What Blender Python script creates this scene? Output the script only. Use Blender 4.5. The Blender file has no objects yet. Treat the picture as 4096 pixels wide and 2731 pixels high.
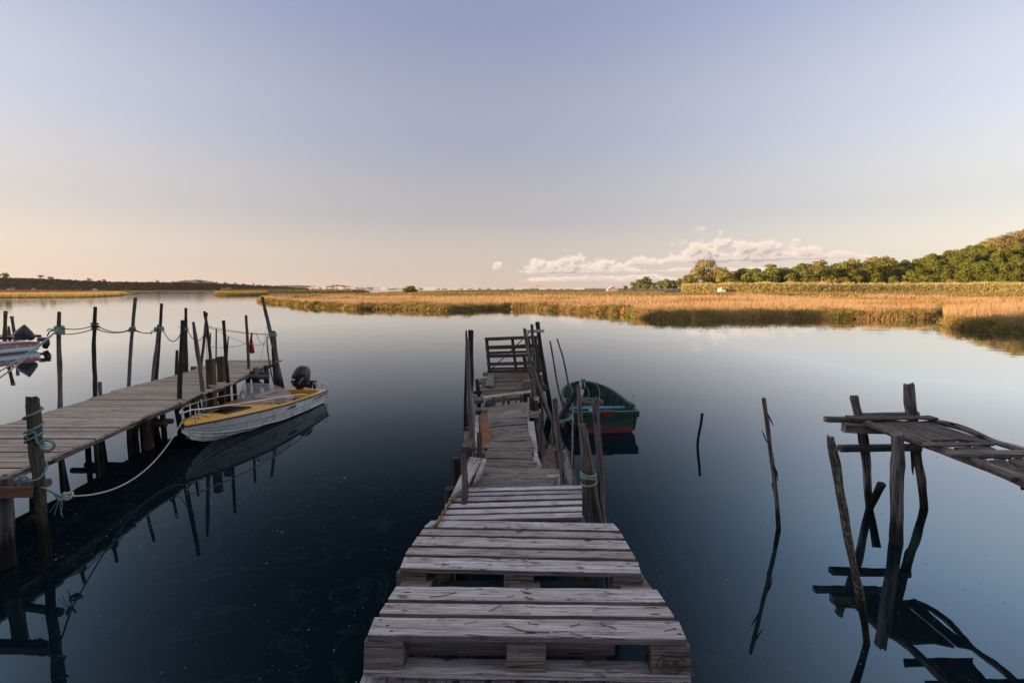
import bpy, bmesh, math, random
import numpy as np
from mathutils import Vector, Matrix, noise

random.seed(7)
rng = np.random.default_rng(7)
C = bpy.context.scene.collection
scene = bpy.context.scene
PI = math.pi

# ------------------------------------------------------------------ camera
H = 2.75                      # eye height above the water
FPX, CX, CY, HOR = 2018.0, 2048.0, 1365.5, 1155.0
PITCH = math.atan((CY - HOR) / FPX)
cam_data = bpy.data.cameras.new("camera")
cam_data.sensor_width = 36.0
cam_data.lens = 36.0 * FPX / 4096.0
cam_data.clip_start = 0.05
cam_data.clip_end = 30000.0
cam = bpy.data.objects.new("camera", cam_data)
cam.location = (0, 0, H)
cam.rotation_euler = (PI / 2 - PITCH, 0, 0)
C.objects.link(cam)
scene.camera = cam

# ------------------------------------------------------------------ light
SUN_EL, SUN_AZ = 7.0, 112.0    # azimuth is degrees left of the view direction
world = bpy.data.worlds.new("World")
scene.world = world
world.use_nodes = True
wn, wl = world.node_tree.nodes, world.node_tree.links
wn.clear()


def N(nt, kind, **kw):
    n = nt.nodes.new(kind)
    for k, v in kw.items():
        if k.startswith("i_"):
            n.inputs[k[2:]].default_value = v
        else:
            setattr(n, k, v)
    return n


def ramp(nt, stops, interp="LINEAR"):
    r = nt.nodes.new("ShaderNodeValToRGB")
    r.color_ramp.interpolation = interp
    els = r.color_ramp.elements
    while len(els) < len(stops):
        els.new(0.5)
    for e, (p, c) in zip(els, stops):
        e.position = p
        e.color = (c if hasattr(c, "__len__") else (c, c, c)) + ((1,) if hasattr(c, "__len__") and len(c) == 3 else ()) if hasattr(c, "__len__") else (c, c, c, 1)
    return r


def math_node(nt, op, a, b=None, clamp=False):
    n = nt.nodes.new("ShaderNodeMath")
    n.operation = op
    n.use_clamp = clamp
    for i, v in enumerate((a, b)):
        if v is None:
            continue
        if isinstance(v, (int, float)):
            n.inputs[i].default_value = v
        else:
            nt.links.new(v, n.inputs[i])
    return n.outputs[0]


def mix_rgb(nt, fac, a, b, blend="MIX"):
    n = nt.nodes.new("ShaderNodeMix")
    n.data_type = "RGBA"
    n.blend_type = blend
    n.clamp_factor = True
    for sock, v in ((n.inputs[0], fac), (n.inputs[6], a), (n.inputs[7], b)):
        if isinstance(v, (int, float)):
            sock.default_value = v
        elif isinstance(v, (tuple, list)):
            sock.default_value = tuple(v) + ((1,) if len(v) == 3 else ())
        else:
            nt.links.new(v, sock)
    return n.outputs[2]


def smooth(nt, v, lo, hi):
    n = nt.nodes.new("ShaderNodeMapRange")
    n.interpolation_type = "SMOOTHSTEP"
    n.clamp = True
    nt.links.new(v, n.inputs[0])
    n.inputs[1].default_value = lo
    n.inputs[2].default_value = hi
    return n.outputs[0]


def build_sky():
    nt = world.node_tree
    out = N(nt, "ShaderNodeOutputWorld")
    bg = N(nt, "ShaderNodeBackground")
    nt.links.new(bg.outputs[0], out.inputs[0])
    bg.inputs[1].default_value = 0.052
    sky = N(nt, "ShaderNodeTexSky", sky_type="NISHITA")
    sky.sun_disc = False
    sky.sun_elevation = math.radians(SUN_EL)
    sky.sun_rotation = math.radians(-SUN_AZ)
    sky.altitude = 0
    sky.air_density = 1.0
    sky.dust_density = 1.2
    sky.ozone_density = 2.0
    tc = N(nt, "ShaderNodeTexCoord")
    nrm = N(nt, "ShaderNodeVectorMath", operation="NORMALIZE")
    nt.links.new(tc.outputs["Generated"], nrm.inputs[0])
    sep = N(nt, "ShaderNodeSeparateXYZ")
    nt.links.new(nrm.outputs[0], sep.inputs[0])
    x, y, z = sep.outputs
    # evening colour of the whole dome: peach at the horizon, lavender above
    elev = math_node(nt, "ABSOLUTE", z)
    r = ramp(nt, SKY_RAMP, "EASE")
    nt.links.new(elev, r.inputs[0])
    # skylight is darkest at right angles to the sun and brightens to both sides
    ax = math.radians(-3.0)
    d = math_node(nt, "ADD", math_node(nt, "MULTIPLY", x, math.cos(ax)), math_node(nt, "MULTIPLY", y, -math.sin(ax)))
    d2 = math_node(nt, "MULTIPLY", d, d)
    k = math_node(nt, "MINIMUM", math_node(nt, "ADD", 0.6, math_node(nt, "MULTIPLY", elev, 3.4)), 1.45)
    ph = math_node(nt, "ADD", 0.98, math_node(nt, "MULTIPLY", d2, k))
    ph = math_node(nt, "MULTIPLY", ph, math_node(nt, "ADD", 1.0, math_node(nt, "MULTIPLY", d, 0.04)))
    rt = math_node(nt, "ADD", 0.5, math_node(nt, "MULTIPLY", d, 0.5))
    warm = ramp(nt, [(0.0, (1.0, 0.975, 1.02)), (0.5, (1.0, 1.0, 1.0)), (1.0, (0.93, 1.03, 1.14))])
    nt.links.new(rt, warm.inputs[0])
    wfac = smooth(nt, elev, 0.40, 0.0)
    warmc = mix_rgb(nt, wfac, (1, 1, 1), warm.outputs[0])
    tint = mix_rgb(nt, math_node(nt, "MULTIPLY", d2, 2.0, clamp=True), (1, 1, 1), (1.02, 1.0, 0.90))
    col = mix_rgb(nt, 1.0, r.outputs[0], mix_rgb(nt, 1.0, warmc, tint, "MULTIPLY"), "MULTIPLY")
    sc = N(nt, "ShaderNodeVectorMath", operation="SCALE")
    nt.links.new(col, sc.inputs[0])
    nt.links.new(math_node(nt, "MULTIPLY", ph, 10.0 * SKY_GAIN), sc.inputs["Scale"])
    base = mix_rgb(nt, SKY_MIX, sky.outputs[0], sc.outputs[0])

    # clouds: low cumulus bank ahead, right of the centre
    az = math_node(nt, "ARCTAN2", x, y)                 # radians to the right of the view
    el = math_node(nt, "ARCSINE", z)
    comb = N(nt, "ShaderNodeCombineXYZ")
    nt.links.new(az, comb.inputs[0]); nt.links.new(el, comb.inputs[1])

    def density(dx, dy):
        off = N(nt, "ShaderNodeVectorMath", operation="ADD")
        nt.links.new(comb.outputs[0], off.inputs[0])
        off.inputs[1].default_value = (dx, dy, 0)
        s = N(nt, "ShaderNodeSeparateXYZ"); nt.links.new(off.outputs[0], s.inputs[0])
        a, e = s.outputs[0], s.outputs[1]
        tot = None
        # (azimuth, base elevation, half width, height) of each bank, degrees
        for (ca, ce, wa, he) in CLOUDS:
            ca, ce, wa, he = map(math.radians, (ca, ce, wa, he))
            u = math_node(nt, "DIVIDE", math_node(nt, "SUBTRACT", a, ca), wa)
            u2 = math_node(nt, "MULTIPLY", u, u)
            v = math_node(nt, "DIVIDE", math_node(nt, "SUBTRACT", e, ce), he)
            up = math_node(nt, "MAXIMUM", v, 0.0)
            dn = math_node(nt, "MULTIPLY", math_node(nt, "MAXIMUM", math_node(nt, "MULTIPLY", v, -1.0), 0.0), 5.0)
            q = math_node(nt, "SUBTRACT", 1.0, math_node(nt, "ADD", u2, math_node(nt, "ADD", up, dn)))
            tot = q if tot is None else math_node(nt, "MAXIMUM", tot, q)
        m = N(nt, "ShaderNodeMapping"); m.inputs["Scale"].default_value = (1, 1.35, 1)
        nt.links.new(off.outputs[0], m.inputs[0])
        wv = N(nt, "ShaderNodeTexNoise"); wv.noise_dimensions = "2D"; wv.inputs["Scale"].default_value = 30; wv.inputs["Detail"].default_value = 2
        nt.links.new(m.outputs[0], wv.inputs["Vector"])
        wp = N(nt, "ShaderNodeVectorMath", operation="MULTIPLY_ADD")
        nt.links.new(wv.outputs["Color"], wp.inputs[0]); wp.inputs[1].default_value = (0.016, 0.012, 0); nt.links.new(m.outputs[0], wp.inputs[2])
        acc = None
        for sc_, am in ((30, 1.5), (66, 0.8), (150, 0.32)):
            vo = N(nt, "ShaderNodeTexVoronoi"); vo.feature = "F1"; vo.voronoi_dimensions = "2D"; vo.inputs["Scale"].default_value = sc_
            nt.links.new(wp.outputs[0], vo.inputs["Vector"])
            t_ = math_node(nt, "MULTIPLY", math_node(nt, "SUBTRACT", 0.42, vo.outputs["Distance"]), am)
            acc = t_ if acc is None else math_node(nt, "ADD", acc, t_)
        n1 = N(nt, "ShaderNodeTexNoise"); n1.noise_dimensions = "2D"; n1.inputs["Scale"].default_value = 14; n1.inputs["Detail"].default_value = 6; n1.inputs["Roughness"].default_value = 0.62
        nt.links.new(m.outputs[0], n1.inputs["Vector"])
        acc = math_node(nt, "ADD", acc, math_node(nt, "MULTIPLY", math_node(nt, "SUBTRACT", n1.outputs[0], 0.5), 2.2))
        return math_node(nt, "ADD", math_node(nt, "MULTIPLY", tot, 2.5), math_node(nt, "SUBTRACT", acc, 0.28)), e

    d0, e0 = density(0, 0)
    d1, _ = density(-0.0055, 0.0050)
    alpha = smooth(nt, d0, -0.08, 0.85)
    slope_ = smooth(nt, math_node(nt, "SUBTRACT", d0, d1), -0.18, 0.34)
    edge_ = smooth(nt, d0, 2.0, 0.2)
    lit = math_node(nt, "ADD", math_node(nt, "MULTIPLY", slope_, 0.55), math_node(nt, "MULTIPLY", edge_, 0.45), clamp=True)
    ccol = mix_rgb(nt, lit, CLOUD_SHADE, CLOUD_LIT)
    final = mix_rgb(nt, math_node(nt, "MULTIPLY", alpha, 0.94), base, ccol)
    nt.links.new(final, bg.inputs[0])


SKY_MIX, SKY_GAIN = 0.92, 1.0
SKY_RAMP = [(0.0, (0.74, 0.60, 0.50)), (0.06, (0.69, 0.595, 0.52)), (0.15, (0.53, 0.51, 0.53)),
            (0.29, (0.43, 0.45, 0.575)), (0.47, (0.32, 0.365, 0.54)), (0.62, (0.30, 0.335, 0.48)), (0.80, (0.44, 0.455, 0.56)), (1.0, (0.52, 0.53, 0.62))]
CLOUDS = [(21.0, 3.0, 4.6, 3.2), (25.5, 3.0, 6.5, 2.5), (29.5, 3.0, 6.0, 1.3), (33.0, 2.9, 3.5, 0.5),
          (6.5, 1.9, 2.8, 2.5), (4.0, 1.9, 4.2, 1.8), (9.5, 1.9, 7.0, 1.4), (14.5, 2.7, 2.4, 1.4), (9.0, 0.9, 9.0, 0.8),
          (15.0, 1.0, 5.0, 0.8), (-1.6, 2.3, 0.7, 1.0), (21.0, 1.9, 8.0, 0.5)]
CLOUD_LIT = (10.9, 8.9, 7.6)
CLOUD_SHADE = (5.2, 4.5, 4.5)
build_sky()

sd = Vector((-math.sin(math.radians(SUN_AZ)) * math.cos(math.radians(SUN_EL)),
             math.cos(math.radians(SUN_AZ)) * math.cos(math.radians(SUN_EL)),
             math.sin(math.radians(SUN_EL))))
sun_data = bpy.data.lights.new("sun", "SUN")
sun_data.energy = 5.0
sun_data.color = (1.0, 0.66, 0.34)
sun_data.angle = math.radians(0.5)
sun = bpy.data.objects.new("sun", sun_data)
sun.rotation_euler = sd.to_track_quat("Z", "Y").to_euler()
sun.location = (0, 0, 50)
C.objects.link(sun)

scene.view_settings.view_transform = "Standard"
scene.view_settings.look = "None"
scene.view_settings.exposure = 0.95
scene.view_settings.gamma = 1.0
scene.view_settings.use_curve_mapping = False
scene.render.engine = "CYCLES"
scene.cycles.max_bounces = 6
scene.cycles.diffuse_bounces = 2
scene.cycles.glossy_bounces = 3
scene.cycles.transmission_bounces = 3
scene.cycles.volume_bounces = 0
scene.cycles.transparent_max_bounces = 8
world.cycles.sampling_method = 'MANUAL'
world.cycles.sample_map_resolution = 512

# ------------------------------------------------------------------ helpers
def ray(x, y):
    """direction from the eye through a spot of the photograph (4096 px wide)"""
    r, u = (x - CX) / FPX, -(y - CY) / FPX
    return Vector((r, math.cos(PITCH) + u * math.sin(PITCH), -math.sin(PITCH) + u * math.cos(PITCH)))


def onz(x, y, z=0.0):
    d = ray(x, y)
    t = (z - H) / d.z
    return Vector((d.x * t, d.y * t, z))


def ony(x, y, Y):
    d = ray(x, y)
    t = Y / d.y
    return Vector((d.x * t, Y, H + d.z * t))


def tag(o, label=None, cat=None, group=None, kind=None):
    if label: o["label"] = label
    if cat: o["category"] = cat
    if group: o["group"] = group
    if kind: o["kind"] = kind
    return o


def empty(name, loc, label, cat, group=None):
    o = bpy.data.objects.new(name, None)
    o.location = loc
    o.empty_display_size = 0.1
    C.objects.link(o)
    return tag(o, label, cat, group)


def link_mesh(name, me, mat, parent=None, smooth_shade=False):
    o = bpy.data.objects.new(name, me)
    if mat is not None:
        if len(me.materials) == 0:
            me.materials.append(mat)
    C.objects.link(o)
    if smooth_shade:
        me.polygons.foreach_set("use_smooth", [True] * len(me.polygons))
    if parent is not None:
        o.parent = parent
        o.matrix_parent_inverse = parent_matrix(parent).inverted()
    return o


def parent_matrix(p):
    m = p.matrix_basis.copy()
    if p.parent is not None:
        m = parent_matrix(p.parent) @ p.matrix_parent_inverse @ m
    return m


class MB:
    """collects vertices, faces and uvs (metres) and links them as one object"""
    def __init__(self):
        self.v, self.f, self.uv = [], [], []

    def add(self, verts, faces, uvs=None):
        b = len(self.v)
        self.v += [tuple(p) for p in verts]
        for i, f in enumerate(faces):
            self.f.append(tuple(b + k for k in f))
            self.uv.append(uvs[i] if uvs else [(0.0, 0.0)] * len(f))

    def build(self, name, mat, parent=None, sm=False):
        me = bpy.data.meshes.new(name)
        me.from_pydata(self.v, [], self.f)
        uvl = me.uv_layers.new(name="UVMap")
        flat = [c for f in self.uv for p in f for c in p]
        uvl.data.foreach_set("uv", flat)
        me.update()
        return link_mesh(name, me, mat, parent, sm)


def board_mb(mb, a, b, c, d, th, seg=5, rough=0.004, seed=None, down=None, bevel=0.004, warp=0.0, ends=0.0):
    """a board whose top face has corners a,b (one long edge, a->b) and d,c (other edge); th = thickness"""
    R = random.Random(seed if seed is not None else random.random())
    a, b, c, d = map(Vector, (a, b, c, d))
    n = (b - a).cross(d - a)
    if n.length < 1e-9:
        n = Vector((0, 0, 1))
    n.normalize()
    if down is None and n.z < 0:
        n = -n
    L = ((b - a).length + (c - d).length) / 2
    W = ((d - a).length + (c - b).length) / 2
    ou, ov = R.uniform(0, 50), R.uniform(0, 50)
    rows = []
    for i in range(seg + 1):
        t = i / seg
        p, q = a.lerp(b, t), d.lerp(c, t)
        w = (q - p)
        wl_ = max(w.length, 1e-6)
        w = w / wl_
        j1, j2 = R.uniform(-rough, rough), R.uniform(-rough, rough)
        l = (b - a).normalized()
        if i in (0, seg):
            e1, e2 = R.uniform(-ends, ends), R.uniform(-ends, ends)
        else:
            e1 = e2 = 0
        z = warp * math.sin(PI * t) + R.uniform(-rough, rough) * 0.4
        p2, q2 = p + w * j1 + l * e1 + n * z, q - w * j2 + l * e2 + n * z
        bv = min(bevel, wl_ * 0.2)
        rows.append([p2 + w * bv, q2 - w * bv, q2 - n * bv, q2 - n * th, p2 - n * th, p2 - n * bv])
    prof = [0, W, W + .01, W + .01 + th, 2 * W + .01 + th, 2 * W + .02 + 2 * th, 2 * W + .03 + 2 * th]
    vs = [p for r in rows for p in r]
    fs, uvs = [], []
    for i in range(seg):
        u0, u1 = ou + L * i / seg, ou + L * (i + 1) / seg
        for k in range(6):
            k2 = (k + 1) % 6
            fs.append((i * 6 + k, i * 6 + k2, (i + 1) * 6 + k2, (i + 1) * 6 + k))
            v0, v1 = ov + prof[k], ov + prof[k + 1]
            uvs.append([(u0, v0), (u0, v1), (u1, v1), (u1, v0)])
    e = seg * 6
    fs.append(tuple(range(5, -1, -1))); uvs.append([(ou + .3 * math.cos(k), ov + .02 * k) for k in range(6)])
    fs.append(tuple(e + k for k in range(6))); uvs.append([(ou + .3 * math.cos(k), ov + .02 * k) for k in range(6)])
    mb.add(vs, fs, uvs)


def board(name, a, b, c, d, th, mat, parent=None, **kw):
    mb = MB()
    board_mb(mb, a, b, c, d, th, **kw)
    return mb.build(name, mat, parent)


def pole_mb(mb, pts, rad, seg=10, bump=0.06, seed=None, flat_top=True, twist=0.0, sub=6, jag=0.0):
    """bent round timber through pts (top first), radii rad"""
    R = random.Random(seed if seed is not None else random.random())
    P = [Vector(p) for p in pts]
    path, rr = [], []
    for i in range(len(P) - 1):
        k = max(1, int(sub))
        for j in range(k):
            t = j / k
            path.append(P[i].lerp(P[i + 1], t)); rr.append(rad[i] * (1 - t) + rad[i + 1] * t)
    path.append(P[-1]); rr.append(rad[-1])
    ns = Vector((R.uniform(0, 99), R.uniform(0, 99), R.uniform(0, 99)))
    # gentle smoothing of the kinks
    for _ in range(2):
        path = [path[0]] + [(path[i - 1] + path[i] * 2 + path[i + 1]) / 4 for i in range(1, len(path) - 1)] + [path[-1]]
    vs, fs, uvs = [], [], []
    u = R.uniform(0, 40); ov = R.uniform(0, 40)
    us = []
    for i, p in enumerate(path):
        t = (path[min(i + 1, len(path) - 1)] - path[max(i - 1, 0)]).normalized()
        ref = Vector((0, 1, 0)) if abs(t.y) < 0.8 else Vector((1, 0, 0))
        s1 = t.cross(ref).normalized(); s2 = t.cross(s1).normalized()
        if i:
            u += (p - path[i - 1]).length
        us.append(u)
        for k in range(seg):
            an = 2 * PI * k / seg + twist * i
            nz = noise.noise(Vector((math.cos(an) * .9, math.sin(an) * .9, u * 4)) + ns)
            nz2 = noise.noise(Vector((math.cos(an) * 3, math.sin(an) * 3, u * 1.3)) + ns)
            r = rr[i] * (1 + bump * 2.2 * nz + bump * 1.6 * nz2)
            q = p + (s1 * math.cos(an) + s2 * math.sin(an)) * r
            if i == 0 and jag:
                q -= t * R.uniform(-jag, jag)
            vs.append(q)
    per = 2 * PI * sum(rr) / len(rr)
    n = len(path)
    for i in range(n - 1):
        for k in range(seg):
            k2 = (k + 1) % seg
            fs.append((i * seg + k, i * seg + k2, (i + 1) * seg + k2, (i + 1) * seg + k))
            v0, v1 = ov + per * k / seg, ov + per * (k + 1) / seg
            uvs.append([(us[i], v0), (us[i], v1), (us[i + 1], v1), (us[i + 1], v0)])
    vs.append(path[0] + Vector((0, 0, 0.003)))
    c = len(vs) - 1
    for k in range(seg):
        fs.append((c, (k + 1) % seg, k))
        uvs.append([(us[0], ov), (us[0] + .02, ov + .05), (us[0] + .02, ov)])
    vs.append(path[-1])
    c = len(vs) - 1
    b0 = (n - 1) * seg
    for k in range(seg):
        fs.append((c, b0 + k, b0 + (k + 1) % seg))
        uvs.append([(us[-1], ov), (us[-1] + .02, ov + .05), (us[-1] + .02, ov)])
    mb.add(vs, fs, uvs)


def tube_mb(mb, pts, r, seg=6, closed=False):
    P = [Vector(p) for p in pts]
    n = len(P)
    vs, fs, uvs = [], [], []
    u = 0; us = []
    prev = None
    for i, p in enumerate(P):
        a = P[(i - 1) % n] if (closed or i) else p
        b = P[(i + 1) % n] if (closed or i < n - 1) else p
        t = (b - a)
        t = t.normalized() if t.length > 1e-9 else Vector((0, 0, 1))
        if prev is None:
            ref = Vector((0, 0, 1)) if abs(t.z) < 0.9 else Vector((1, 0, 0))
            s1 = t.cross(ref).normalized()
        else:
            s1 = (prev - t * prev.dot(t))
            s1 = s1.normalized() if s1.length > 1e-6 else t.orthogonal().normalized()
        prev = s1
        s2 = t.cross(s1)
        if i: u += (p - P[i - 1]).length
        us.append(u)
        for k in range(seg):
            an = 2 * PI * k / seg
            vs.append(p + (s1 * math.cos(an) + s2 * math.sin(an)) * r)
    m = n if closed else n - 1
    us.append(u + (P[0] - P[-1]).length)
    for i in range(m):
        j = (i + 1) % n
        for k in range(seg):
            k2 = (k + 1) % seg
            fs.append((i * seg + k, i * seg + k2, j * seg + k2, j * seg + k))
            uvs.append([(us[i], k / seg), (us[i], (k + 1) / seg), (us[i + 1], (k + 1) / seg), (us[i + 1], k / seg)])
    if not closed:
        fs.append(tuple(range(seg))); uvs.append([(0, 0)] * seg)
        fs.append(tuple((n - 1) * seg + k for k in range(seg - 1, -1, -1))); uvs.append([(0, 0)] * seg)
    mb.add(vs, fs, uvs)


def catmull(pts, k=8):
    P = [Vector(p) for p in pts]
    if len(P) < 3:
        return P
    Q = [P[0] * 2 - P[1]] + P + [P[-1] * 2 - P[-2]]
    out = []
    for i in range(1, len(Q) - 2):
        p0, p1, p2, p3 = Q[i - 1:i + 3]
        for j in range(k):
            t = j / k
            out.append(0.5 * ((2 * p1) + (p2 - p0) * t + (2 * p0 - 5 * p1 + 4 * p2 - p3) * t * t + (3 * p1 - p0 - 3 * p2 + p3) * t ** 3))
    out.append(P[-1])
    return out


def sag(a, b, s, n=14, wob=0.0):
    a, b = Vector(a), Vector(b)
    return [a.lerp(b, i / n) - Vector((0, 0, 4 * s * (i / n) * (1 - i / n))) for i in range(n + 1)]

# ------------------------------------------------------------------ materials
def new_mat(name):
    m = bpy.data.materials.new(name)
    m.use_nodes = True
    nt = m.node_tree
    return m, nt, nt.nodes["Principled BSDF"]


def water_material():
    m = bpy.data.materials.new("still_water")
    m.use_nodes = True
    nt = m.node_tree
    nt.nodes.clear()
    out = N(nt, "ShaderNodeOutputMaterial")
    geo = N(nt, "ShaderNodeNewGeometry")
    # ripples: long soft swells seen far out, nearly none close to the jetties
    mp = N(nt, "ShaderNodeMapping")
    mp.inputs["Scale"].default_value = (0.55, 1.0, 1.0)
    mp.inputs["Rotation"].default_value = (0, 0, math.radians(12))
    nt.links.new(geo.outputs["Position"], mp.inputs[0])
    n1 = N(nt, "ShaderNodeTexNoise"); n1.inputs["Scale"].default_value = 1.6; n1.inputs["Detail"].default_value = 4; n1.inputs["Roughness"].default_value = 0.5
    n2 = N(nt, "ShaderNodeTexNoise"); n2.inputs["Scale"].default_value = 0.35; n2.inputs["Detail"].default_value = 3
    nt.links.new(mp.outputs[0], n1.inputs["Vector"]); nt.links.new(mp.outputs[0], n2.inputs["Vector"])
    h = math_node(nt, "ADD", math_node(nt, "MULTIPLY", n1.outputs[0], 0.35), n2.outputs[0])
    sep = N(nt, "ShaderNodeSeparateXYZ"); nt.links.new(geo.outputs["Position"], sep.inputs[0])
    far = smooth(nt, sep.outputs[1], 7.0, 45.0)
    vfar = smooth(nt, sep.outputs[1], 60.0, 260.0)
    amp = math_node(nt, "ADD", 0.0026, math_node(nt, "ADD", math_node(nt, "MULTIPLY", far, 0.0085), math_node(nt, "MULTIPLY", vfar, 0.022)))
    bump = N(nt, "ShaderNodeBump")
    bump.inputs["Distance"].default_value = 1.0
    nt.links.new(math_node(nt, "MULTIPLY", h, amp), bump.inputs["Height"])
    # reflection strength set by hand on a fixed axis to imitate polarised skylight: weak ahead, strong to the sides
    nrm = bump.outputs[0]
    dot = N(nt, "ShaderNodeVectorMath", operation="DOT_PRODUCT")
    nt.links.new(geo.outputs["Incoming"], dot.inputs[0]); nt.links.new(nrm, dot.inputs[1])
    c = math_node(nt, "MAXIMUM", dot.outputs["Value"], 0.004)
    n_ = 1.33
    g = math_node(nt, "SQRT", math_node(nt, "ADD", math_node(nt, "MULTIPLY", c, c), n_ * n_ - 1))
    rs = math_node(nt, "POWER", math_node(nt, "DIVIDE", math_node(nt, "SUBTRACT", g, c), math_node(nt, "ADD", g, c)), 2.0)
    nc = math_node(nt, "MULTIPLY", c, n_ * n_)
    rp = math_node(nt, "POWER", math_node(nt, "ABSOLUTE", math_node(nt, "DIVIDE", math_node(nt, "SUBTRACT", nc, g), math_node(nt, "ADD", nc, g))), 2.0)
    s2 = N(nt, "ShaderNodeSeparateXYZ"); nt.links.new(geo.outputs["Incoming"], s2.inputs[0])
    wa = math.radians(WATER_AXIS)
    lat = math_node(nt, "ADD", math_node(nt, "MULTIPLY", s2.outputs[0], math.cos(wa)), math_node(nt, "MULTIPLY", s2.outputs[1], -math.sin(wa)))
    hl = math_node(nt, "SUBTRACT", 1.0, math_node(nt, "MULTIPLY", s2.outputs[2], s2.outputs[2]))
    l2 = math_node(nt, "DIVIDE", math_node(nt, "MULTIPLY", lat, lat), math_node(nt, "MAXIMUM", hl, 0.02))
    fs = smooth(nt, l2, -0.05, 0.62)
    fs = math_node(nt, "MULTIPLY", fs, WATER_S)
    R = math_node(nt, "ADD", math_node(nt, "MULTIPLY", rs, fs), math_node(nt, "MULTIPLY", rp, math_node(nt, "SUBTRACT", 1.0, fs)), clamp=True)
    graz = smooth(nt, c, 0.34, 0.10)
    boost = math_node(nt, "ADD", 1.0, math_node(nt, "MULTIPLY", graz, math_node(nt, "ADD", 0.45, math_node(nt, "MULTIPLY", fs, 0.35))))
    R = math_node(nt, "MULTIPLY", R, boost, clamp=True)
    steep = smooth(nt, c, 0.18, 0.42)
    R = math_node(nt, "MULTIPLY", R, math_node(nt, "SUBTRACT", 1.0, math_node(nt, "MULTIPLY", math_node(nt, "MULTIPLY", steep, math_node(nt, "SUBTRACT", 1.0, fs)), 0.42)))
    R = math_node(nt, "MULTIPLY", R, math_node(nt, "ADD", 1.0, math_node(nt, "MULTIPLY", math_node(nt, "MULTIPLY", steep, fs), 1.35)))
    R = math_node(nt, "MINIMUM", R, 0.90)
    gl = N(nt, "ShaderNodeBsdfGlossy"); gl.inputs["Roughness"].default_value = 0.012; nt.links.new(mix_rgb(nt, steep, (0.93, 0.98, 1.02), (0.70, 0.96, 1.05)), gl.inputs["Color"])
    nt.links.new(nrm, gl.inputs["Normal"])
    df = N(nt, "ShaderNodeBsdfDiffuse"); df.inputs["Color"].default_value = (0.004, 0.011, 0.016, 1)
    # faint swirls of scum and suspended silt
    sw = N(nt, "ShaderNodeTexNoise"); sw.inputs["Scale"].default_value = 0.9; sw.inputs["Detail"].default_value = 5; sw.inputs["Distortion"].default_value = 2.2
    nt.links.new(geo.outputs["Position"], sw.inputs["Vector"])
    line_ = smooth(nt, math_node(nt, "ABSOLUTE", math_node(nt, "SUBTRACT", sw.outputs[0], 0.5)), 0.022, 0.0)
    sc2 = math_node(nt, "ADD", math_node(nt, "MULTIPLY", line_, 0.35), math_node(nt, "MULTIPLY", smooth(nt, n2.outputs[0], 0.45, 0.75), 0.3))
    nt.links.new(mix_rgb(nt, sc2, (0.003, 0.009, 0.013), (0.018, 0.030, 0.033)), df.inputs["Color"])
    mx = N(nt, "ShaderNodeMixShader")
    nt.links.new(R, mx.inputs[0]); nt.links.new(df.outputs[0], mx.inputs[1]); nt.links.new(gl.outputs[0], mx.inputs[2])
    nt.links.new(mx.outputs[0], out.inputs[0])
    return m


WATER_AXIS, WATER_S = -11.0, 0.95
M_WATER = water_material()
me = bpy.data.meshes.new("water")
me.from_pydata([(-5700, -270, 0), (5700, -270, 0), (5700, 5100, 0), (-5700, 5100, 0)], [], [(0, 1, 2, 3)])
tag(link_mesh("water", me, M_WATER), kind="structure")


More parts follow.
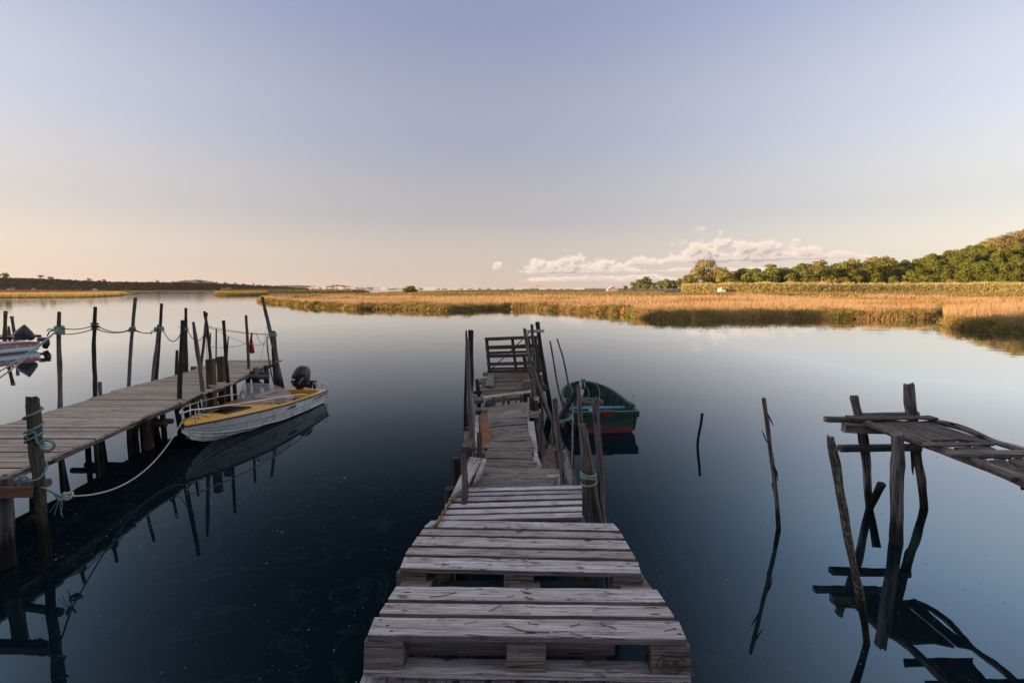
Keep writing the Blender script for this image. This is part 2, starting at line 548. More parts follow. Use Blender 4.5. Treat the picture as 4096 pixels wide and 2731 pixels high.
def wood_material(name, light, dark, crack=0.5, lichen=0.0, lichen_col=(0.16, 0.17, 0.10), stain=0.0, scale=1.0,
                  grain=1.0, bump=0.5, wet=None, vary=0.3, rust=0.0):
    """weathered timber: u of the uv map runs along the grain, in metres"""
    m, nt, p = new_mat(name)
    uv = N(nt, "ShaderNodeUVMap")
    oi = N(nt, "ShaderNodeObjectInfo")
    geo = N(nt, "ShaderNodeNewGeometry")
    mp = N(nt, "ShaderNodeMapping")
    mp.inputs["Scale"].default_value = (5.0 * scale, 210.0 * scale, 1)
    addv = N(nt, "ShaderNodeVectorMath", operation="ADD")
    comb = N(nt, "ShaderNodeCombineXYZ")
    nt.links.new(math_node(nt, "MULTIPLY", oi.outputs["Random"], 37.0), comb.inputs[0])
    nt.links.new(math_node(nt, "MULTIPLY", oi.outputs["Random"], 91.0), comb.inputs[1])
    nt.links.new(uv.outputs[0], addv.inputs[0]); nt.links.new(comb.outputs[0], addv.inputs[1])
    # bend the grain a little round knots
    wn_ = N(nt, "ShaderNodeTexNoise"); wn_.inputs["Scale"].default_value = 5; wn_.inputs["Detail"].default_value = 1
    nt.links.new(addv.outputs[0], wn_.inputs["Vector"])
    wob = N(nt, "ShaderNodeVectorMath", operation="MULTIPLY_ADD")
    nt.links.new(wn_.outputs["Color"], wob.inputs[0]); wob.inputs[1].default_value = (0.0, 0.016, 0); nt.links.new(addv.outputs[0], wob.inputs[2])
    nt.links.new(wob.outputs[0], mp.inputs[0])
    g1 = N(nt, "ShaderNodeTexNoise"); g1.inputs["Scale"].default_value = 1.0; g1.inputs["Detail"].default_value = 5; g1.inputs["Roughness"].default_value = 0.72
    nt.links.new(mp.outputs[0], g1.inputs["Vector"])
    mp2 = N(nt, "ShaderNodeMapping"); mp2.inputs["Scale"].default_value = (1.5 * scale, 42.0 * scale, 1)
    nt.links.new(wob.outputs[0], mp2.inputs[0])
    g2 = N(nt, "ShaderNodeTexNoise"); g2.inputs["Scale"].default_value = 1.0; g2.inputs["Detail"].default_value = 5; g2.inputs["Roughness"].default_value = 0.6
    nt.links.new(mp2.outputs[0], g2.inputs["Vector"])
    # broad patches of grime
    bn = N(nt, "ShaderNodeTexNoise"); bn.inputs["Scale"].default_value = 3.5; bn.inputs["Detail"].default_value = 5; bn.inputs["Roughness"].default_value = 0.7
    nt.links.new(addv.outputs[0], bn.inputs["Vector"])
    base = mix_rgb(nt, smooth(nt, g1.outputs[0], 0.36, 0.62), dark, light)
    base = mix_rgb(nt, math_node(nt, "MULTIPLY", smooth(nt, g2.outputs[0], 0.55, 0.38), 0.55 * grain), base, dark)
    base = mix_rgb(nt, math_node(nt, "MULTIPLY", smooth(nt, bn.outputs[0], 0.52, 0.72), 0.6), base, tuple(c * 0.55 for c in dark))
    mp3 = N(nt, "ShaderNodeMapping"); mp3.inputs["Scale"].default_value = (0.9 * scale, 24.0 * scale, 1); mp3.inputs["Location"].default_value = (7.3, 2.1, 0)
    nt.links.new(wob.outputs[0], mp3.inputs[0])
    g3 = N(nt, "ShaderNodeTexNoise"); g3.inputs["Scale"].default_value = 1.0; g3.inputs["Detail"].default_value = 3; g3.inputs["Roughness"].default_value = 0.6
    nt.links.new(mp3.outputs[0], g3.inputs["Vector"])
    ridge_ = math_node(nt, "ABSOLUTE", math_node(nt, "SUBTRACT", g3.outputs[0], 0.5))
    patchy = smooth(nt, bn.outputs[0], 0.42, 0.58)
    cr = math_node(nt, "MULTIPLY", smooth(nt, ridge_, 0.020, 0.006), math_node(nt, "ADD", 0.25, math_node(nt, "MULTIPLY", patchy, 0.75)))
    cr = math_node(nt, "MAXIMUM", cr, smooth(nt, g2.outputs[0], 0.335, 0.30))
    base = mix_rgb(nt, math_node(nt, "MULTIPLY", cr, crack), base, (0.006, 0.005, 0.005))
    if stain:
        sn = N(nt, "ShaderNodeTexNoise"); sn.inputs["Scale"].default_value = 9; sn.inputs["Detail"].default_value = 4
        nt.links.new(wob.outputs[0], sn.inputs["Vector"])
        base = mix_rgb(nt, math_node(nt, "MULTIPLY", smooth(nt, sn.outputs[0], 0.60, 0.70), stain), base, (0.035, 0.018, 0.012))
    if rust:
        rn = N(nt, "ShaderNodeTexNoise"); rn.inputs["Scale"].default_value = 2.2; rn.inputs["Detail"].default_value = 6
        nt.links.new(addv.outputs[0], rn.inputs["Vector"])
        base = mix_rgb(nt, math_node(nt, "MULTIPLY", smooth(nt, rn.outputs[0], 0.30, 0.48), rust), base, (0.27, 0.10, 0.028))
    if lichen:
        ln = N(nt, "ShaderNodeTexNoise"); ln.inputs["Scale"].default_value = 28; ln.inputs["Detail"].default_value = 6; ln.inputs["Roughness"].default_value = 0.75
        nt.links.new(geo.outputs["Position"], ln.inputs["Vector"])
        lf = math_node(nt, "MULTIPLY", smooth(nt, ln.outputs[0], 0.50, 0.56), lichen)
        base = mix_rgb(nt, lf, base, lichen_col)
    base = mix_rgb(nt, math_node(nt, "MULTIPLY", smooth(nt, g2.outputs[0], 0.57, 0.70), 0.55), base, tuple(min(0.85, c * 1.4) for c in light))
    # every piece has weathered a little differently
    v = math_node(nt, "ADD", 1.0 - vary * 0.5, math_node(nt, "MULTIPLY", oi.outputs["Random"], vary))
    r2 = math_node(nt, "FRACT", math_node(nt, "MULTIPLY", oi.outputs["Random"], 17.31))
    base = mix_rgb(nt, math_node(nt, "MULTIPLY", smooth(nt, r2, 0.35, 1.0), 0.45), base, mix_rgb(nt, 1.0, base, (1.0, 0.80, 0.62), "MULTIPLY"))
    hs = N(nt, "ShaderNodeHueSaturation")
    nt.links.new(base, hs.inputs["Color"]); nt.links.new(v, hs.inputs["Value"])
    col = hs.outputs[0]
    if wet:
        # the tide leaves the foot of a post black and algae covered: a stain with its own height
        sp = N(nt, "ShaderNodeSeparateXYZ"); nt.links.new(geo.outputs["Position"], sp.inputs[0])
        w = smooth(nt, math_node(nt, "ADD", sp.outputs[2], math_node(nt, "MULTIPLY", math_node(nt, "SUBTRACT", g2.outputs[0], 0.5), 0.35)), wet, wet * 0.45)
        col = mix_rgb(nt, math_node(nt, "MULTIPLY", w, 0.9), col, (0.008, 0.0075, 0.006))
    nt.links.new(col, p.inputs["Base Color"])
    p.inputs["Roughness"].default_value = 0.82
    p.inputs["Specular IOR Level"].default_value = 0.25
    bp = N(nt, "ShaderNodeBump"); bp.inputs["Strength"].default_value = bump; bp.inputs["Distance"].default_value = 0.012
    hh = math_node(nt, "ADD", g1.outputs[0], math_node(nt, "MULTIPLY", math_node(nt, "SUBTRACT", 1.0, cr), 0.8))
    hh = math_node(nt, "ADD", hh, math_node(nt, "MULTIPLY", g2.outputs[0], 0.8))
    nt.links.new(hh, bp.inputs["Height"]); nt.links.new(bp.outputs[0], p.inputs["Normal"])
    return m


def plain(name, col, rough=0.6, metal=0.0, spec=0.5, noise_amt=0.0, nscale=6.0, col2=None, **kw):
    m, nt, p = new_mat(name)
    p.inputs["Roughness"].default_value = rough
    p.inputs["Metallic"].default_value = metal
    p.inputs["Specular IOR Level"].default_value = spec
    if noise_amt:
        geo = N(nt, "ShaderNodeTexCoord")
        n = N(nt, "ShaderNodeTexNoise"); n.inputs["Scale"].default_value = nscale; n.inputs["Detail"].default_value = 6; n.inputs["Roughness"].default_value = 0.7
        nt.links.new(geo.outputs["Object"], n.inputs["Vector"])
        c = mix_rgb(nt, math_node(nt, "MULTIPLY", smooth(nt, n.outputs[0], 0.5, 0.68), noise_amt), col, col2 or tuple(x * 0.4 for x in col))
        nt.links.new(c, p.inputs["Base Color"])
        bp = N(nt, "ShaderNodeBump"); bp.inputs["Strength"].default_value = 0.15; bp.inputs["Distance"].default_value = 0.01
        nt.links.new(n.outputs[0], bp.inputs["Height"]); nt.links.new(bp.outputs[0], p.inputs["Normal"])
    else:
        p.inputs["Base Color"].default_value = col + (1,)
    return m


M_PALLET = wood_material("pale_weathered_wood", (0.78, 0.73, 0.72), (0.3, 0.26, 0.25), crack=0.85, stain=0.85, vary=0.42, bump=0.7)
M_PALLET2 = wood_material("silver_weathered_wood", (0.8, 0.76, 0.75), (0.34, 0.31, 0.3), crack=0.75, stain=0.5, vary=0.35, bump=0.6)
M_BLOCK = wood_material("pallet_block_wood", (0.3, 0.265, 0.245), (0.085, 0.07, 0.065), crack=0.8, stain=0.6, vary=0.3)
M_OLD = wood_material("old_grey_plank", (0.46, 0.41, 0.36), (0.07, 0.06, 0.048), crack=0.95, lichen=0.30, lichen_col=(0.12, 0.12, 0.06), vary=0.45, bump=0.9, scale=0.9)
M_OLDW = wood_material("bleached_plank", (0.68, 0.66, 0.64), (0.24, 0.22, 0.21), crack=0.9, vary=0.2, bump=0.9, scale=0.8)
M_FARPL = wood_material("lichen_grown_plank", (0.27, 0.235, 0.195), (0.055, 0.046, 0.036), crack=0.9, lichen=0.45, lichen_col=(0.16, 0.10, 0.025), vary=0.4, bump=1.0)
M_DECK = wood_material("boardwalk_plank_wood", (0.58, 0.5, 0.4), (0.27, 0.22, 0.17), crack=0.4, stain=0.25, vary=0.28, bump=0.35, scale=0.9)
M_POLE = wood_material("grey_pole_wood", (0.22, 0.195, 0.18), (0.05, 0.042, 0.038), crack=0.95, vary=0.4, bump=0.9, wet=0.45, scale=0.7)
M_POLED = wood_material("dark_pole_wood", (0.085, 0.07, 0.062), (0.022, 0.018, 0.016), crack=0.9, vary=0.4, bump=0.9, wet=0.5, scale=0.7)
M_POLEJ = wood_material("brown_grey_post_wood", (0.37, 0.32, 0.28), (0.05, 0.04, 0.035), crack=1.0, vary=0.3, bump=1.0, scale=0.55, wet=0.4)
M_POLEL = wood_material("lichen_crusted_pole", (0.18, 0.155, 0.14), (0.05, 0.04, 0.035), crack=0.8, lichen=0.95, lichen_col=(0.30, 0.34, 0.24), vary=0.2, bump=1.0, wet=0.55)
M_POLEY = wood_material("yellow_lichen_post", (0.16, 0.135, 0.115), (0.045, 0.036, 0.03), crack=0.85, lichen=0.75, lichen_col=(0.15, 0.13, 0.035), vary=0.2, bump=1.0, wet=0.7)
M_BEAM = wood_material("brown_beam_wood", (0.21, 0.12, 0.075), (0.10, 0.05, 0.03), crack=0.6, vary=0.2, bump=0.5)
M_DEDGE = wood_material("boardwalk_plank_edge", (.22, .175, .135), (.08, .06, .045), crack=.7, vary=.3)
M_STUMP = wood_material("brown_squared_post", (0.15, 0.105, 0.075), (0.06, 0.04, 0.03), crack=0.7, vary=0.3)
M_ROT = wood_material("rotten_orange_board", (0.30, 0.26, 0.22), (0.13, 0.10, 0.08), crack=0.9, rust=0.9, vary=0.1, bump=1.0, scale=0.6)
M_RIGHT = wood_material("dark_lichen_plank", (0.23, 0.2, 0.18), (0.035, 0.03, 0.028), crack=0.95, lichen=0.6, lichen_col=(0.24, 0.20, 0.13), vary=0.35, bump=1.0, scale=0.8)
M_TEAL = wood_material("faded_teal_plank", (0.05, 0.10, 0.11), (0.03, 0.05, 0.055), crack=0.7, vary=0.1)
M_ROPE_TEAL = plain("teal_rope", (0.14, 0.25, 0.265), 0.9, noise_amt=0.8, nscale=70, col2=(0.24, 0.29, 0.27))
M_ROPE_PALE = plain("pale_green_rope", (0.26, 0.33, 0.29), 0.9, noise_amt=0.7, nscale=60, col2=(0.13, 0.17, 0.15))
M_ROPE_WHITE = plain("off_white_rope", (0.46, 0.42, 0.37), 0.9, noise_amt=0.6, nscale=50, col2=(0.28, 0.25, 0.21))
M_ROPE_DARK = plain("dark_green_rope", (0.05, 0.06, 0.045), 0.9, noise_amt=0.5, nscale=50)
M_STAIN = plain("rusty_mark", (0.035, 0.016, 0.01), 0.9)
M_NEEDLE = plain("dry_pine_needle", (0.10, 0.038, 0.018), 0.8)
M_BLACK = plain("black_stamp", (0.045, 0.038, 0.034), 0.9)

# =================================================================== far land and marsh
def sstep(a, b, x):
    t = np.clip((x - a) / (b - a), 0, 1)
    return t * t * (3 - 2 * t)


def shore_y(px, py):
    p = onz(px, py, 0.0)
    return p.x / p.y, p.y


def fan(table):
    s, y = zip(*[shore_y(px, py) for px, py in table])
    return np.array(s), np.array(y)


NEAR = [(1030, 1206), (1100, 1213), (1160, 1217), (1168, 1223), (1250, 1229), (1350, 1233), (1420, 1239), (1503, 1237), (1656, 1241), (1760, 1246), (1875, 1243), (1920, 1240), (2013, 1237),
        (2141, 1239), (2240, 1245), (2319, 1252), (2420, 1255), (2523, 1262), (2534, 1274), (2640, 1281), (2760, 1283), (2962, 1281), (3121, 1276), (3294, 1279), (3482, 1279), (3690, 1282), (3735, 1279),
        (3745, 1256), (3764, 1256), (3775, 1304), (3800, 1312), (3878, 1322), (4000, 1330), (4096, 1333), (4500, 1350), (5200, 1380)]
FAR = [(1030, 1204), (1100, 1192), (1300, 1183), (1500, 1175), (1700, 1165), (1850, 1161), (2000, 1159.3), (5200, 1159.3)]
SN, YN = fan(NEAR)
SF, YF = fan(FAR)


def near_y(s): return np.interp(s, SN, YN)
def far_y(s): return np.interp(s, SF, YF)


def ground_h(x, y):
    """height of the main marsh and the hill behind it"""
    x, y = np.asarray(x, float), np.asarray(y, float)
    s = x / np.maximum(y, 1)
    yn, yf = near_y(s), far_y(s)
    d = np.minimum(y - yn, (yf - y) * 0.5)
    h = -0.5 + 0.85 * sstep(-0.6, 1.6, d)
    h += 0.12 * np.sin(x * .31 + y * .17) * sstep(1, 6, d) + 0.10 * np.sin(x * .11 - y * .23) * sstep(1, 6, d)
    h += 0.85 * sstep(60, 190, y) * sstep(0.1, 0.5, s)
    # wooded hill rising to the right
    hill = np.interp(s, [.40, .47, .54, .62, .695, .77, .843, .92, 1.015, 1.3], [0, 3.0, 4.5, 5.5, 8, 13.5, 19, 23.5, 29, 34]) * sstep(222, 345, y)
    return h + hill


def grid_mesh(name, X, Y, Z, mat, kind="structure"):
    n, m = X.shape
    v = np.stack([X, Y, Z], -1).reshape(-1, 3)
    idx = np.arange(n * m).reshape(n, m)
    f = np.stack([idx[:-1, :-1], idx[1:, :-1], idx[1:, 1:], idx[:-1, 1:]], -1).reshape(-1, 4)
    return fast_mesh(name, v, f, mat, kind, smooth_shade=True)


def fast_mesh(name, v, f, mat, kind=None, smooth_shade=False, col=None, parent=None, link=True):
    """numpy arrays -> mesh; col = one colour per vertex (what the plant or rock itself has)"""
    v = np.asarray(v, np.float32); f = np.asarray(f, np.int32)
    me = bpy.data.meshes.new(name)
    k = f.shape[1]
    me.vertices.add(len(v)); me.loops.add(f.size); me.polygons.add(len(f))
    me.vertices.foreach_set("co", v.ravel())
    me.loops.foreach_set("vertex_index", f.ravel())
    me.polygons.foreach_set("loop_start", np.arange(0, f.size, k, dtype=np.int32))
    me.polygons.foreach_set("loop_total", np.full(len(f), k, np.int32))
    if smooth_shade:
        me.polygons.foreach_set("use_smooth", np.ones(len(f), bool))
    if col is not None:
        a = me.color_attributes.new("col", "FLOAT_COLOR", "POINT")
        c = np.ones((len(v), 4), np.float32); c[:, :3] = col
        a.data.foreach_set("color", c.ravel())
    me.update(calc_edges=True)
    me.validate()
    me.materials.append(mat)
    if not link:
        return me
    o = bpy.data.objects.new(name, me); C.objects.link(o)
    if parent is not None:
        o.parent = parent
    if kind:
        o["kind"] = kind
    return o


def foliage_mat(name, trans=0.35, attr=True, col=(.08, .1, .03), vary=0.35):
    m = bpy.data.materials.new(name); m.use_nodes = True
    nt = m.node_tree; nt.nodes.clear()
    out = N(nt, "ShaderNodeOutputMaterial")
    if attr:
        a = N(nt, "ShaderNodeAttribute"); a.attribute_name = "col"; c = a.outputs["Color"]
    else:
        c = N(nt, "ShaderNodeRGB"); c.outputs[0].default_value = col + (1,); c = c.outputs[0]
    oi = N(nt, "ShaderNodeObjectInfo")
    hs = N(nt, "ShaderNodeHueSaturation")
    nt.links.new(c, hs.inputs["Color"])
    nt.links.new(math_node(nt, "ADD", 1 - vary / 2, math_node(nt, "MULTIPLY", oi.outputs["Random"], vary)), hs.inputs["Value"])
    nt.links.new(math_node(nt, "ADD", .485, math_node(nt, "MULTIPLY", oi.outputs["Random"], .03)), hs.inputs["Hue"])
    d = N(nt, "ShaderNodeBsdfDiffuse"); t = N(nt, "ShaderNodeBsdfTranslucent"); mx = N(nt, "ShaderNodeMixShader")
    nt.links.new(hs.outputs[0], d.inputs[0]); nt.links.new(hs.outputs[0], t.inputs[0])
    mx.inputs[0].default_value = trans
    nt.links.new(d.outputs[0], mx.inputs[1]); nt.links.new(t.outputs[0], mx.inputs[2]); nt.links.new(mx.outputs[0], out.inputs[0])
    return m


M_LEAF = foliage_mat("leaves", .3)
M_GRASS = foliage_mat("marsh_grass_blades", .4, vary=0)


def ground_mat(name, a, b, c, scale=.35, woods=False):
    m, nt, p = new_mat(name)
    geo = N(nt, "ShaderNodeNewGeometry")
    n = N(nt, "ShaderNodeTexNoise"); n.inputs["Scale"].default_value = scale; n.inputs["Detail"].default_value = 7; n.inputs["Roughness"].default_value = .65
    nt.links.new(geo.outputs["Position"], n.inputs["Vector"])
    n2 = N(nt, "ShaderNodeTexNoise"); n2.inputs["Scale"].default_value = scale * .12; n2.inputs["Detail"].default_value = 3
    nt.links.new(geo.outputs["Position"], n2.inputs["Vector"])
    c1 = mix_rgb(nt, smooth(nt, n.outputs[0], .4, .6), a, b)
    c2 = mix_rgb(nt, smooth(nt, n2.outputs[0], .5, .62), c1, c)
    if woods:   # leaf litter and undergrowth cover the hill
        sp = N(nt, "ShaderNodeSeparateXYZ"); nt.links.new(geo.outputs["Position"], sp.inputs[0])
        c2 = mix_rgb(nt, smooth(nt, sp.outputs[2], 2.0, 3.5), c2, mix_rgb(nt, smooth(nt, n.outputs[0], .4, .6), (.03, .035, .012), (.06, .06, .02)))
    nt.links.new(c2, p.inputs["Base Color"]); p.inputs["Roughness"].default_value = .95; p.inputs["Specular IOR Level"].default_value = .1
    return m


M_MARSH = ground_mat("marsh_soil", (.13, .09, .045), (.20, .14, .06), (.07, .07, .03), woods=True)
M_BANK = ground_mat("scrubby_bank", (.045, .05, .025), (.07, .065, .035), (.03, .035, .018), .5)
M_SOIL = ground_mat("dune_soil", (.10, .085, .05), (.14, .11, .07), (.06, .06, .03), .1)

cols, rws = 420, 70
sg = np.concatenate([np.linspace(SN[0] - .002, 1.02, 360), np.linspace(1.03, 1.6, 60)])
tg = np.linspace(0, 1, rws)
S_, T_ = np.meshgrid(sg, tg, indexing="ij")
yn, yf = near_y(S_) - 0.7, np.minimum(far_y(S_), 1500)
Yg = yn * (yf / yn) ** (T_ ** 1.15)
Xg = S_ * Yg
grid_mesh("marsh_ground", Xg, Yg, ground_h(Xg, Yg), M_MARSH)


def blades(name, x, y, z, h, w, col, lean=.25, bend=(.1, .05), mat=M_GRASS, kind="stuff", parent=None):
    """one thin triangle per blade"""
    n = len(x)
    a = rng.uniform(0, 2 * np.pi, n)
    dx, dy = np.cos(a) * w / 2, np.sin(a) * w / 2
    lx = rng.normal(bend[0], lean, n) * h; ly = rng.normal(bend[1], lean, n) * h
    v = np.empty((n, 3, 3), np.float32)
    v[:, 0] = np.stack([x - dx, y - dy, z], -1)
    v[:, 1] = np.stack([x + dx, y + dy, z], -1)
    v[:, 2] = np.stack([x + lx, y + ly, z + h], -1)
    f = np.arange(3 * n).reshape(n, 3)
    return fast_mesh(name, v.reshape(-1, 3), f, mat, kind, col=np.repeat(col, 3, 0), parent=parent)


def leaves(x, y, z, size, nrm, jit=.8):
    """one small quad per leaf clump, facing roughly along nrm"""
    n = len(x)
    nr = nrm + rng.normal(0, jit, (n, 3)); nr /= np.linalg.norm(nr, axis=1, keepdims=True)
    t = np.cross(nr, rng.normal(0, 1, (n, 3))); t /= np.linalg.norm(t, axis=1, keepdims=True)
    b = np.cross(nr, t)
    c = np.stack([x, y, z], -1)
    s = (size / 2)[:, None]
    v = np.stack([c - t * s * 1.1, c + b * s * .7, c + t * s * 1.1, c - b * s * .7], 1)
    return v.reshape(-1, 3), np.arange(4 * n).reshape(n, 4)


def noise2(x, y, sc, seed=0.0):
    k = 0
    out = np.zeros_like(x)
    for i, (fx, fy) in enumerate(((1, .3), (-.4, 1.1), (.7, -.8), (1.6, 1.3), (-1.9, .9), (2.6, -2.3))):
        out += np.sin(x * fx * sc + seed + i * 1.7) * np.cos(y * fy * sc + seed * 1.3 + i * .9) / (1 + i * .35)
    return out / 2.2


def pick(cols_, idx, jitter=.15):
    c = np.array(cols_)[idx] * (1 + rng.uniform(-jitter, jitter, (len(idx), 1)))
    return c


# dry reeds and grass of the main marsh
def marsh_grass():
    n = 345000
    s = rng.uniform(SN[0], 1.36, n)
    y0, y1 = near_y(s), np.minimum(far_y(s), 420)
    t = rng.uniform(0, 1, n) ** 1.1
    y = (y0 + .5) * ((y1 - 1) / (y0 + .5)) ** t
    x = s * y
    d = y - y0
    keep = (y < 212) | (s < .3)
    s, y, x, d = s[keep], y[keep], x[keep], d[keep]
    z = ground_h(x, y)
    q = noise2(x, y, .22) + .35 * noise2(x, y, .6, 1.0) ; q2 = noise2(x, y, .07, 3.0)
    band = noise2(x * .25, y, .16, 5.0)
    idx = np.zeros(len(x), int)                       # 0 pale dry reed
    idx[(q > .25)] = 1                                # tan
    idx[(band > .42) & (d > 10)] = 2                  # dark green rush strips
    idx[(q2 > .35) & (q < .2) & (d > 4)] = 3          # olive
    idx[(d < 5 + 3 * q)] = 4                          # bank plants
    idx[(d < 4 + 3 * q) & (q2 > .1)] = 5
    C_ = [(.62, .43, .23), (.50, .31, .13), (.22, .18, .065), (.38, .29, .10), (.46, .31, .12), (.20, .16, .055)]
    back = sstep(.34, .55, t[keep] + .18 * noise2(x, y, .045, 8.0))
    m_ = rng.random(len(x)) < back * .92
    idx[m_ & (idx < 2)] = np.where(rng.random((m_ & (idx < 2)).sum()) < .5, 2, 3)
    far_gold = sstep(.86, .95, t[keep]) > rng.random(len(x))
    idx[far_gold & (s > .3)] = 0
    col = pick(C_, idx, .25)
    h = np.where(idx == 0, .78, np.where(idx == 1, .62, np.where(idx == 2, .62, .38))) * rng.uniform(.5, 1.25, len(x)) * (1 + .35 * noise2(x, y, .09, 4.0))
    w = np.maximum(.03, y * .0011) * rng.uniform(.6, 1.5, len(x))
    blades("marsh_grass", x, y, z - .05, h, w, col, lean=.22, bend=(.16, 0))


marsh_grass()


def bank_bushes():
    """low fleshy shrubs hanging over the water along the bank"""
    V, F, Cc = [], [], []
    nb = 480
    s = np.sort(rng.uniform(SN[0] + .01, 1.3, nb))
    off = 0
    for i in range(nb):
        yn_ = float(near_y(s[i])); 
        yy_ = yn_ + .9 + .6 * math.sin(s[i] * 55) + rng.uniform(0, 3.4)
        x0 = s[i] * yy_
        R_ = rng.uniform(.35, .95); Hh = rng.uniform(.28, .62) * (1.25 if rng.random() < .15 else 1)
        if s[i] > .18: Hh *= 1.15
        n = int(230)
        a = rng.uniform(0, 2 * np.pi, n); e = np.arcsin(rng.uniform(0.0, 1, n))
        rr = R_ * (.75 + .3 * rng.random(n))
        px = x0 + np.cos(a) * np.cos(e) * rr * 1.4; py = yy_ + np.sin(a) * np.cos(e) * rr
        pz = float(ground_h(x0, yy_)) * .6 - .1 + np.sin(e) * Hh * 1.2 * (.8 + .3 * rng.random(n))
        pz = np.maximum(pz, .02)
        nr = np.stack([np.cos(a) * np.cos(e), np.sin(a) * np.cos(e), np.sin(e)], -1)
        v, f = leaves(px, py, pz, np.full(n, max(.07, yy_ * .0023)) * rng.uniform(.6, 1.3, n), nr, .7)
        base = [(.30, .235, .08), (.42, .28, .10), (.18, .16, .05), (.42, .26, .10), (.24, .235, .065)][rng.integers(0, 5)]
        V.append(v); F.append(f + off); off += len(v)
        Cc.append(np.repeat(np.array(base)[None] * rng.uniform(.7, 1.3, (n, 1)), 4, 0))
    fast_mesh("bank_shrubs", np.concatenate(V), np.concatenate(F), M_LEAF, "stuff", col=np.concatenate(Cc))


bank_bushes()


def bank_grass():
    """tall fans of grass leaning out over the bank"""
    nc = 720
    s = rng.uniform(SN[0] + .01, 1.3, nc)
    y0 = near_y(s) + rng.uniform(.6, 6.5, nc) ** 1.0
    k = 46
    S3, Y3 = np.repeat(s, k), np.repeat(y0, k)
    x = S3 * Y3 + rng.normal(0, .22, nc * k); y = Y3 + rng.normal(0, .22, nc * k)
    z = ground_h(x, y)
    n = nc * k
    hh = np.repeat(rng.uniform(.3, .75, nc), k) * rng.uniform(.6, 1.15, n)
    base = pick([(.56, .38, .18), (.42, .28, .11), (.26, .21, .075), (.48, .30, .14)], rng.integers(0, 4, nc), .1)
    blades("bank_grass", x, y, z - .05, hh, np.maximum(.028, y * .0009), np.repeat(base, k, 0) * rng.uniform(.75, 1.25, (n, 1)), lean=.38, bend=(.12, -.12))


bank_grass()


def cane():
    n = 80000
    s = rng.uniform(.335, 1.38, n)
    y = rng.uniform(213, 226, n) + 8 * np.sin(s * 9)
    x = s * y
    z = ground_h(x, y)
    cl = 1 + .10 * noise2(x, y, .5) + .12 * noise2(x, y, .05)
    h = 4.0 * rng.uniform(.55, 1.08, n) * cl * np.where(s > .9, 1.12, 1)
    col = pick([(.56, .43, .19), (.48, .39, .16), (.40, .34, .12)], rng.integers(0, 3, n), .25)
    blades("giant_cane", x, y, z - .1, h, .30 * rng.uniform(.5, 1.3, n), col, lean=.10, bend=(.05, 0))
    # the leafy plumes give the band its tufted look
    n = 60000
    s = rng.uniform(.335, 1.38, n); y = rng.uniform(211, 222, n) + 8 * np.sin(s * 9); x = s * y
    z = ground_h(x, y) + rng.uniform(.2, 4.0, n) * (1 + .2 * noise2(x, y, .5))
    v, f = leaves(x, y, z, rng.uniform(.18, .5, n), np.tile([(-.6, -.6, .5)], (n, 1)), .8)
    col = pick([(.56, .45, .19), (.62, .49, .23), (.40, .35, .12)], rng.integers(0, 3, n), .3)
    fast_mesh("giant_cane_leaves", v, f, M_LEAF, "stuff", col=np.repeat(col, 4, 0))


cane()


# ------------------------------------------------------------------ islands and the far shore at left
def island(name, near, far, top, cols_, n, seed=0, plant="marsh_grass", hh=.7):
    s1, y1 = fan(near); s2, y2 = fan(far)
    sg_ = np.linspace(s1[0], s1[-1], 120)
    S2, T2 = np.meshgrid(sg_, np.linspace(0, 1, 10), indexing="ij")
    yn_, yf_ = np.interp(S2, s1, y1), np.interp(S2, s2, y2)
    Yy = yn_ + (yf_ - yn_) * T2
    Xx = S2 * Yy
    Z = -.3 + (top + .3) * np.sin(np.pi * np.clip(T2, 0, 1)) ** .35 * sstep(0, .04, (S2 - s1[0]) / (s1[-1] - s1[0])) * sstep(0, .04, (s1[-1] - S2) / (s1[-1] - s1[0]))
    grid_mesh(name, Xx, Yy, Z, M_MARSH)
    s = rng.uniform(s1[0], s1[-1], n); t = rng.uniform(.02, .98, n)
    y = np.interp(s, s1, y1) * (1 - t) + np.interp(s, s2, y2) * t; x = s * y
    u = (s - s1[0]) / (s1[-1] - s1[0])
    z = (top * .8) * sstep(0, .05, u) * sstep(0, .05, 1 - u) * np.sin(np.pi * t) ** .35
    q = noise2(x, y, .06, seed)
    col = pick(cols_, (q > .2).astype(int) + (t < .12).astype(int) * (len(cols_) - 2 if len(cols_) > 2 else 0), .25)
    blades(plant, x, y, z - .05, hh * rng.uniform(.5, 1.3, n) * (1 + .5 * q) * sstep(-.05, .08, u) * sstep(-.05, .08, 1 - u), y * .0015 * rng.uniform(.6, 1.4, n), col, lean=.2)


GOLD = [(.60, .38, .17), (.42, .29, .11), (.26, .20, .07)]
island("islet", [(-400, 1196), (0, 1191), (180, 1191), (361, 1189.5), (480, 1183), (535, 1178)], [(-400, 1179), (0, 1178), (200, 1176), (361, 1175.5), (480, 1175), (535, 1176)], .7, GOLD, 16000, hh=.9)
island("islet", [(-400, 1178), (0, 1174), (180, 1173.5), (362, 1172)], [(-400, 1169), (0, 1168.5), (200, 1168), (362, 1170)], 1.0, [(.26, .14, .06), (.16, .10, .04), (.1, .08, .03)], 8000, hh=1.3)
island("islet", [(853, 1181), (900, 1182.5), (1000, 1182), (1077, 1180)], [(853, 1179), (900, 1176), (1000, 1176), (1077, 1179)], .7, GOLD, 7000, hh=.9)
island("islet", [(880, 1172.5), (960, 1173), (1200, 1173.5), (1482, 1172)], [(880, 1167), (960, 1166), (1200, 1166.5), (1482, 1169)], 1.2, [(.22, .15, .05), (.12, .10, .035), (.10, .08, .03)], 8000, hh=1.4)
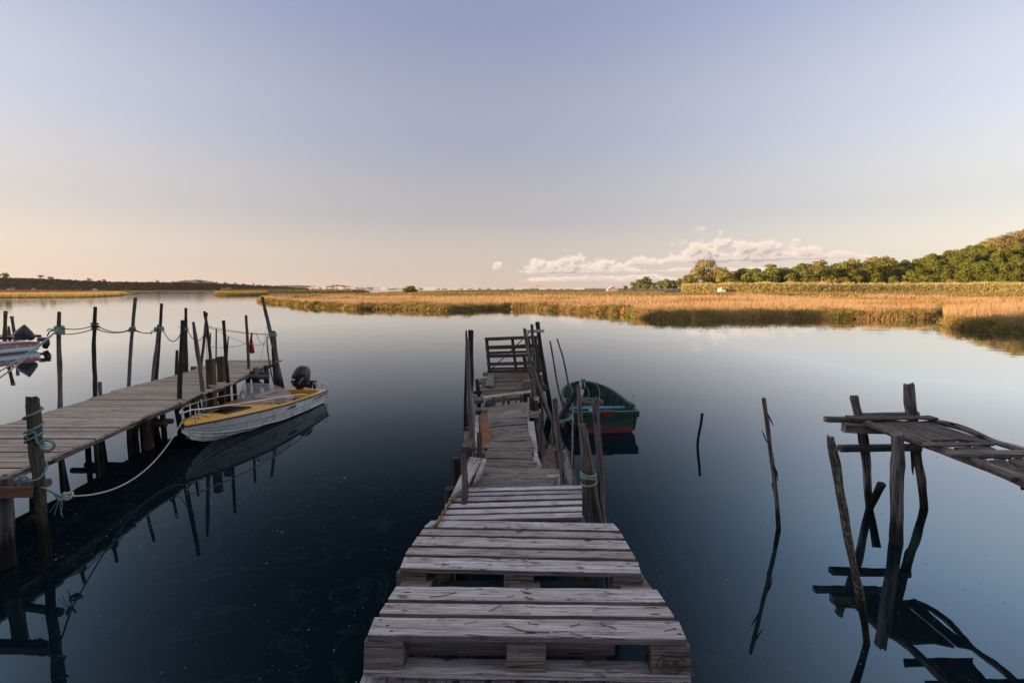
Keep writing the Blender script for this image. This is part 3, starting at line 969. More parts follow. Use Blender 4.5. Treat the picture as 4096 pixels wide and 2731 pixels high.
island("mudflat", [(200, 1166.2), (500, 1167), (900, 1166.5), (1060, 1166)], [(200, 1164.5), (500, 1164.5), (900, 1164.5), (1060, 1165)], .5, [(.25, .17, .07), (.2, .14, .06), (.2, .14, .06)], 3000, hh=.8)


def left_hill_top(s):
    # skyline of the far wooded shore (photograph x, y)
    px = s * FPX + CX
    return np.interp(px, [-600, 0, 200, 340, 560, 740, 800, 900, 1000, 1100, 1185, 1230, 5000], [1098, 1106, 1112, 1119, 1126, 1127, 1129, 1135, 1139, 1144, 1150, 1155, 1156])


def left_y(s):
    return np.interp(s * FPX + CX, [-600, 0, 560, 800, 1000, 1200, 1300], [470, 560, 640, 760, 900, 1150, 1300])


sg_ = np.linspace((-700 - CX) / FPX, (1235 - CX) / FPX, 220)
S2, T2 = np.meshgrid(sg_, np.linspace(0, 1, 24), indexing="ij")
Yl = left_y(S2) + T2 * 260
top = (1155 - left_hill_top(S2)) / FPX * (left_y(S2) + 70) + H
Zl = -.4 + np.maximum(top - 5, 0.4) * sstep(0, .30, T2) * (1 - .35 * sstep(.6, 1, T2)) + .3 * T2
grid_mesh("far_hillside", S2 * Yl, Yl, Zl, M_SOIL)


def far_wood():
    """the wood on the far shore reads as one mass"""
    V, F, Cc = [], [], []
    off = 0
    nb = 1500
    for i in range(nb):
        s = rng.uniform(sg_[0], sg_[-1]); t = rng.uniform(.015, .42)
        px = s * FPX + CX
        if t < .11 and any(abs(px - c) < w for c, w in ((60, 20), (150, 15), (384, 14))):
            continue
        y = float(left_y(s)) + t * 260; x = s * y
        tp = (1155 - float(left_hill_top(s))) / FPX * (float(left_y(s)) + 70) + H
        z = -.4 + max(tp - 5, .4) * float(sstep(0, .30, t)) + .3 * t
        R_ = rng.uniform(2.2, 4.2) * (y / 620) ** .4
        if tp < 6: R_ *= .6
        n = 34
        a = rng.uniform(0, 2 * np.pi, n); e = np.arcsin(rng.uniform(-.1, 1, n))
        nr = np.stack([np.cos(a) * np.cos(e), np.sin(a) * np.cos(e), np.sin(e)], -1)
        v, f = leaves(x + nr[:, 0] * R_, y + nr[:, 1] * R_, z + .6 + nr[:, 2] * R_ * .95, rng.uniform(1.6, 3.2, n) * y / 620, nr, .5)
        V.append(v); F.append(f + off); off += len(v)
        base = np.array([(.05, .055, .022), (.07, .065, .028), (.045, .05, .02)][rng.integers(0, 3)])
        Cc.append(np.repeat(base[None] * rng.uniform(.7, 1.3, (n, 1)), 4, 0))
    fast_mesh("far_wood", np.concatenate(V), np.concatenate(F), M_LEAF, "stuff", col=np.concatenate(Cc))


far_wood()
M_SAND = plain("pale_sand", (.42, .36, .28), .95, noise_amt=.4, nscale=.3)
for (x0, y0, w) in ((48, 1163, 26), (132, 1162, 24), (384, 1162, 14)):
    s = (x0 - CX) / FPX; Yb = float(left_y(s)) + 10
    a, b = ony(x0 - w, 1162, Yb - 8), ony(x0 + w, 1162, Yb - 8)
    c, d = ony(x0 + w * .1, y0 - 7, Yb + 12), ony(x0 - w * .8, y0 - 9, Yb + 12)
    mb = MB()
    pts = [a.lerp(d, t).lerp(b.lerp(c, t), u) + Vector((0, 0, .4 * math.sin(u * 9 + t * 5))) for t in (0, .33, .66, 1) for u in (0, .2, .4, .6, .8, 1)]
    fs = [(r * 6 + k, r * 6 + k + 1, (r + 1) * 6 + k + 1, (r + 1) * 6 + k) for r in range(3) for k in range(5)]
    mb.add(pts, fs)
    o = mb.build("sand_slope", M_SAND, sm=True); o["kind"] = "structure"

# distant ridges beyond the estuary
def ridge(px, py, Y, seed, depth=500):
    s = np.linspace(px[0], px[-1], 160)
    topz = (1155 - np.interp(s, px, py)) / FPX * Y + H + 2.0 * np.sin(s * .11 + seed) * .6 + 1.2 * np.sin(s * .31 + seed)
    X1 = (s - CX) / FPX * Y
    X = np.stack([X1 * .985, X1, X1 * 1.0, X1 * 1.04], 1)
    Yr = np.stack([np.full_like(s, Y - depth * .5), np.full_like(s, Y - 60), np.full_like(s, Y), np.full_like(s, Y + depth)], 1)
    Z = np.stack([np.full_like(s, -1), topz * .75, topz, np.full_like(s, -1)], 1)
    Z[0], Z[-1] = -1, -1
    grid_mesh("distant_hills", X, Yr, Z, M_SOIL)


ridge([640, 720, 790, 830, 880, 960, 1100], [1148, 1124, 1119, 1122, 1132, 1138, 1156], 3300, 1.0)
ridge([1050, 1140, 1230, 1300, 1345, 1390, 1440, 1500, 1560, 1640, 1700], [1155, 1141, 1142, 1149, 1139, 1143, 1149, 1150, 1152, 1154, 1157], 3600, 2.0)
ridge([1620, 1900, 2300, 2700, 3600], [1154.5, 1153, 1153.5, 1152.5, 1154], 3900, 4.0)


def town():
    """pale houses of the town across the estuary: too far to pick apart singly"""
    mb = MB()
    R = random.Random(11)
    for i in range(260):
        px = R.choice((R.uniform(1220, 1480), R.uniform(1480, 2330), R.uniform(1480, 2330)))
        Y = R.uniform(3000, 3250)
        x = (px - CX) / FPX * Y
        w, h = R.uniform(8, 30), R.uniform(4, 9)
        if 1240 < px < 1440: z0 = R.uniform(2, 9)
        else: z0 = 1.0
        if R.random() < .04: w, h = R.uniform(3, 5), R.uniform(12, 22)
        x0, x1, y0, y1 = x - w / 2, x + w / 2, Y, Y + w
        v = [(x0, y0, z0 - 3), (x1, y0, z0 - 3), (x1, y1, z0 - 3), (x0, y1, z0 - 3), (x0, y0, z0 + h), (x1, y0, z0 + h), (x1, y1, z0 + h), (x0, y1, z0 + h)]
        mb.add(v, [(0, 1, 5, 4), (1, 2, 6, 5), (2, 3, 7, 6), (3, 0, 4, 7), (4, 5, 6, 7)])
    o = mb.build("distant_town", plain("pale_render", (.62, .56, .50), .9)); o["kind"] = "stuff"


town()
crane = empty("gantry_crane", (2154 / 1, 3000, 0), "pale orange gantry crane standing on the horizon left of the trees", "crane")
crane.location = ((2154 - CX) / FPX * 3000, 3000, 0)
M_CRANE = plain("orange_steel", (.55, .26, .12), .7)
Yc = 3000
def cbox(name, x0, x1, z0, z1):
    mb = MB(); a, b = (x0 - CX) / FPX * Yc, (x1 - CX) / FPX * Yc
    board_mb(mb, (a, Yc, z1), (b, Yc, z1), (b, Yc + 6, z1), (a, Yc + 6, z1), z1 - z0, seg=1, rough=0, bevel=.01); mb.build(name, M_CRANE, crane)
cbox("beam", 2138, 2168, 17, 21)
cbox("leg", 2142, 2144.5, 0, 17)
cbox("leg", 2162, 2164.5, 0, 17)

# ------------------------------------------------------------------ trees
M_BARK = plain("bark", (.15, .095, .06), .95, noise_amt=.5, nscale=3)


def crown_mesh(name, blobs, n, leaf, cols_, seed, flat=1.0):
    """leaf clumps over the shell and through the body of several lobes"""
    r = np.random.default_rng(seed)
    V, F, Cc = [], [], []
    off = 0
    tot = sum(b[3] ** 2 for b in blobs)
    for (bx, by, bz, R_, zs) in blobs:
        k = max(30, int(n * R_ ** 2 / tot))
        nr = r.normal(0, 1, (k, 3)); nr /= np.linalg.norm(nr, axis=1, keepdims=True)
        nr[:, 2] = np.where(nr[:, 2] < -.5, -nr[:, 2], nr[:, 2])
        rad = R_ * (0.80 + .26 * r.random(k)) * (1 + .14 * np.sin(nr[:, 0] * 5 + seed) * np.cos(nr[:, 1] * 6 + nr[:, 2] * 4))
        inner = r.random(k) < .18
        rad = np.where(inner, rad * .6, rad)
        p = nr * rad[:, None]; p[:, 2] *= zs
        t = np.cross(nr + r.normal(0, .38, (k, 3)), r.normal(0, 1, (k, 3))); t /= np.linalg.norm(t, axis=1, keepdims=True)
        b_ = np.cross(nr, t)
        c = p + (bx, by, bz)
        sz = (leaf * r.uniform(.55, 1.35, k) / 2)[:, None]
        v = np.stack([c - t * sz * 1.15, c + b_ * sz * .75, c + t * sz * 1.15, c - b_ * sz * .75], 1).reshape(-1, 3)
        V.append(v); F.append(np.arange(4 * k).reshape(k, 4) + off); off += 4 * k
        cc = np.array(cols_)[r.integers(0, len(cols_), k)] * r.uniform(.75, 1.25, (k, 1))
        Cc.append(np.repeat(cc, 4, 0))
    return fast_mesh(name, np.concatenate(V), np.concatenate(F), M_LEAF, col=np.concatenate(Cc), link=False)


def lobes(r, W, Hh, k, low=.35, rmin=.30, rmax=.45):
    out = []
    for i in range(k):
        a = r.uniform(0, 2 * np.pi); q = r.uniform(0, 1) ** .6
        z = r.uniform(low, .82)
        rr = W / 2 * (1 - rmin) * q * math.sqrt(max(.1, 1 - ((z - .5) * 1.6) ** 2))
        R_ = W / 2 * r.uniform(rmin, rmax) * 1.25
        out.append((math.cos(a) * rr, math.sin(a) * rr, z * Hh, R_, r.uniform(.75, .95)))
    out.append((0, 0, Hh * .62, W * .30, .9))
    return out


GREEN = [(.165, .185, .032), (.23, .23, .042), (.115, .135, .026)]
OLIVE = [(.34, .28, .10), (.25, .22, .07), (.40, .31, .12)]
BROWN = [(.42, .29, .15), (.48, .34, .18), (.32, .22, .11)]
DARK = [(.19, .20, .05), (.24, .23, .06), (.14, .16, .04)]
proto = {}
rr_ = np.random.default_rng(21)
for i in range(6):
    proto["round%d" % i] = crown_mesh("crown", lobes(rr_, 7.4, 7.2, 9, .22), 1500, .60, GREEN, 30 + i)
for i in range(3):
    proto["dark%d" % i] = crown_mesh("crown", lobes(rr_, 7, 9, 8, .3), 1300, .62, DARK, 40 + i)
for i in range(2):
    proto["brown%d" % i] = crown_mesh("crown", lobes(rr_, 6, 7, 9, .25, .2, .34), 700, .5, BROWN, 50 + i)
for i in range(3):   # umbrella pines: flat plates of foliage on a bare stem
    bl = [(rr_.uniform(-2.0, 2.0), rr_.uniform(-1.8, 1.8), 9.6 + rr_.uniform(-.6, 1.1), rr_.uniform(1.1, 1.7), .6) for _ in range(7)] + [(rr_.uniform(-2.6, 2.6), rr_.uniform(-2, 2), rr_.uniform(5.6, 8.6), rr_.uniform(.9, 1.5), .6) for _ in range(7)]
    proto["pine%d" % i] = crown_mesh("crown", bl, 1100, .55, OLIVE, 60 + i)
for i in range(2):   # tall gum trees
    bl = []
    while len(bl) < 34:
        q = rr_.uniform(-1, 1, 3)
        if (q ** 2).sum() < 1: bl.append((q[0] * 5.4, q[1] * 4.0, 9.0 + q[2] * 6.2, rr_.uniform(1.5, 2.5), .85))
    proto["gum%d" % i] = crown_mesh("crown", bl, 4600, .6, OLIVE, 70 + i)
trunk_me = {}


def trunk_mesh(h, r, key, branches=4, spread=2.0, seed=0):
    if key in trunk_me:
        return trunk_me[key]
    R = random.Random(seed)
    mb = MB()
    pole_mb(mb, [(0, 0, h), (R.uniform(-.3, .3), 0, h * .6), (0, 0, 0), (0, 0, -1)], [r * .45, r * .75, r, r], seg=6, sub=2, seed=seed)
    for k in range(branches):
        a = R.uniform(0, 6.28); z0 = h * R.uniform(.45, .8)
        pole_mb(mb, [(math.cos(a) * spread, math.sin(a) * spread, z0 + spread * .9), (0, 0, z0)], [r * .2, r * .45], seg=5, sub=2, seed=seed + k)
    me = bpy.data.meshes.new("trunk")
    me.from_pydata(mb.v, [], mb.f); me.update(); me.materials.append(M_BARK)
    trunk_me[key] = me
    return me


def tree(kind, x, y, z, scale, label, group, name="tree", rot=None, zs=1.0):
    root = bpy.data.objects.new(name, None)
    C.objects.link(root)
    root.location = (x, y, z)
    root.rotation_euler = (0, 0, rot if rot is not None else random.uniform(0, 6.28))
    root.scale = (scale, scale, scale * zs)
    tag(root, label, "tree", group)
    cr = bpy.data.objects.new("crown", proto[kind]); C.objects.link(cr); cr.parent = root
    hh = {"round": 4, "dark0": 5, "brown": 5, "pine": 10.4, "gum": 13}
    key = "".join(c for c in kind if not c.isdigit())
    th = {"round": 4.5, "dark": 5.5, "brown": 5.5, "pine": 10.4, "gum": 12.5}[key]
    tr = bpy.data.objects.new("trunk", trunk_mesh(th, {"gum": .5}.get(key, .26), key, seed=len(key), spread={"gum": 3.4, "pine": 1.8}.get(key, 1.6))); C.objects.link(tr); tr.parent = root
    return root


def tree_at(kind, px, base_py_unused, Y, scale, label, group, name="tree", zs=1.0, rot=None, dz=0.0):
    x = (px - CX) / FPX * Y
    z = float(ground_h(x, Y)) + dz
    return tree(kind, x, Y, z - .2, scale, label, group, name, zs=zs, rot=rot)


# the hill of round topped evergreens at right
RH = random.Random(17)
sky_top = lambda px: np.interp(px, [2900, 3100, 3300, 3450, 3600, 3750, 3850, 3950, 4100, 4900], [1115, 1095, 1085, 1075, 1050, 1020, 1000, 985, 965, 940])
GH = "round topped evergreens covering the right hillside"
placed = []
ORD = ["first", "second", "third", "fourth", "fifth", "sixth", "seventh", "eighth", "ninth", "tenth", "eleventh", "twelfth", "thirteenth", "fourteenth", "fifteenth", "sixteenth", "seventeenth", "eighteenth", "nineteenth", "twentieth"] + ["twenty " + w for w in ("first", "second", "third", "fourth", "fifth", "sixth", "seventh", "eighth", "ninth")] + ["thirtieth"] + ["thirty " + w for w in ("first", "second", "third", "fourth", "fifth", "sixth", "seventh", "eighth", "ninth")]
ORD += ["fortieth"] + ["forty " + w for w in ORD[:9]] + ["fiftieth"] + ["fifty " + w for w in ORD[:9]] + ["sixtieth"] + ["sixty " + w for w in ORD[:9]]
ROWN = ["lowest", "second", "third", "fourth", "fifth", "sixth", "topmost"]
for row, Y in enumerate((242, 256, 270, 286, 302, 320, 340)):
    cnt = 0
    px = 3020 + row * 60 + RH.uniform(0, 30)
    while px < 4440:
        Yy = Y + RH.uniform(-5, 5)
        x = (px - CX) / FPX * Yy
        z = float(ground_h(x, Yy))
        sc = RH.uniform(.72, 1.32)
        ptop = 1155 - (z + 7.2 * sc - H) / Yy * FPX
        if ptop > sky_top(px) - 40:
            if px < 3450:
                kind = RH.choice(("round0", "round1", "dark0", "dark1", "round2", "brown0"))
            else:
                kind = RH.choice(("round0", "round1", "round2", "round3", "round4", "round5", "round3", "dark0", "round1", "round4")) if RH.random() > .06 else RH.choice(("brown0", "brown1"))
            if row == 0: sc *= .85
            lab = {"r": "round topped evergreen, ", "d": "darker evergreen, ", "b": "bare brownish tree, "}[kind[0]] + "%s from left in the %s tree row of the hillside" % (ORD[min(cnt, 68)], ROWN[row])
            cnt += 1
            tree(kind, x, Yy, z - .6, sc, lab, {"r": GH, "d": "darker evergreens on the right hillside", "b": "bare brownish trees on the right hillside"}[kind[0]], "evergreen_tree" if kind[0] != "b" else "bare_tree")
            placed.append(px)
        px += RH.uniform(32, 48) * 270 / Y
# gum trees crowning the hill at the right edge
for px, Y, sc, lab in ((3790, 352, .70, "tan gum tree on the hill crest, first one left of the big crown"), (3870, 350, .72, "small tan gum tree with drooping crown on the hill crest"), (3960, 338, .86, "tan gum tree just left of the biggest one on the crest"), (4040, 330, 1.0, "biggest tan gum tree on the crest at the right edge"), (4140, 332, 1.0, "tan gum tree cut by the right edge of the picture"), (3915, 345, .8, "tan gum tree in the gap between the drooping one and the next"), (4000, 325, .9, "lower tan gum tree in front of the biggest one"), (4085, 340, 1.05, "tall tan gum tree just right of the biggest one"), (3700, 345, .62, "small tan tree where the hill crest begins to rise")):
    tree_at("gum%d" % (int(px) % 2), px, 0, Y, sc * 1.15, lab, "tan gum trees on the crest of the right hill", "gum_tree", zs=.85, dz=-2.0)
# umbrella pines along the skyline
for px, Y, sc, lab in ((2990, 285, .78, "umbrella pine with flat crown left of the tall pale trunk"), (3068, 280, .95, "umbrella pine with a flat top above the wood, second from the big gum trees"),
                       (3265, 268, 1.08, "tall flat crowned pine with a bare trunk in the middle of the wood"), (3330, 285, .85, "lower flat crowned pine right of the tall one"),
                       (3400, 290, 1.05, "flat crowned pine standing clear above the skyline"), (3455, 295, .92, "brownish flat crowned pine beside the clear standing one"),
                       (3478, 292, 1.05, "pine with a layered top, right of the brownish one"), (3535, 292, .98, "last flat crowned pine before the hill rises")):
    tree_at("pine%d" % (px % 3), px, 0, Y, sc * 1.18, lab, "umbrella pines on the skyline", "umbrella_pine", dz=.4)
# two big gum trees and the wood between
tree_at("gum0", 2810, 0, 262, 1.12, "big domed gum tree, highest left of the wood", "big gum trees at the marsh edge", "gum_tree", zs=1.0, rot=.6)
tree_at("gum1", 2872, 0, 258, .92, "paler gum tree leaning on the right of the big domed one", "big gum trees at the marsh edge", "gum_tree", zs=.92, rot=2.0)
GM = "mixed trees between the gum trees and the hill"
MID = [(2925, 246, "round2", .95), (2960, 270, "dark1", 1.25), (3015, 262, "dark2", 1.2), (3040, 248, "round1", 1.05), (3110, 262, "dark0", 1.3), (3150, 252, "round4", 1.15), (3200, 258, "round0", 1.35), (3235, 250, "dark0", 1.25), (2900, 275, "dark2", 1.25), (2755, 252, "dark1", .95), (2785, 244, "round3", .7),
       (2985, 252, "dark0", 1.05), (3075, 255, "dark1", 1.25), (3175, 262, "dark2", 1.35), (3275, 256, "dark1", 1.35), (3310, 250, "round3", 1.25), (3350, 262, "dark2", 1.45), (3390, 255, "round5", 1.3), (3430, 262, "dark0", 1.45), (3480, 258, "round2", 1.4), (3520, 266, "dark1", 1.5)]
MID = [(px, Y, k, sc * 1.12) for px, Y, k, sc in MID]
for i, (px, Y, k, sc) in enumerate(MID):
    tree_at(k, px, 0, Y, sc, ("mid height evergreen" if k[0] == "r" else "dark broad tree") + ", %s of those between gum trees and hill" % ORD[i], GM + (" (dark)" if k[0] == "d" else ""), "evergreen_tree")
for i, px in enumerate(range(2905, 3560, 30)):
    tree_at("dark%d" % (i % 3) if i % 4 else "brown%d" % (i % 2), px + RH.uniform(-6, 6), 0, 292 + RH.uniform(-8, 8), RH.uniform(1.25, 1.6) * (1 if i % 4 else 1.1), ("dark tree" if i % 4 else "tan leafed tree") + " in the back row between gum trees and hill, %s from left" % ORD[i], "back row of the wood between the gum trees and the hill", "tall_tree")
GS = "small dark trees trailing off left of the gum trees"
for i, (px, Y, sc) in enumerate(((2532, 360, .75), (2562, 350, .95), (2590, 352, 1.1), (2618, 380, .8), (2645, 372, .85), (2668, 365, .95), (2692, 372, .9), (2715, 360, 1.0), (2738, 350, 1.05), (2755, 330, 1.1), (2500, 380, .5), (2575, 340, .6))):
    tree_at("dark%d" % (i % 3), px, 0, Y, sc * 1.15, "small dark tree, %s in the low row trailing left of the gum trees" % ORD[i], GS, "dark_tree")
# lone round bush on the horizon, scrub near the far end of the row
tree_at("round3", 1642, 0, 300, 1.0, "lone dark round bush on the marsh horizon left of centre", None, "round_bush", zs=.62, rot=1.0)
tree_at("round1", 1655, 0, 303, .7, "smaller half of the lone bush on the marsh horizon", None, "round_bush", zs=.6)
tree_at("round5", 1628, 0, 301, .7, "left half of the lone bush on the marsh horizon", None, "round_bush", zs=.6)
for i, (px, Y, k, sc) in enumerate(((900, 470, "brown0", .9), (918, 475, "brown1", 1.0), (935, 470, "dark0", .7))):
    s = (px - CX) / FPX
    tree(k, s * Y, Y, .2, sc, ("brown bush at the left on the far islet", "taller brown bush in the middle of the far islet", "dark bush at the right end of the far islet")[i], None, "bush", zs=.6)
# pines standing above the far left wood
for i, (px, sc) in enumerate(((5, 1.5), (40, 1.45), (175, 1.3), (215, 1.1), (370, 1.0), (430, 1.0), (640, .9), (700, .9), (795, 1.35), (812, 1.2), (870, 1.1), (905, 1.2), (945, 1.2), (980, 1.1), (1020, 1.0))):
    s = (px - CX) / FPX; Y = float(left_y(s)) + 75
    zt = (1155 - float(left_hill_top(s))) / FPX * (float(left_y(s)) + 70) + H
    tree("pine%d" % (i % 3) if i % 2 == 0 else "dark%d" % (i % 3), s * Y, Y, zt - 9 * sc if i % 2 == 0 else zt - 6, sc * (1 if i % 2 == 0 else .9), ("flat crowned pine" if i % 2 == 0 else "bushy tree") + " rising above the far left wood, %s from the left" % ORD[i], "pines above the far left wood" if i % 2 == 0 else "bushy trees above the far left wood", "pine_tree")
# tall bare trunk, telegraph like, in the wood
mb = MB(); xx = (3265 - CX) / FPX * 240
pole_mb(mb, [(xx + .3, 238, 8.2), (xx, 238, 1.0)], [.16, .2], seg=6); tag(mb.build("dead_tree", plain("pale_bark", (.38, .2, .11), .9)), "pale bare dead tree standing in front of the tall pine", "tree")

# white van and hut
van = empty("van", ((2886 - CX) / FPX * 205, 205, 1.0), "small white van half hidden by grass below the gum trees", "van")
M_WHITE = plain("white_paint", (.75, .75, .74), .4)
M_GLASSD = plain("dark_glass", (.02, .025, .03), .1)
vx, vy, vz = van.location
body = MB()
prof = [(-1.9, .35), (-1.9, 1.5), (-1.55, 2.0), (1.1, 2.0), (1.75, 1.25), (2.3, 1.05), (2.35, .35)]
for sgn in (0,):
    vs = [(vx + px_ * .45, vy - .85, vz + pz_) for px_, pz_ in prof] + [(vx + px_ * .45, vy + 3.0, vz + pz_) for px_, pz_ in prof]
    n = len(prof)
    body.add(vs, [tuple(range(n)), tuple(range(2 * n - 1, n - 1, -1))] + [(i, (i + 1) % n, n + (i + 1) % n, n + i)[::-1] for i in range(n)])
body.build("body", M_WHITE, van)
for dx0, dx1 in ((-.72, -.1), (-.02, .55)):
    g = MB(); g.add([(vx + dx0, vy - .87, vz + 1.3), (vx + dx1, vy - .87, vz + 1.3), (vx + dx1 - .05, vy - .87, vz + 1.85), (vx + dx0 + .05, vy - .87, vz + 1.85)], [(0, 1, 2, 3)]); g.build("window", M_GLASSD, van)
for dx in (-.6, .7):
    g = MB(); tube_mb(g, [(vx + dx + .2 * math.cos(a), vy - .8, vz + .32 + .2 * math.sin(a)) for a in np.linspace(0, 2 * PI, 13)[:-1]], .12, 6, closed=True); g.build("wheel", M_GLASSD, van)
hx, hy = (2450 - CX) / FPX * 400, 400
hut = empty("hut", (hx, hy, .6), "white roofed hut at the left end of the tree row on the horizon", "hut")
g = MB(); g.add([(hx - 4, hy, .2), (hx + 4, hy, .2), (hx + 4, hy, 2.4), (hx, hy, 4.6), (hx - 4, hy, 2.4), (hx - 4, hy + 8, .2), (hx + 4, hy + 8, .2), (hx + 4, hy + 8, 2.4), (hx, hy + 8, 4.6), (hx - 4, hy + 8, 2.4)],
               [(0, 1, 2, 3, 4), (9, 8, 7, 6, 5), (1, 6, 7, 2), (0, 4, 9, 5)]); g.build("wall", plain("hut_wall", (.4, .33, .27), .9), hut)
g = MB(); g.add([(hx - 4.6, hy - .5, 2.1), (hx, hy - .5, 4.75), (hx + 4.6, hy - .5, 2.1), (hx - 4.6, hy + 8.5, 2.1), (hx, hy + 8.5, 4.75), (hx + 4.6, hy + 8.5, 2.1)], [(0, 1, 4, 3), (1, 2, 5, 4)]); g.build("roof", M_WHITE, hut)

# ------------------------------------------------------------------ the dune added unseen behind the viewer's left shoulder, its crest shaped to shade the moorings
xs = np.linspace(-260, -50, 60); ys = np.concatenate([np.linspace(-240, -40, 50), np.linspace(-39, 0, 70)])
Xd, Yd = np.meshgrid(xs, ys, indexing="ij")
crest = np.interp(Yd, [-240, -200, -30.5, -28, -17, -14.5, -10, -7, -2, 0], [0, 25, 25, 14, 14, 22, 21, 8, 0, 0])
Zd = -.6 + crest * np.exp(-((Xd + 125) / 24) ** 2) * (1 + .04 * np.sin(Yd * .21))
grid_mesh("unseen_shade_dune", Xd, Yd, Zd, M_SOIL)

# unseen shore the jetties start from; tall bank added to block low sky behind the viewer
xs = np.linspace(-110, 110, 60); ys = np.linspace(-90, -2.5, 40)
Xs, Ys = np.meshgrid(xs, ys, indexing="ij")
Zs = -.8 + (1.6 * sstep(-3, -6, Ys) + 11.5 * sstep(-7, -19, Ys) * (1 + .12 * np.sin(Xs * .16) + .08 * np.sin(Xs * .37 + 1))) + .25 * np.sin(Xs * .9 + Ys) * sstep(-6, -9, Ys)
grid_mesh("unseen_shade_bank", Xs, Ys, Zs, M_BANK)


def zoomf(ox, oy, s):
    return lambda x, y: (ox + x * s, oy + y * s)


ZA, ZB, ZC = zoomf(0, 1100, .3827), zoomf(600, 1150, .4464), zoomf(0, 1550, .5102)
ZD, ZE, ZF = zoomf(1750, 1250, .4464), zoomf(1750, 1700, .3401), zoomf(2200, 1450, .287)
ZG, ZH, ZI = zoomf(3200, 1450, .542), zoomf(0, 1230, .236), zoomf(1850, 1280, .2551)
ZS = zoomf(680, 1400, .287)


def pole(name, label, cat, zf, pts, Y, mat, group=None, lean=0.0, into_water=True, parent=None, seg=10, bump=0.10, seed=None, scale=1.0, jag=0.004, wmul=1.0):
    """a post traced in the photograph (top first: x, y, width) and stood at distance Y; lean = how much nearer/farther the top is"""
    P, r = [], []
    n = len(pts)
    for i, (x, y, w) in enumerate(pts):
        sx, sy = zf(x, y)
        yy = Y + lean * (1 - i / (n - 1))
        p = ony(sx, sy, yy)
        P.append(p)
        sc_ = zf(1, 0)[0] - zf(0, 0)[0]
        r.append(max(0.006, w * wmul * sc_ / FPX * yy / 2))
    if into_water and P[-1].z > -0.5:
        d = (P[-1] - P[-2]).normalized() if n > 1 else Vector((0, 0, -1))
        if d.z > -0.5:
            d = Vector((d.x, d.y, -1)).normalized()
        P.append(P[-1] + d * ((P[-1].z + 0.6) / -d.z)); r.append(r[-1])
    mb = MB()
    pole_mb(mb, P, r, seg=seg, bump=bump, seed=seed if seed is not None else hash((round(pts[0][0]), round(Y * 10))) % 9999, jag=jag)
    o = mb.build(name, mat, parent, sm=False)
    if parent is None:
        tag(o, label, cat, group)
    return o


# =================================================================== left boardwalk
ZD0 = 0.78
left_px = [(90, 1676), (184, 1650), (306, 1611), (509, 1546), (628, 1519), (703, 1500), (796, 1469), (892, 1441)]
right_px = [(0, 1902), (51, 1884), (179, 1838), (283, 1797), (444, 1726), (599.5, 1654.6), (709, 1612), (805, 1574), (912, 1538), (1011, 1478), (1091, 1451)]
LE = [onz(x, y, ZD0) for x, y in left_px]
RE = [onz(x, y, ZD0) for x, y in right_px]


def edge_x(E, y):
    if y <= E[0].y:
        return E[0].x + (y - E[0].y) * 0.0
    for a, b in zip(E, E[1:]):
        if y <= b.y:
            return a.x + (b.x - a.x) * (y - a.y) / max(b.y - a.y, 1e-6)
    return E[-1].x


walk = empty("boardwalk", (-6.6, 8, 0), "long grey plank boardwalk on posts running out past the yellow boat", "jetty")
Rj = random.Random(3)
yy = 1.2
YEND = max(LE[-1].y, RE[-1].y)
while yy < YEND:
    w = Rj.uniform(0.150, 0.172) if yy < 10.5 else Rj.uniform(0.13, 0.15)
    xl, xr = edge_x(LE, yy + w / 2) + Rj.uniform(-.03, .03), edge_x(RE, yy + w / 2) + Rj.uniform(-.025, .025)
    if yy < 7.4: xl -= 0.06 * (7.4 - yy) * 0
    z = ZD0 + Rj.uniform(-.004, .004)
    t = Rj.uniform(-.004, .004)
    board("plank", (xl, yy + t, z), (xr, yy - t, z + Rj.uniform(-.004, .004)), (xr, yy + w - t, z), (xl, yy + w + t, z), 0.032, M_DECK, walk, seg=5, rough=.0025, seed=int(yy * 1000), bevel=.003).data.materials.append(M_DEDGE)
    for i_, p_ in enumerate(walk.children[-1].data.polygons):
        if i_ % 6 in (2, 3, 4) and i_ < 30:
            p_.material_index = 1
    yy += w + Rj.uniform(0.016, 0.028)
# two long bearers under the planks and cross logs
for off, E in ((0.14, LE), (-0.20, RE), (-0.9, RE)):
    mb = MB()
    ys = [1.2, 4, 6, 8, 10, YEND - .15]
    for a, b in zip(ys, ys[1:]):
        xa, xb = edge_x(E, a) + off, edge_x(E, b) + off
        board_mb(mb, (xa - .04, a, ZD0 - .034), (xa + .04, a, ZD0 - .034), (xb + .04, b, ZD0 - .034), (xb - .04, b, ZD0 - .034), .12, seg=1, seed=3)
    mb.build("bearer", M_POLE, walk)
for (a, b, r) in (((548, 1698), (664, 1697), .052), ((596, 1686), (690, 1684), .048)):
    p = ony(*a, 8.55 if r > .05 else 8.8); q = ony(*b, 8.55 if r > .05 else 8.8)
    p.x -= 1.2
    mb = MB(); pole_mb(mb, [q, p], [r, r], seg=12, bump=.03, sub=3); mb.build("cross_log", M_POLE, walk)
mb = MB(); pole_mb(mb, [ony(1075, 1493, 12.3), ony(985, 1496, 12.3) - Vector((.8, 0, 0))], [.05, .05], seg=12, bump=.03, sub=3); mb.build("cross_log", M_POLE, walk)
mb = MB(); pole_mb(mb, [ony(1074, 1508, 12.0), ony(985, 1508, 12.0) - Vector((.8, 0, 0))], [.06, .06], seg=12, bump=.03, sub=3); mb.build("cross_log", M_POLE, walk)
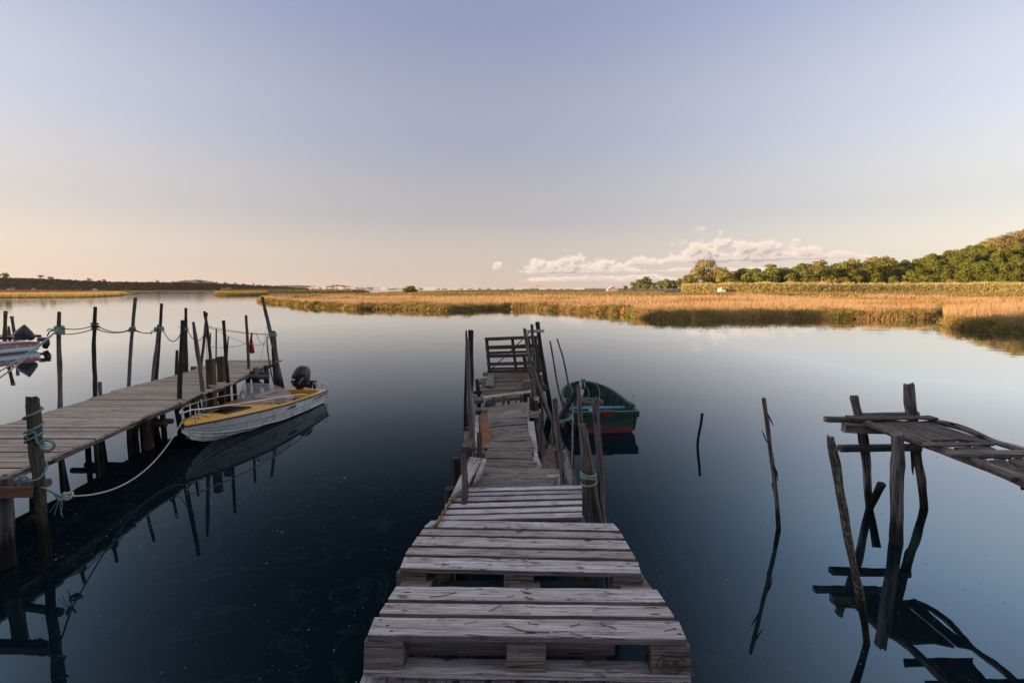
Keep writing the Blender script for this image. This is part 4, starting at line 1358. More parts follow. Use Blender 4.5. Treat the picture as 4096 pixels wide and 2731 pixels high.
# posts that carry the boardwalk: (x, y, width) top .. foot in the photograph
for zf, pts, Y, m in (
        (ZC, [(35, 705, 95), (45, 1000, 105), (58, 1405, 112)], 4.78, M_POLE),
        (ZC, [(478, 560, 36), (498, 840, 34)], 6.52, M_POLED),
        (ZC, [(750, 430, 34), (770, 705, 32)], 7.14, M_POLED),
        (ZC, [(789, 415, 26), (808, 665, 26)], 7.30, M_POLED),
        (ZC, [(1008, 325, 32), (1020, 540, 28)], 8.09, M_POLED),
        (ZC, [(1058, 320, 58), (1060, 520, 56)], 8.35, M_POLED),
        (ZC, [(1150, 225, 56), (1166, 500, 66)], 8.5, M_STUMP),
        (ZC, [(1218, 215, 34), (1222, 400, 40)], 9.2, M_POLED),
        (ZC, [(258, 720, 52), (262, 1060, 48)], 5.75, M_POLED),
        (ZB, [(395, 1000, 56), (400, 1260, 60)], 9.3, M_POLED),
        (ZB, [(950, 790, 60), (955, 900, 60)], 12.1, M_POLED),
        (ZB, [(1040, 700, 40), (1045, 880, 44)], 12.6, M_POLED)):
    pole("post", None, None, zf, pts, Y, m, parent=walk)
for y in (8.6, 10.2, 11.6, 12.5):
    for E, off in ((LE, .12), (RE, -.28)):
        x = edge_x(E, y) + off
        mb = MB(); pole_mb(mb, [(x, y, ZD0 - .04), (x + .02, y, -.6)], [.042, .048], seg=10, bump=.05); mb.build("post", M_POLED, walk)
# diagonal braces under the far end
for (a, b) in (((-6.5, 12.2, .70), (-5.9, 12.9, -.2)), ((-7.3, 11.0, .62), (-6.2, 11.2, .1))):
    mb = MB(); pole_mb(mb, [a, b], [.05, .05], seg=8); mb.build("brace", M_POLED, walk)
# low beams at the near corner
mb = MB()
board_mb(mb, ony(-260, 1951, 4.66), ony(137, 1944, 4.66), ony(137, 1941, 4.75), ony(-260, 1948, 4.75), .105, seg=3, seed=4)
mb.build("tie_beam", M_BEAM, walk)
mb = MB(); pole_mb(mb, [ony(193, 1930, 5.12), ony(-200, 1932, 5.3)], [.045, .045], seg=12, bump=.04, sub=3); mb.build("cross_log", M_POLE, walk)
mb = MB(); pole_mb(mb, [ony(112, 2075, 5.3), ony(150, 2070, 5.6)], [.035, .035], seg=8, sub=2); mb.build("tie_beam", M_POLED, walk)
# short stumps and squared posts fixed on the deck
GR = "tall mooring poles along the left boardwalk"
pole("stump", "low sawn log stump on the far left edge of the boardwalk", "stump", ZB, [(389, 708, 50), (388, 758, 52)], 12.55, M_POLEJ, into_water=False)
pole("stump", "pale sawn stump on the right edge near the far end of the boardwalk", "stump", ZB, [(948, 716, 44), (948, 800, 44)], 12.15, M_POLEJ, into_water=False)
for (x, w, y0, y1, lab) in ((522, 60, 647, 990, "thick brown squared post standing nearest the yellow boat's windscreen"), (618, 52, 624, 880, "brown squared post just beyond its thicker twin at the boardwalk edge")):
    Y = 9.85 if x < 600 else 10.6
    h = w * .4464 / FPX * Y / 2
    a = ony(*ZB(x, y0), Y); b = ony(*ZB(x + 8, y1), Y)
    mb = MB()
    board_mb(mb, (a.x - h, Y, a.z), (b.x - h, Y, -.5), (b.x + h, Y, -.5), (a.x + h, Y, a.z + .01), h * 2, seg=6, rough=.004, down=1, seed=int(x))
    tag(mb.build("squared_post", M_STUMP), lab, "post")

P_ = [
    ("straight pale pole with the big rope knot, nearest of those behind the boardwalk", ZA, [(617, 385, 36), (614, 560, 36), (618, 800, 42), (628, 1030, 46), (628, 1392, 46)], 8.33, M_POLE),
    ("knobbly brown pole second along the far edge of the boardwalk", ZA, [(994, 332, 36), (990, 500, 34), (982, 700, 38), (986, 900, 40), (993, 1080, 44), (995, 1285, 42)], 9.14, M_POLED),
    ("short stub pole beside the knobbly brown one", ZA, [(1044, 1117, 34), (1050, 1258, 36)], 9.25, M_POLE),
    ("tall grey pole leaning right, topmost of the roped row", ZA, [(1413, 235, 30), (1398, 420, 32), (1380, 620, 32), (1358, 900, 34), (1345, 1165, 36)], 10.2, M_POLE),
    ("dark straight pole paired with a shorter pale one", ZA, [(1690, 298, 30), (1675, 520, 32), (1650, 850, 36), (1630, 1092, 36)], 11.0, M_POLED),
    ("shorter pale pole tied to the dark straight pole", ZA, [(1657, 517, 26), (1640, 720, 30), (1610, 930, 34), (1594, 1104, 34)], 10.85, M_POLE),
    ("short dark pole low on the far edge between the taller pairs", ZB, [(242, 562, 24), (235, 785, 26)], 11.6, M_POLED),
    ("thick dark pole in the water right beside the yellow boat's bow", ZB, [(293, 293, 32), (285, 500, 36), (268, 850, 42), (264, 1200, 40), (262, 1405, 38)], 8.95, M_POLED),
    ("dark pole rising just behind the thick one at the bow", ZB, [(321, 184, 24), (319, 400, 28), (318, 600, 40), (318, 762, 46)], 11.9, M_POLED),
    ("slanting grey pole leaning left at the boat's foredeck", ZB, [(388, 308, 24), (402, 400, 30), (424, 560, 36), (448, 720, 34), (470, 900, 38), (492, 1060, 38)], 9.55, M_POLE),
    ("curved pole bending left behind the boardwalk", ZB, [(505, 262, 20), (497, 360, 24), (480, 520, 26), (463, 640, 26), (458, 720, 22)], 12.3, M_POLE),
    ("forked twisted pole with a broken top behind the boardwalk", ZB, [(487, 212, 22), (492, 260, 22), (512, 330, 22), (522, 450, 24), (538, 600, 26), (545, 690, 26)], 12.8, M_POLED),
    ("thin low stick beside the forked pole", ZB, [(543, 406, 10), (540, 500, 12), (536, 640, 12)], 13.0, M_POLE),
    ("slim upright pole between the forked pole and the dark one", ZB, [(593, 368, 12), (594, 480, 13), (592, 640, 13)], 13.3, M_POLE),
    ("short twig-like pole leaning right behind the dark pole", ZB, [(702, 440, 11), (697, 520, 12), (690, 650, 12)], 13.4, M_POLED),
    ("dark pole with a flat top at the boardwalk edge above the windscreen", ZB, [(658, 295, 28), (668, 430, 28), (682, 640, 30), (697, 800, 34), (704, 920, 36)], 10.5, M_POLED),
    ("reddish brown pole carrying the red flag rope near the outboard motor", ZB, [(860, 248, 24), (868, 380, 24), (880, 600, 26), (886, 760, 28), (889, 945, 28)], 12.3, M_STUMP),
    ("long plank-like pole leaning steeply left at the far end", ZB, [(1005, 83, 26), (1035, 210, 30), (1062, 320, 34), (1085, 430, 36), (1105, 520, 34)], 13.8, M_POLE),
    ("squared thick post propping the steeply leaning pole", ZB, [(1108, 388, 34), (1118, 520, 36), (1132, 640, 36), (1150, 780, 44), (1160, 915, 44)], 13.7, M_POLE),
    ("short post in front of the far end pair", ZB, [(1098, 538, 22), (1108, 640, 28), (1118, 780, 30), (1125, 920, 30)], 13.4, M_POLED),
    ("thin crooked stick hanging with twine near the far end", ZB, [(1047, 436, 8), (1052, 540, 12), (1066, 650, 14), (1085, 760, 14), (1108, 852, 10)], 13.0, M_POLE),
]
for i, (lab, zf, pts, Y, m) in enumerate(P_):
    pole("mooring_pole", lab, "pole", zf, pts, Y, m, group=GR, seed=100 + i, wmul=0.95)
# ragged fork of the twisted pole
forked = [o for o in C.objects if o.get("label", "").startswith("forked")][0]
mb = MB()
pole_mb(mb, [ony(*ZB(510, 226), 12.8), ony(*ZB(505, 250), 12.8), ony(*ZB(498, 272), 12.8)], [.025, .03, .035], seg=7, bump=.2)
mb.build("fork", M_POLED, forked)

# near post wrapped in teal rope
post = pole("mooring_post", "thick lichen covered post wrapped in teal rope at lower left", "post", ZC,
            [(255, 76, 76), (262, 300, 82), (285, 560, 84), (310, 800, 76), (345, 1100, 68), (377, 1405, 58)], 4.78, M_POLEY, bump=.16, seg=14, seed=5, jag=.02)


def post_xy(yz):
    pts = [(255, 76), (262, 300), (285, 560), (310, 800), (345, 1100)]
    for (x0, y0), (x1, y1) in zip(pts, pts[1:]):
        if yz <= y1:
            x = x0 + (x1 - x0) * (yz - y0) / (y1 - y0)
            break
    return ony(*ZC(x, yz), 4.78)


path = []
turns = [(150, 0), (180, .5), (235, .9), (270, 1.2), (292, 1.5), (345, 1.85), (355, 2.5), (420, 2.9), (455, 3.3), (462, 3.5), (415, 3.6), (330, 3.62), (420, 4.05), (520, 4.12), (600, 4.3), (660, 4.5), (700, 4.62), (725, 4.95)]
for (y0, t0), (y1, t1) in zip(turns, turns[1:]):
    for k in range(8):
        f = k / 8
        yz, t = y0 + (y1 - y0) * f, t0 + (t1 - t0) * f
        c = post_xy(yz)
        an = PI + t * 2 * PI
        rr_ = 0.070
        path.append(c + Vector((math.cos(an) * rr_, -math.sin(an) * 0.070, 0)))
rope = MB()
tube_mb(rope, path, .0105, 8)
for s in range(2):   # loose loop hanging on the right
    c = ony(*ZC(375, 450), 4.64)
    tube_mb(rope, [c + Vector((.065 * math.cos(a), -.01 * s, .05 * math.sin(a))) for a in np.linspace(0, 2 * PI, 18)[s:]], .0105, 7)
for k, dx in enumerate((0, 22, 40)):   # bunch of turns on the beam
    c = ony(*ZC(185 + dx, 745), 4.78)
    tube_mb(rope, [c + Vector((.05 * math.cos(a), -.02 * k, .075 * math.sin(a))) for a in np.linspace(0, 2 * PI, 18)], .010, 7)
k0 = ony(*ZC(470, 852), 5.0)
tube_mb(rope, catmull([path[-1], ony(*ZC(350, 790), 4.78), ony(*ZC(420, 825), 4.9), k0], 6), .0095, 7)
ropeo = rope.build("rope", M_ROPE_TEAL)
tag(ropeo, "teal rope wound round the lichen covered post at lower left", "rope")
line = MB()
A = ony(*ZC(540, 848), 5.15); B = ony(729, 1683, 8.28)
LN = sag(A, B, .34, 30)
tube_mb(line, LN, .0085, 7)
for k in range(3):
    c = A + Vector((-.03 * k, 0, 0))
    tube_mb(line, [c + Vector((.012 * k + .035 * math.cos(a), .035 * math.sin(a + k), .03 * math.sin(a))) for a in np.linspace(0, 2 * PI, 12)], .009, 6)
tube_mb(line, [A, ony(*ZC(505, 852), 5.08), k0], .0085, 6)
tag(line.build("mooring_line", M_ROPE_WHITE), "white line sagging from the roped post to the yellow boat's bow", "rope")
fr = MB()
Rr = random.Random(5)
for k in range(5):
    e = k0 + Vector((Rr.uniform(-.10, .0), Rr.uniform(-.05, .05), -Rr.uniform(.13, .24)))
    tube_mb(fr, catmull([k0, (k0 + e) / 2 + Vector((Rr.uniform(-.02, .03), 0, .03)), e], 4), .0028, 5)
tube_mb(fr, [k0 + Vector((.04 * math.cos(a), .03 * math.sin(a), .03 * math.sin(2 * a))) for a in np.linspace(0, 2 * PI, 16)], .011, 7)
tag(fr.build("frayed_rope_end", M_ROPE_PALE), "frayed green rope end hanging from the knot over dark water", "rope")

# ropes strung along the poles
def rope_between(label, zf1, a, Ya, zf2, b, Yb, s, mat, r=.0085, double=None, n=14):
    mb = MB()
    p, q = ony(*zf1(*a), Ya), ony(*zf2(*b), Yb)
    tube_mb(mb, sag(p, q, s, n), r, 6)
    if double:
        tube_mb(mb, sag(p - Vector((0, 0, double[0])), q - Vector((0, 0, double[1])), s * .7, n), r, 6)
    return tag(mb.build("rope", mat), label, "rope", "ropes strung between the left poles")


rope_between("double rope between the first two poles of the roped row", ZA, (640, 555), 8.25, ZA, (975, 528), 9.05, .04, M_ROPE_DARK, double=(.10, .06))
rope_between("double rope between the second and third poles of the row", ZA, (1005, 525), 9.05, ZA, (1380, 556), 10.1, .10, M_ROPE_DARK, double=(.07, .02))
rope_between("double rope from the tall leaning pole to the dark pair", ZA, (1390, 556), 10.1, ZA, (1660, 562), 10.9, .10, M_ROPE_DARK, double=(.03, .02))
rope_between("slack rope from the dark pair to the thick pole at the bow", ZB, (112, 372), 10.9, ZB, (282, 398), 9.5, .22, M_ROPE_DARK)
rope_between("slack rope from behind the bow pole to the curved pole", ZB, (325, 362), 11.8, ZB, (492, 405), 12.3, .25, M_ROPE_DARK)
rope_between("pair of taut lines from the forked pole to the far end", ZB, (520, 345), 12.8, ZB, (1105, 418), 13.6, .05, M_ROPE_PALE, r=.007, double=(.05, .02))
rope_between("thin line slanting down from the forked pole to the flag pole", ZB, (520, 345), 12.8, ZB, (866, 505), 12.3, .02, M_ROPE_PALE, r=.005)
rope_between("lower thin line from the thin stick to the flag pole", ZB, (545, 530), 13.0, ZB, (866, 500), 12.3, .06, M_ROPE_PALE, r=.006)
rope_between("thin line from the flag pole to the far end posts", ZB, (880, 503), 12.3, ZB, (1115, 518), 13.6, .02, M_ROPE_PALE, r=.006)
rope_between("slack loop of rope hanging near the far end posts", ZB, (950, 405), 12.7, ZB, (1062, 415), 13.3, .28, M_ROPE_DARK, r=.006)
rope_between("thin twine hanging down to the far end stump", ZB, (1050, 330), 13.6, ZB, (965, 790), 12.3, .02, M_ROPE_PALE, r=.005)
rope_between("dark rope hanging straight down beside the curved pole", ZB, (503, 405), 12.3, ZB, (512, 640), 12.3, .0, M_ROPE_DARK, r=.006)
mb = MB()
k1 = ony(*ZA(605, 570), 8.2)
for (ex, ey, s) in ((-60, 1040, .03), (-60, 1115, .03)):
    tube_mb(mb, sag(k1, ony(*ZA(ex, ey), 6.6), s, 10), .010, 6)
tag(mb.build("mooring_line", M_ROPE_PALE), "two pale green lines slanting down left from the big knot", "rope")


def knot(zf, x, y, Y, r, mat, label, n=5, tails=2, rt=.010, h=.06):
    mb = MB()
    R = random.Random(int(x))
    c = ony(*zf(x, y), Y)
    for k in range(n):
        tl, ph = R.uniform(-.25, .25), R.uniform(0, 6)
        tube_mb(mb, [c + Vector((r * math.cos(a), r * math.sin(a), (k - n / 2) * h / n + tl * r * math.cos(a + ph))) for a in np.linspace(0, 2 * PI, 15)], rt, 6, closed=False)
    for k in range(tails):
        e = c + Vector((R.uniform(.5, 2.6) * r * R.choice((-1, 1)), -r, R.uniform(-1.8, .8) * r))
        tube_mb(mb, catmull([c + Vector((0, -r, 0)), (c + e) / 2 + Vector((0, -r, .03)), e], 4), rt * .8, 5)
    return tag(mb.build("rope_knot", mat), label, "rope knot")


knot(ZA, 622, 573, 8.33, .062, M_ROPE_PALE, "big tangled pale green knot on the nearest straight pole", n=9, tails=5, rt=.011, h=.13)
knot(ZA, 992, 530, 9.14, .055, M_ROPE_DARK, "knot round the knobbly brown pole", n=6, h=.11)
knot(ZA, 1385, 560, 10.2, .05, M_ROPE_PALE, "knot round the tall grey leaning pole", n=5, h=.10)
knot(ZA, 1662, 562, 10.95, .085, M_ROPE_PALE, "knot round the pole pair with a hanging teal tail", n=5, tails=3, h=.10)
knot(ZB, 318, 368, 11.9, .055, M_ROPE_PALE, "knot on the dark pole behind the bow pole", n=4)
knot(ZB, 1105, 420, 13.65, .085, M_ROPE_PALE, "rope turns round the far end posts", n=5, h=.10)
knot(ZB, 578, 885, 9.9, .07, M_ROPE_WHITE, "white rope knot where the boardwalk edge meets the brown posts", n=6, h=.08)
rope_between("white line from the knot by the brown posts to the boat's far side", ZB, (572, 890), 9.9, ZB, (440, 960), 9.7, .03, M_ROPE_WHITE, r=.008)

# red flag
mb = MB()
R = random.Random(2)
Yf = 12.55
cols = 6
gridp = []
edgeL = [(905, 405), (897, 460), (889, 520), (893, 560), (899, 592)]
edgeR = [(926, 402), (919, 450), (921, 500), (928, 545), (935, 585)]
for (lx, ly), (rx, ry) in zip(edgeL, edgeR):
    for c in range(cols + 1):
        t = c / cols
        p = ony(*ZB(lx + (rx - lx) * t, ly + (ry - ly) * t), Yf)
        p.y += .025 * math.sin(t * 9 + ly * .02)
        gridp.append(p)
fs = []
for i in range(4):
    for c in range(cols):
        a = i * (cols + 1) + c
        fs.append((a, a + 1, a + cols + 2, a + cols + 1))
mb.add(gridp, fs)
fl = mb.build("flag", plain("red_cloth", (0.42, 0.022, 0.018), 0.8, noise_amt=.3), sm=True)
sm_ = fl.modifiers.new("thickness", "SOLIDIFY"); sm_.thickness = .004
tag(fl, "narrow red cloth flag hanging from the line over the boardwalk", "flag")

# =================================================================== centre: pallets
M_EDGE_SHADE = wood_material("shaded_board_edge", (.26, .225, .215), (.10, .085, .08), crack=.8, vary=.3)  # darker copy of the board wood: shade in the gaps painted into edges


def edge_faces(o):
    """sawn edges and undersides: less bleached, with the shade between boards painted in"""
    o.data.materials.append(M_EDGE_SHADE)
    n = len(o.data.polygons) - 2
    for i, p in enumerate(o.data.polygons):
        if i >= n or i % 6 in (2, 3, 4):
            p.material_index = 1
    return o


def pallet(name, label, front, tilt, yaw, boards=(0, 1, 2, 3, 4), seed=0, mat=M_PALLET):
    """standard pallet 1.2 x 0.8 m, front edge centre at `front`, falling away by tilt"""
    root = empty(name, front, label, "pallet", "pallets forming the near end of the centre jetty")
    root.rotation_euler = (-tilt, 0, -yaw)
    R = random.Random(seed)
    M = root.matrix_basis.copy()
    specs = [(0, .145), (.186, .100), (.327, .145), (.513, .100), (.655, .145)]
    T = lambda x, y, z: M @ Vector((x, y, z))
    nails = MB()
    ch = .016
    for k in boards:
        y0, w = specs[k]
        l, r = -.6 + R.uniform(-.004, .004), .6 + R.uniform(-.004, .004)
        mb = MB()
        board_mb(mb, T(l, y0, 0), T(r, y0, 0), T(r, y0 + w, 0), T(l, y0 + w, 0), .024, seg=14, rough=.0022, seed=seed * 10 + k, bevel=.0035)
        bo = mb.build("plank", mat, root)
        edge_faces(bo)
        # sawn-off corners
        me_ = bo.data
        inv = M.inverted()
        for v in me_.vertices:
            lv = inv @ v.co
            for cy, sgn in ((y0, 1), (y0 + w, -1)):
                if (k == 0 and sgn == 1) or (k == 4 and sgn == -1):
                    dy = abs(lv.y - cy)
                    if dy < .02 and abs(lv.x) > .595:
                        lv.x -= math.copysign(ch, lv.x)
            v.co = M @ lv
        for cx in (-.53, .0, .53):
            for q in range(3 if w > .12 else 2):
                nx, ny = cx + R.uniform(-.045, .045), y0 + w * (.2 + .6 * ((q * .5) if w > .12 else q)) + R.uniform(-.008, .008)
                rr_, st = R.uniform(.0035, .0055), R.choice((1, 1, 1, 2.2, 4.5))
                nails.add([T(nx + rr_ * st * math.cos(a), ny + rr_ * math.sin(a), .0012) for a in np.linspace(0, 2 * PI, 9)[:-1]], [tuple(range(8))])
        if R.random() < .9:
            for q in range(R.randint(1, 4)):
                nx, ny = R.choice((-.5, 0.02, .5, .1, -.2)) + R.uniform(-.06, .06), y0 + R.uniform(.02, w - .02)
                a_, b_ = R.uniform(.012, .038), R.uniform(.002, .0042)
                nails.add([T(nx + a_ * math.cos(a), ny + b_ * math.sin(a) * R.uniform(.6, 1.3), .001) for a in np.linspace(0, 2 * PI, 11)[:-1]], [tuple(range(10))])
    ns = nails.build("nail_marks", M_STAIN, root); ns["kind"] = "stuff"
    for cx in (-.5275, 0, .5275):
        board("stringer", T(cx - .0725, .002, -.0255), T(cx + .0725, .002, -.0255), T(cx + .0725, .798, -.0255), T(cx - .0725, .798, -.0255), .022, M_BLOCK, root, seg=3, seed=int(cx * 10) + seed)
        for cy, d in ((.004, .10), (.33, .145), (.695, .10)):
            jx = R.uniform(-.004, .004)
            board("block", T(cx - .0725 + jx, cy, -.049), T(cx + .0725 + jx, cy, -.049), T(cx + .0725 + jx, cy + d, -.049), T(cx - .0725 + jx, cy + d, -.049), .078, M_BLOCK, root, seg=4, seed=R.randint(0, 999), bevel=.003, rough=.0015)
    for cy, d in ((0, .10), (.33, .145), (.70, .10)):
        board("bottom_plank", T(-.6, cy, -.1285), T(.6, cy, -.1285), T(.6, cy + d, -.1285), T(-.6, cy + d, -.1285), .022, M_BLOCK if cy else mat, root, seg=8, seed=R.randint(0, 999), rough=.002)
    return root, T


F1 = Vector((.052, 1.738, 1.477)); T1 = math.atan2(.065, .308)
pal1, TP1 = pallet("pallet", "nearest weathered pallet with stamped blocks and three top boards", F1, T1, 0.02, boards=(0, 1, 2), seed=1)
F2 = Vector((.033, 2.321, 1.394)); T2 = math.atan2(.109, .647)
pal2, TP2 = pallet("pallet", "second weathered pallet with five top boards behind the nearest one", F2, T2, 0.04, seed=2)


def text_mesh(txt, size, extrude=0.0, bold=0.0, shear=0.0):
    cu = bpy.data.curves.new("lettering", "FONT")
    cu.body = txt; cu.size = size; cu.extrude = extrude; cu.offset = bold; cu.shear = shear
    cu.align_x = "CENTER"; cu.align_y = "CENTER"; cu.resolution_u = 3
    ob = bpy.data.objects.new("lettering", cu)
    C.objects.link(ob)
    dg = bpy.context.evaluated_depsgraph_get()
    me_ = bpy.data.meshes.new_from_object(ob.evaluated_get(dg))
    bpy.data.objects.remove(ob)
    me_.materials.clear()
    return me_


def stamp(parent, T, txt, cx, cz, size, ring=False):
    me_ = text_mesh(txt, size, .0003, bold=.0006)
    for v in me_.vertices:
        v.co = T(cx + v.co.x, -.0005 + .004 - .0045 - v.co.z, cz + v.co.y)
    link_mesh("stamp", me_, M_BLACK, parent)
    if ring:
        mb = MB()
        pts = [T(cx + .052 * math.cos(a), .0005, cz + .031 * math.sin(a)) for a in np.linspace(0, 2 * PI, 25)[:-1]]
        tube_mb(mb, pts, .0016, 5, closed=True)
        mb.build("stamp_ring", M_BLACK, parent)


stamp(pal1, TP1, "EUR", .530, -.090, .036, True)
# pallet underneath the nearest one, its boards running towards the water
root = empty("pallet", (.03, 1.0, 1.30), "lowest pallet whose narrow boards point away under the nearest one", "pallet", "pallets forming the near end of the centre jetty")
for k in range(10):
    x = -.56 + k * .122 + random.uniform(-.005, .005)
    board("plank", (x, .9, 1.36), (x, 1.80, 1.295), (x + .092, 1.80, 1.295), (x + .092, .9, 1.36), .022, M_PALLET2, root, seg=6, seed=200 + k)
for yq, zq in ((1.0, 1.28), (1.9, 1.14)):
    board("bottom_plank", (-.58, yq, zq - .01), (.64, yq, zq - .01), (.64, yq + .1, zq - .03), (-.58, yq + .1, zq - .03), .09, M_BLOCK, root, seg=3, seed=220)
# loose teal plank and old board in the gap between the two pallets
tag(board("loose_plank", (-.40, 2.40, 1.21), (.40, 2.34, 1.27), (.43, 2.46, 1.25), (-.36, 2.56, 1.20), .02, M_TEAL, None, seg=5, seed=9), "faded teal plank wedged in the gap between the two near pallets", "plank")
# inner boards seen under the nearest pallet
tag(board("loose_plank", (-.46, 1.98, 1.335), (.50, 1.95, 1.325), (.54, 2.08, 1.29), (-.46, 2.12, 1.30), .02, M_OLD, None, seg=5, seed=19), "dark old plank lying under the nearest pallet", "plank")

tag(board("loose_plank", (-.44, 1.83, 1.352), (.40, 1.83, 1.348), (.43, 1.955, 1.33), (-.44, 1.95, 1.335), .02, M_BLOCK, None, seg=6, seed=29), "broad dark plank seen between the blocks of the nearest pallet", "plank")
# third pallet with narrow boards
p3 = empty("pallet", (0.02, 3.5, 1.2), "third pallet of six narrow pale boards beside the rope tied posts", "pallet", "pallets forming the near end of the centre jetty")
L3 = [(205, 737, 775), (180, 797, 828), (135, 850, 893), (95, 922, 965), (60, 997, 1043), (15, 1065, 1112)]
R3 = [(1697, 705, 742), (1697, 760, 796), (1697, 808, 852), (1697, 878, 926), (1697, 952, 1000), (1697, 1022, 1076)]
for k, ((lx, l0, l1), (rx, r0, r1)) in enumerate(zip(L3, R3)):
    z = 1.215 + .011 * k
    a, b = onz(*ZE(lx - 8, l1), z), onz(*ZE(rx + 6, r1), z)
    c, d = onz(*ZE(rx + 2, r0), z), onz(*ZE(lx, l0), z)
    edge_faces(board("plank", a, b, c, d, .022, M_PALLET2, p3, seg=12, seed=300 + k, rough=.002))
for x in (-.36, .04, .44):
    board("stringer", (x - .04, 3.12, 1.235), (x + .04, 3.12, 1.235), (x + .04, 3.92, 1.185), (x - .04, 3.92, 1.185), .09, M_BLOCK, p3, seg=3, seed=7)

# dry pine needles and rusty curls lying on the nearest pallet
def needle(pts, r, T, lab):
    mb = MB()
    tube_mb(mb, catmull([T(x, y, z - .002) for x, y, z in pts], 5), r * .75, 5)
    tag(mb.build("pine_needle", M_NEEDLE), lab, "pine needle", "dry needles lying on the nearest pallet")


h_ = .0045
needle([(-.075, .075, h_), (-.03, .05, h_), (.02, .03, h_), (.09, .026, h_)], .0022, TP1, "longest curved brown needle in the middle of the front board")
needle([(.10, .027, h_), (.13, .034, h_), (.155, .036, h_)], .0018, TP1, "brown needle continuing from the longest one")
needle([(.17, .078, h_), (.21, .10, h_)], .0022, TP1, "short rusty needle right of the centre on the front board")
needle([(.29, .10, h_), (.345, .065, h_)], .0022, TP1, "rusty needle slanting down on the right of the front board")
needle([(-.24, .09, h_), (-.19, .11, h_)], .0015, TP1, "faint needle left of the centre on the front board")
needle([(.52, .05, h_), (.57, .075, h_)], .0018, TP1, "needle at the right end of the front board")
needle([(-.15, .205, h_), (-.10, .27, h_)], .0022, TP1, "needle slanting across the second board")
needle([(-.42, .345, h_), (-.36, .36, h_), (-.31, .40, h_)], .0022, TP1, "long needle on the left of the third board")
needle([(-.08, .35, h_), (-.05, .37, h_)], .0018, TP1, "short needle in the middle of the third board")
needle([(-.02, .43, h_), (.02, .395, h_)], .002, TP1, "needle near the back of the third board")

# =================================================================== centre: old plank jetty
old = empty("plank_jetty", (.1, 6, 0), "ramshackle centre jetty of patched grey planks sloping out over the water", "jetty")


def rows(zf, L, R_, z0, z1, mat, gap=.12, seed=0, th=.028, over=.02, name="plank"):
    """planks lying across the jetty between successive points of its two edges"""
    n = len(L) - 1
    for i in range(n):
        za, zb = z0 + (z1 - z0) * i / n, z0 + (z1 - z0) * (i + 1) / n
        RR = random.Random(seed + i)
        g = gap * RR.uniform(.4, 1.4)
        d, c = onz(*zf(*L[i]), za), onz(*zf(*R_[i]), za)
        a = onz(*zf(*L[i + 1]), zb).lerp(d, g); b = onz(*zf(*R_[i + 1]), zb).lerp(c, g)
        a = a.lerp(onz(*zf(*L[i + 1]), zb), 0)
        d.x -= RR.uniform(-over, over); a.x -= RR.uniform(-over, over); b.x += RR.uniform(-over, over); c.x += RR.uniform(-over, over)
        dz = RR.uniform(-.008, .008)
        for q in (a, b, c, d):
            q.z += dz
        m = mat if not isinstance(mat, (list, tuple)) else RR.choice(mat)
        board(name, a, b, c, d, th, m, old, seg=10, rough=.006, seed=seed * 7 + i, warp=RR.uniform(-.006, .008), ends=.01)


# zone nearest the third pallet
rows(ZD, [(398, 1385), (390, 1440), (345, 1492), (305, 1545), (270, 1590)], [(1095, 1395), (1098, 1440), (1090, 1480), (1000, 1540), (1060, 1590)], 1.10, 1.20, M_OLD, seed=11, gap=.06)
rows(ZD, [(432, 1262), (425, 1305), (420, 1335), (410, 1385)], [(860, 1262), (865, 1315), (870, 1345), (880, 1400)], 1.06, 1.10, M_OLD, seed=21, gap=.06)
rows(ZD, [(395, 848), (405, 905), (420, 965), (430, 1040), (440, 1105), (440, 1160), (440, 1215), (435, 1262)],
     [(812, 795), (818, 858), (822, 930), (826, 1000), (832, 1075), (838, 1150), (845, 1215), (855, 1262)], .955, 1.06, M_OLD, seed=31, gap=.07)
board("plank", onz(*ZD(340, 875), .95), onz(*ZD(405, 873), .95), onz(*ZD(405, 845), .95), onz(*ZD(338, 850), .95), .03, M_FARPL, old, seg=2, seed=2)
# far zone under the gate
rows(ZD, [(452, 540), (440, 568), (432, 598), (420, 622), (400, 648), (372, 668), (400, 705), (405, 745)],
     [(825, 535), (835, 562), (838, 590), (842, 612), (842, 640), (842, 660), (842, 690), (842, 712)], .87, .90, M_FARPL, seed=41, gap=.08)
board("plank", onz(*ZD(410, 768), .92), onz(*ZD(840, 712), .92), onz(*ZD(838, 693), .92), onz(*ZD(408, 745), .92), .05, M_OLDW, old, seg=10, seed=52)
board("plank", onz(*ZD(318, 790), .89), onz(*ZD(850, 745), .89), onz(*ZD(848, 722), .89), onz(*ZD(318, 755), .89), .06, M_FARPL, old, seg=10, seed=53, ends=.03)
board("plank", onz(*ZD(430, 655), .935), onz(*ZD(500, 655), .935), onz(*ZD(508, 548), .93), onz(*ZD(450, 548), .93), .025, M_OLD, old, seg=6, seed=54)
board("plank", onz(*ZD(372, 625), .89), onz(*ZD(440, 632), .89), onz(*ZD(450, 585), .89), onz(*ZD(378, 590), .89), .04, M_FARPL, old, seg=3, seed=55)
board("plank", onz(*ZD(405, 548), .84), onz(*ZD(450, 550), .84), onz(*ZD(450, 532), .84), onz(*ZD(405, 534), .84), .05, M_FARPL, old, seg=2, seed=56)
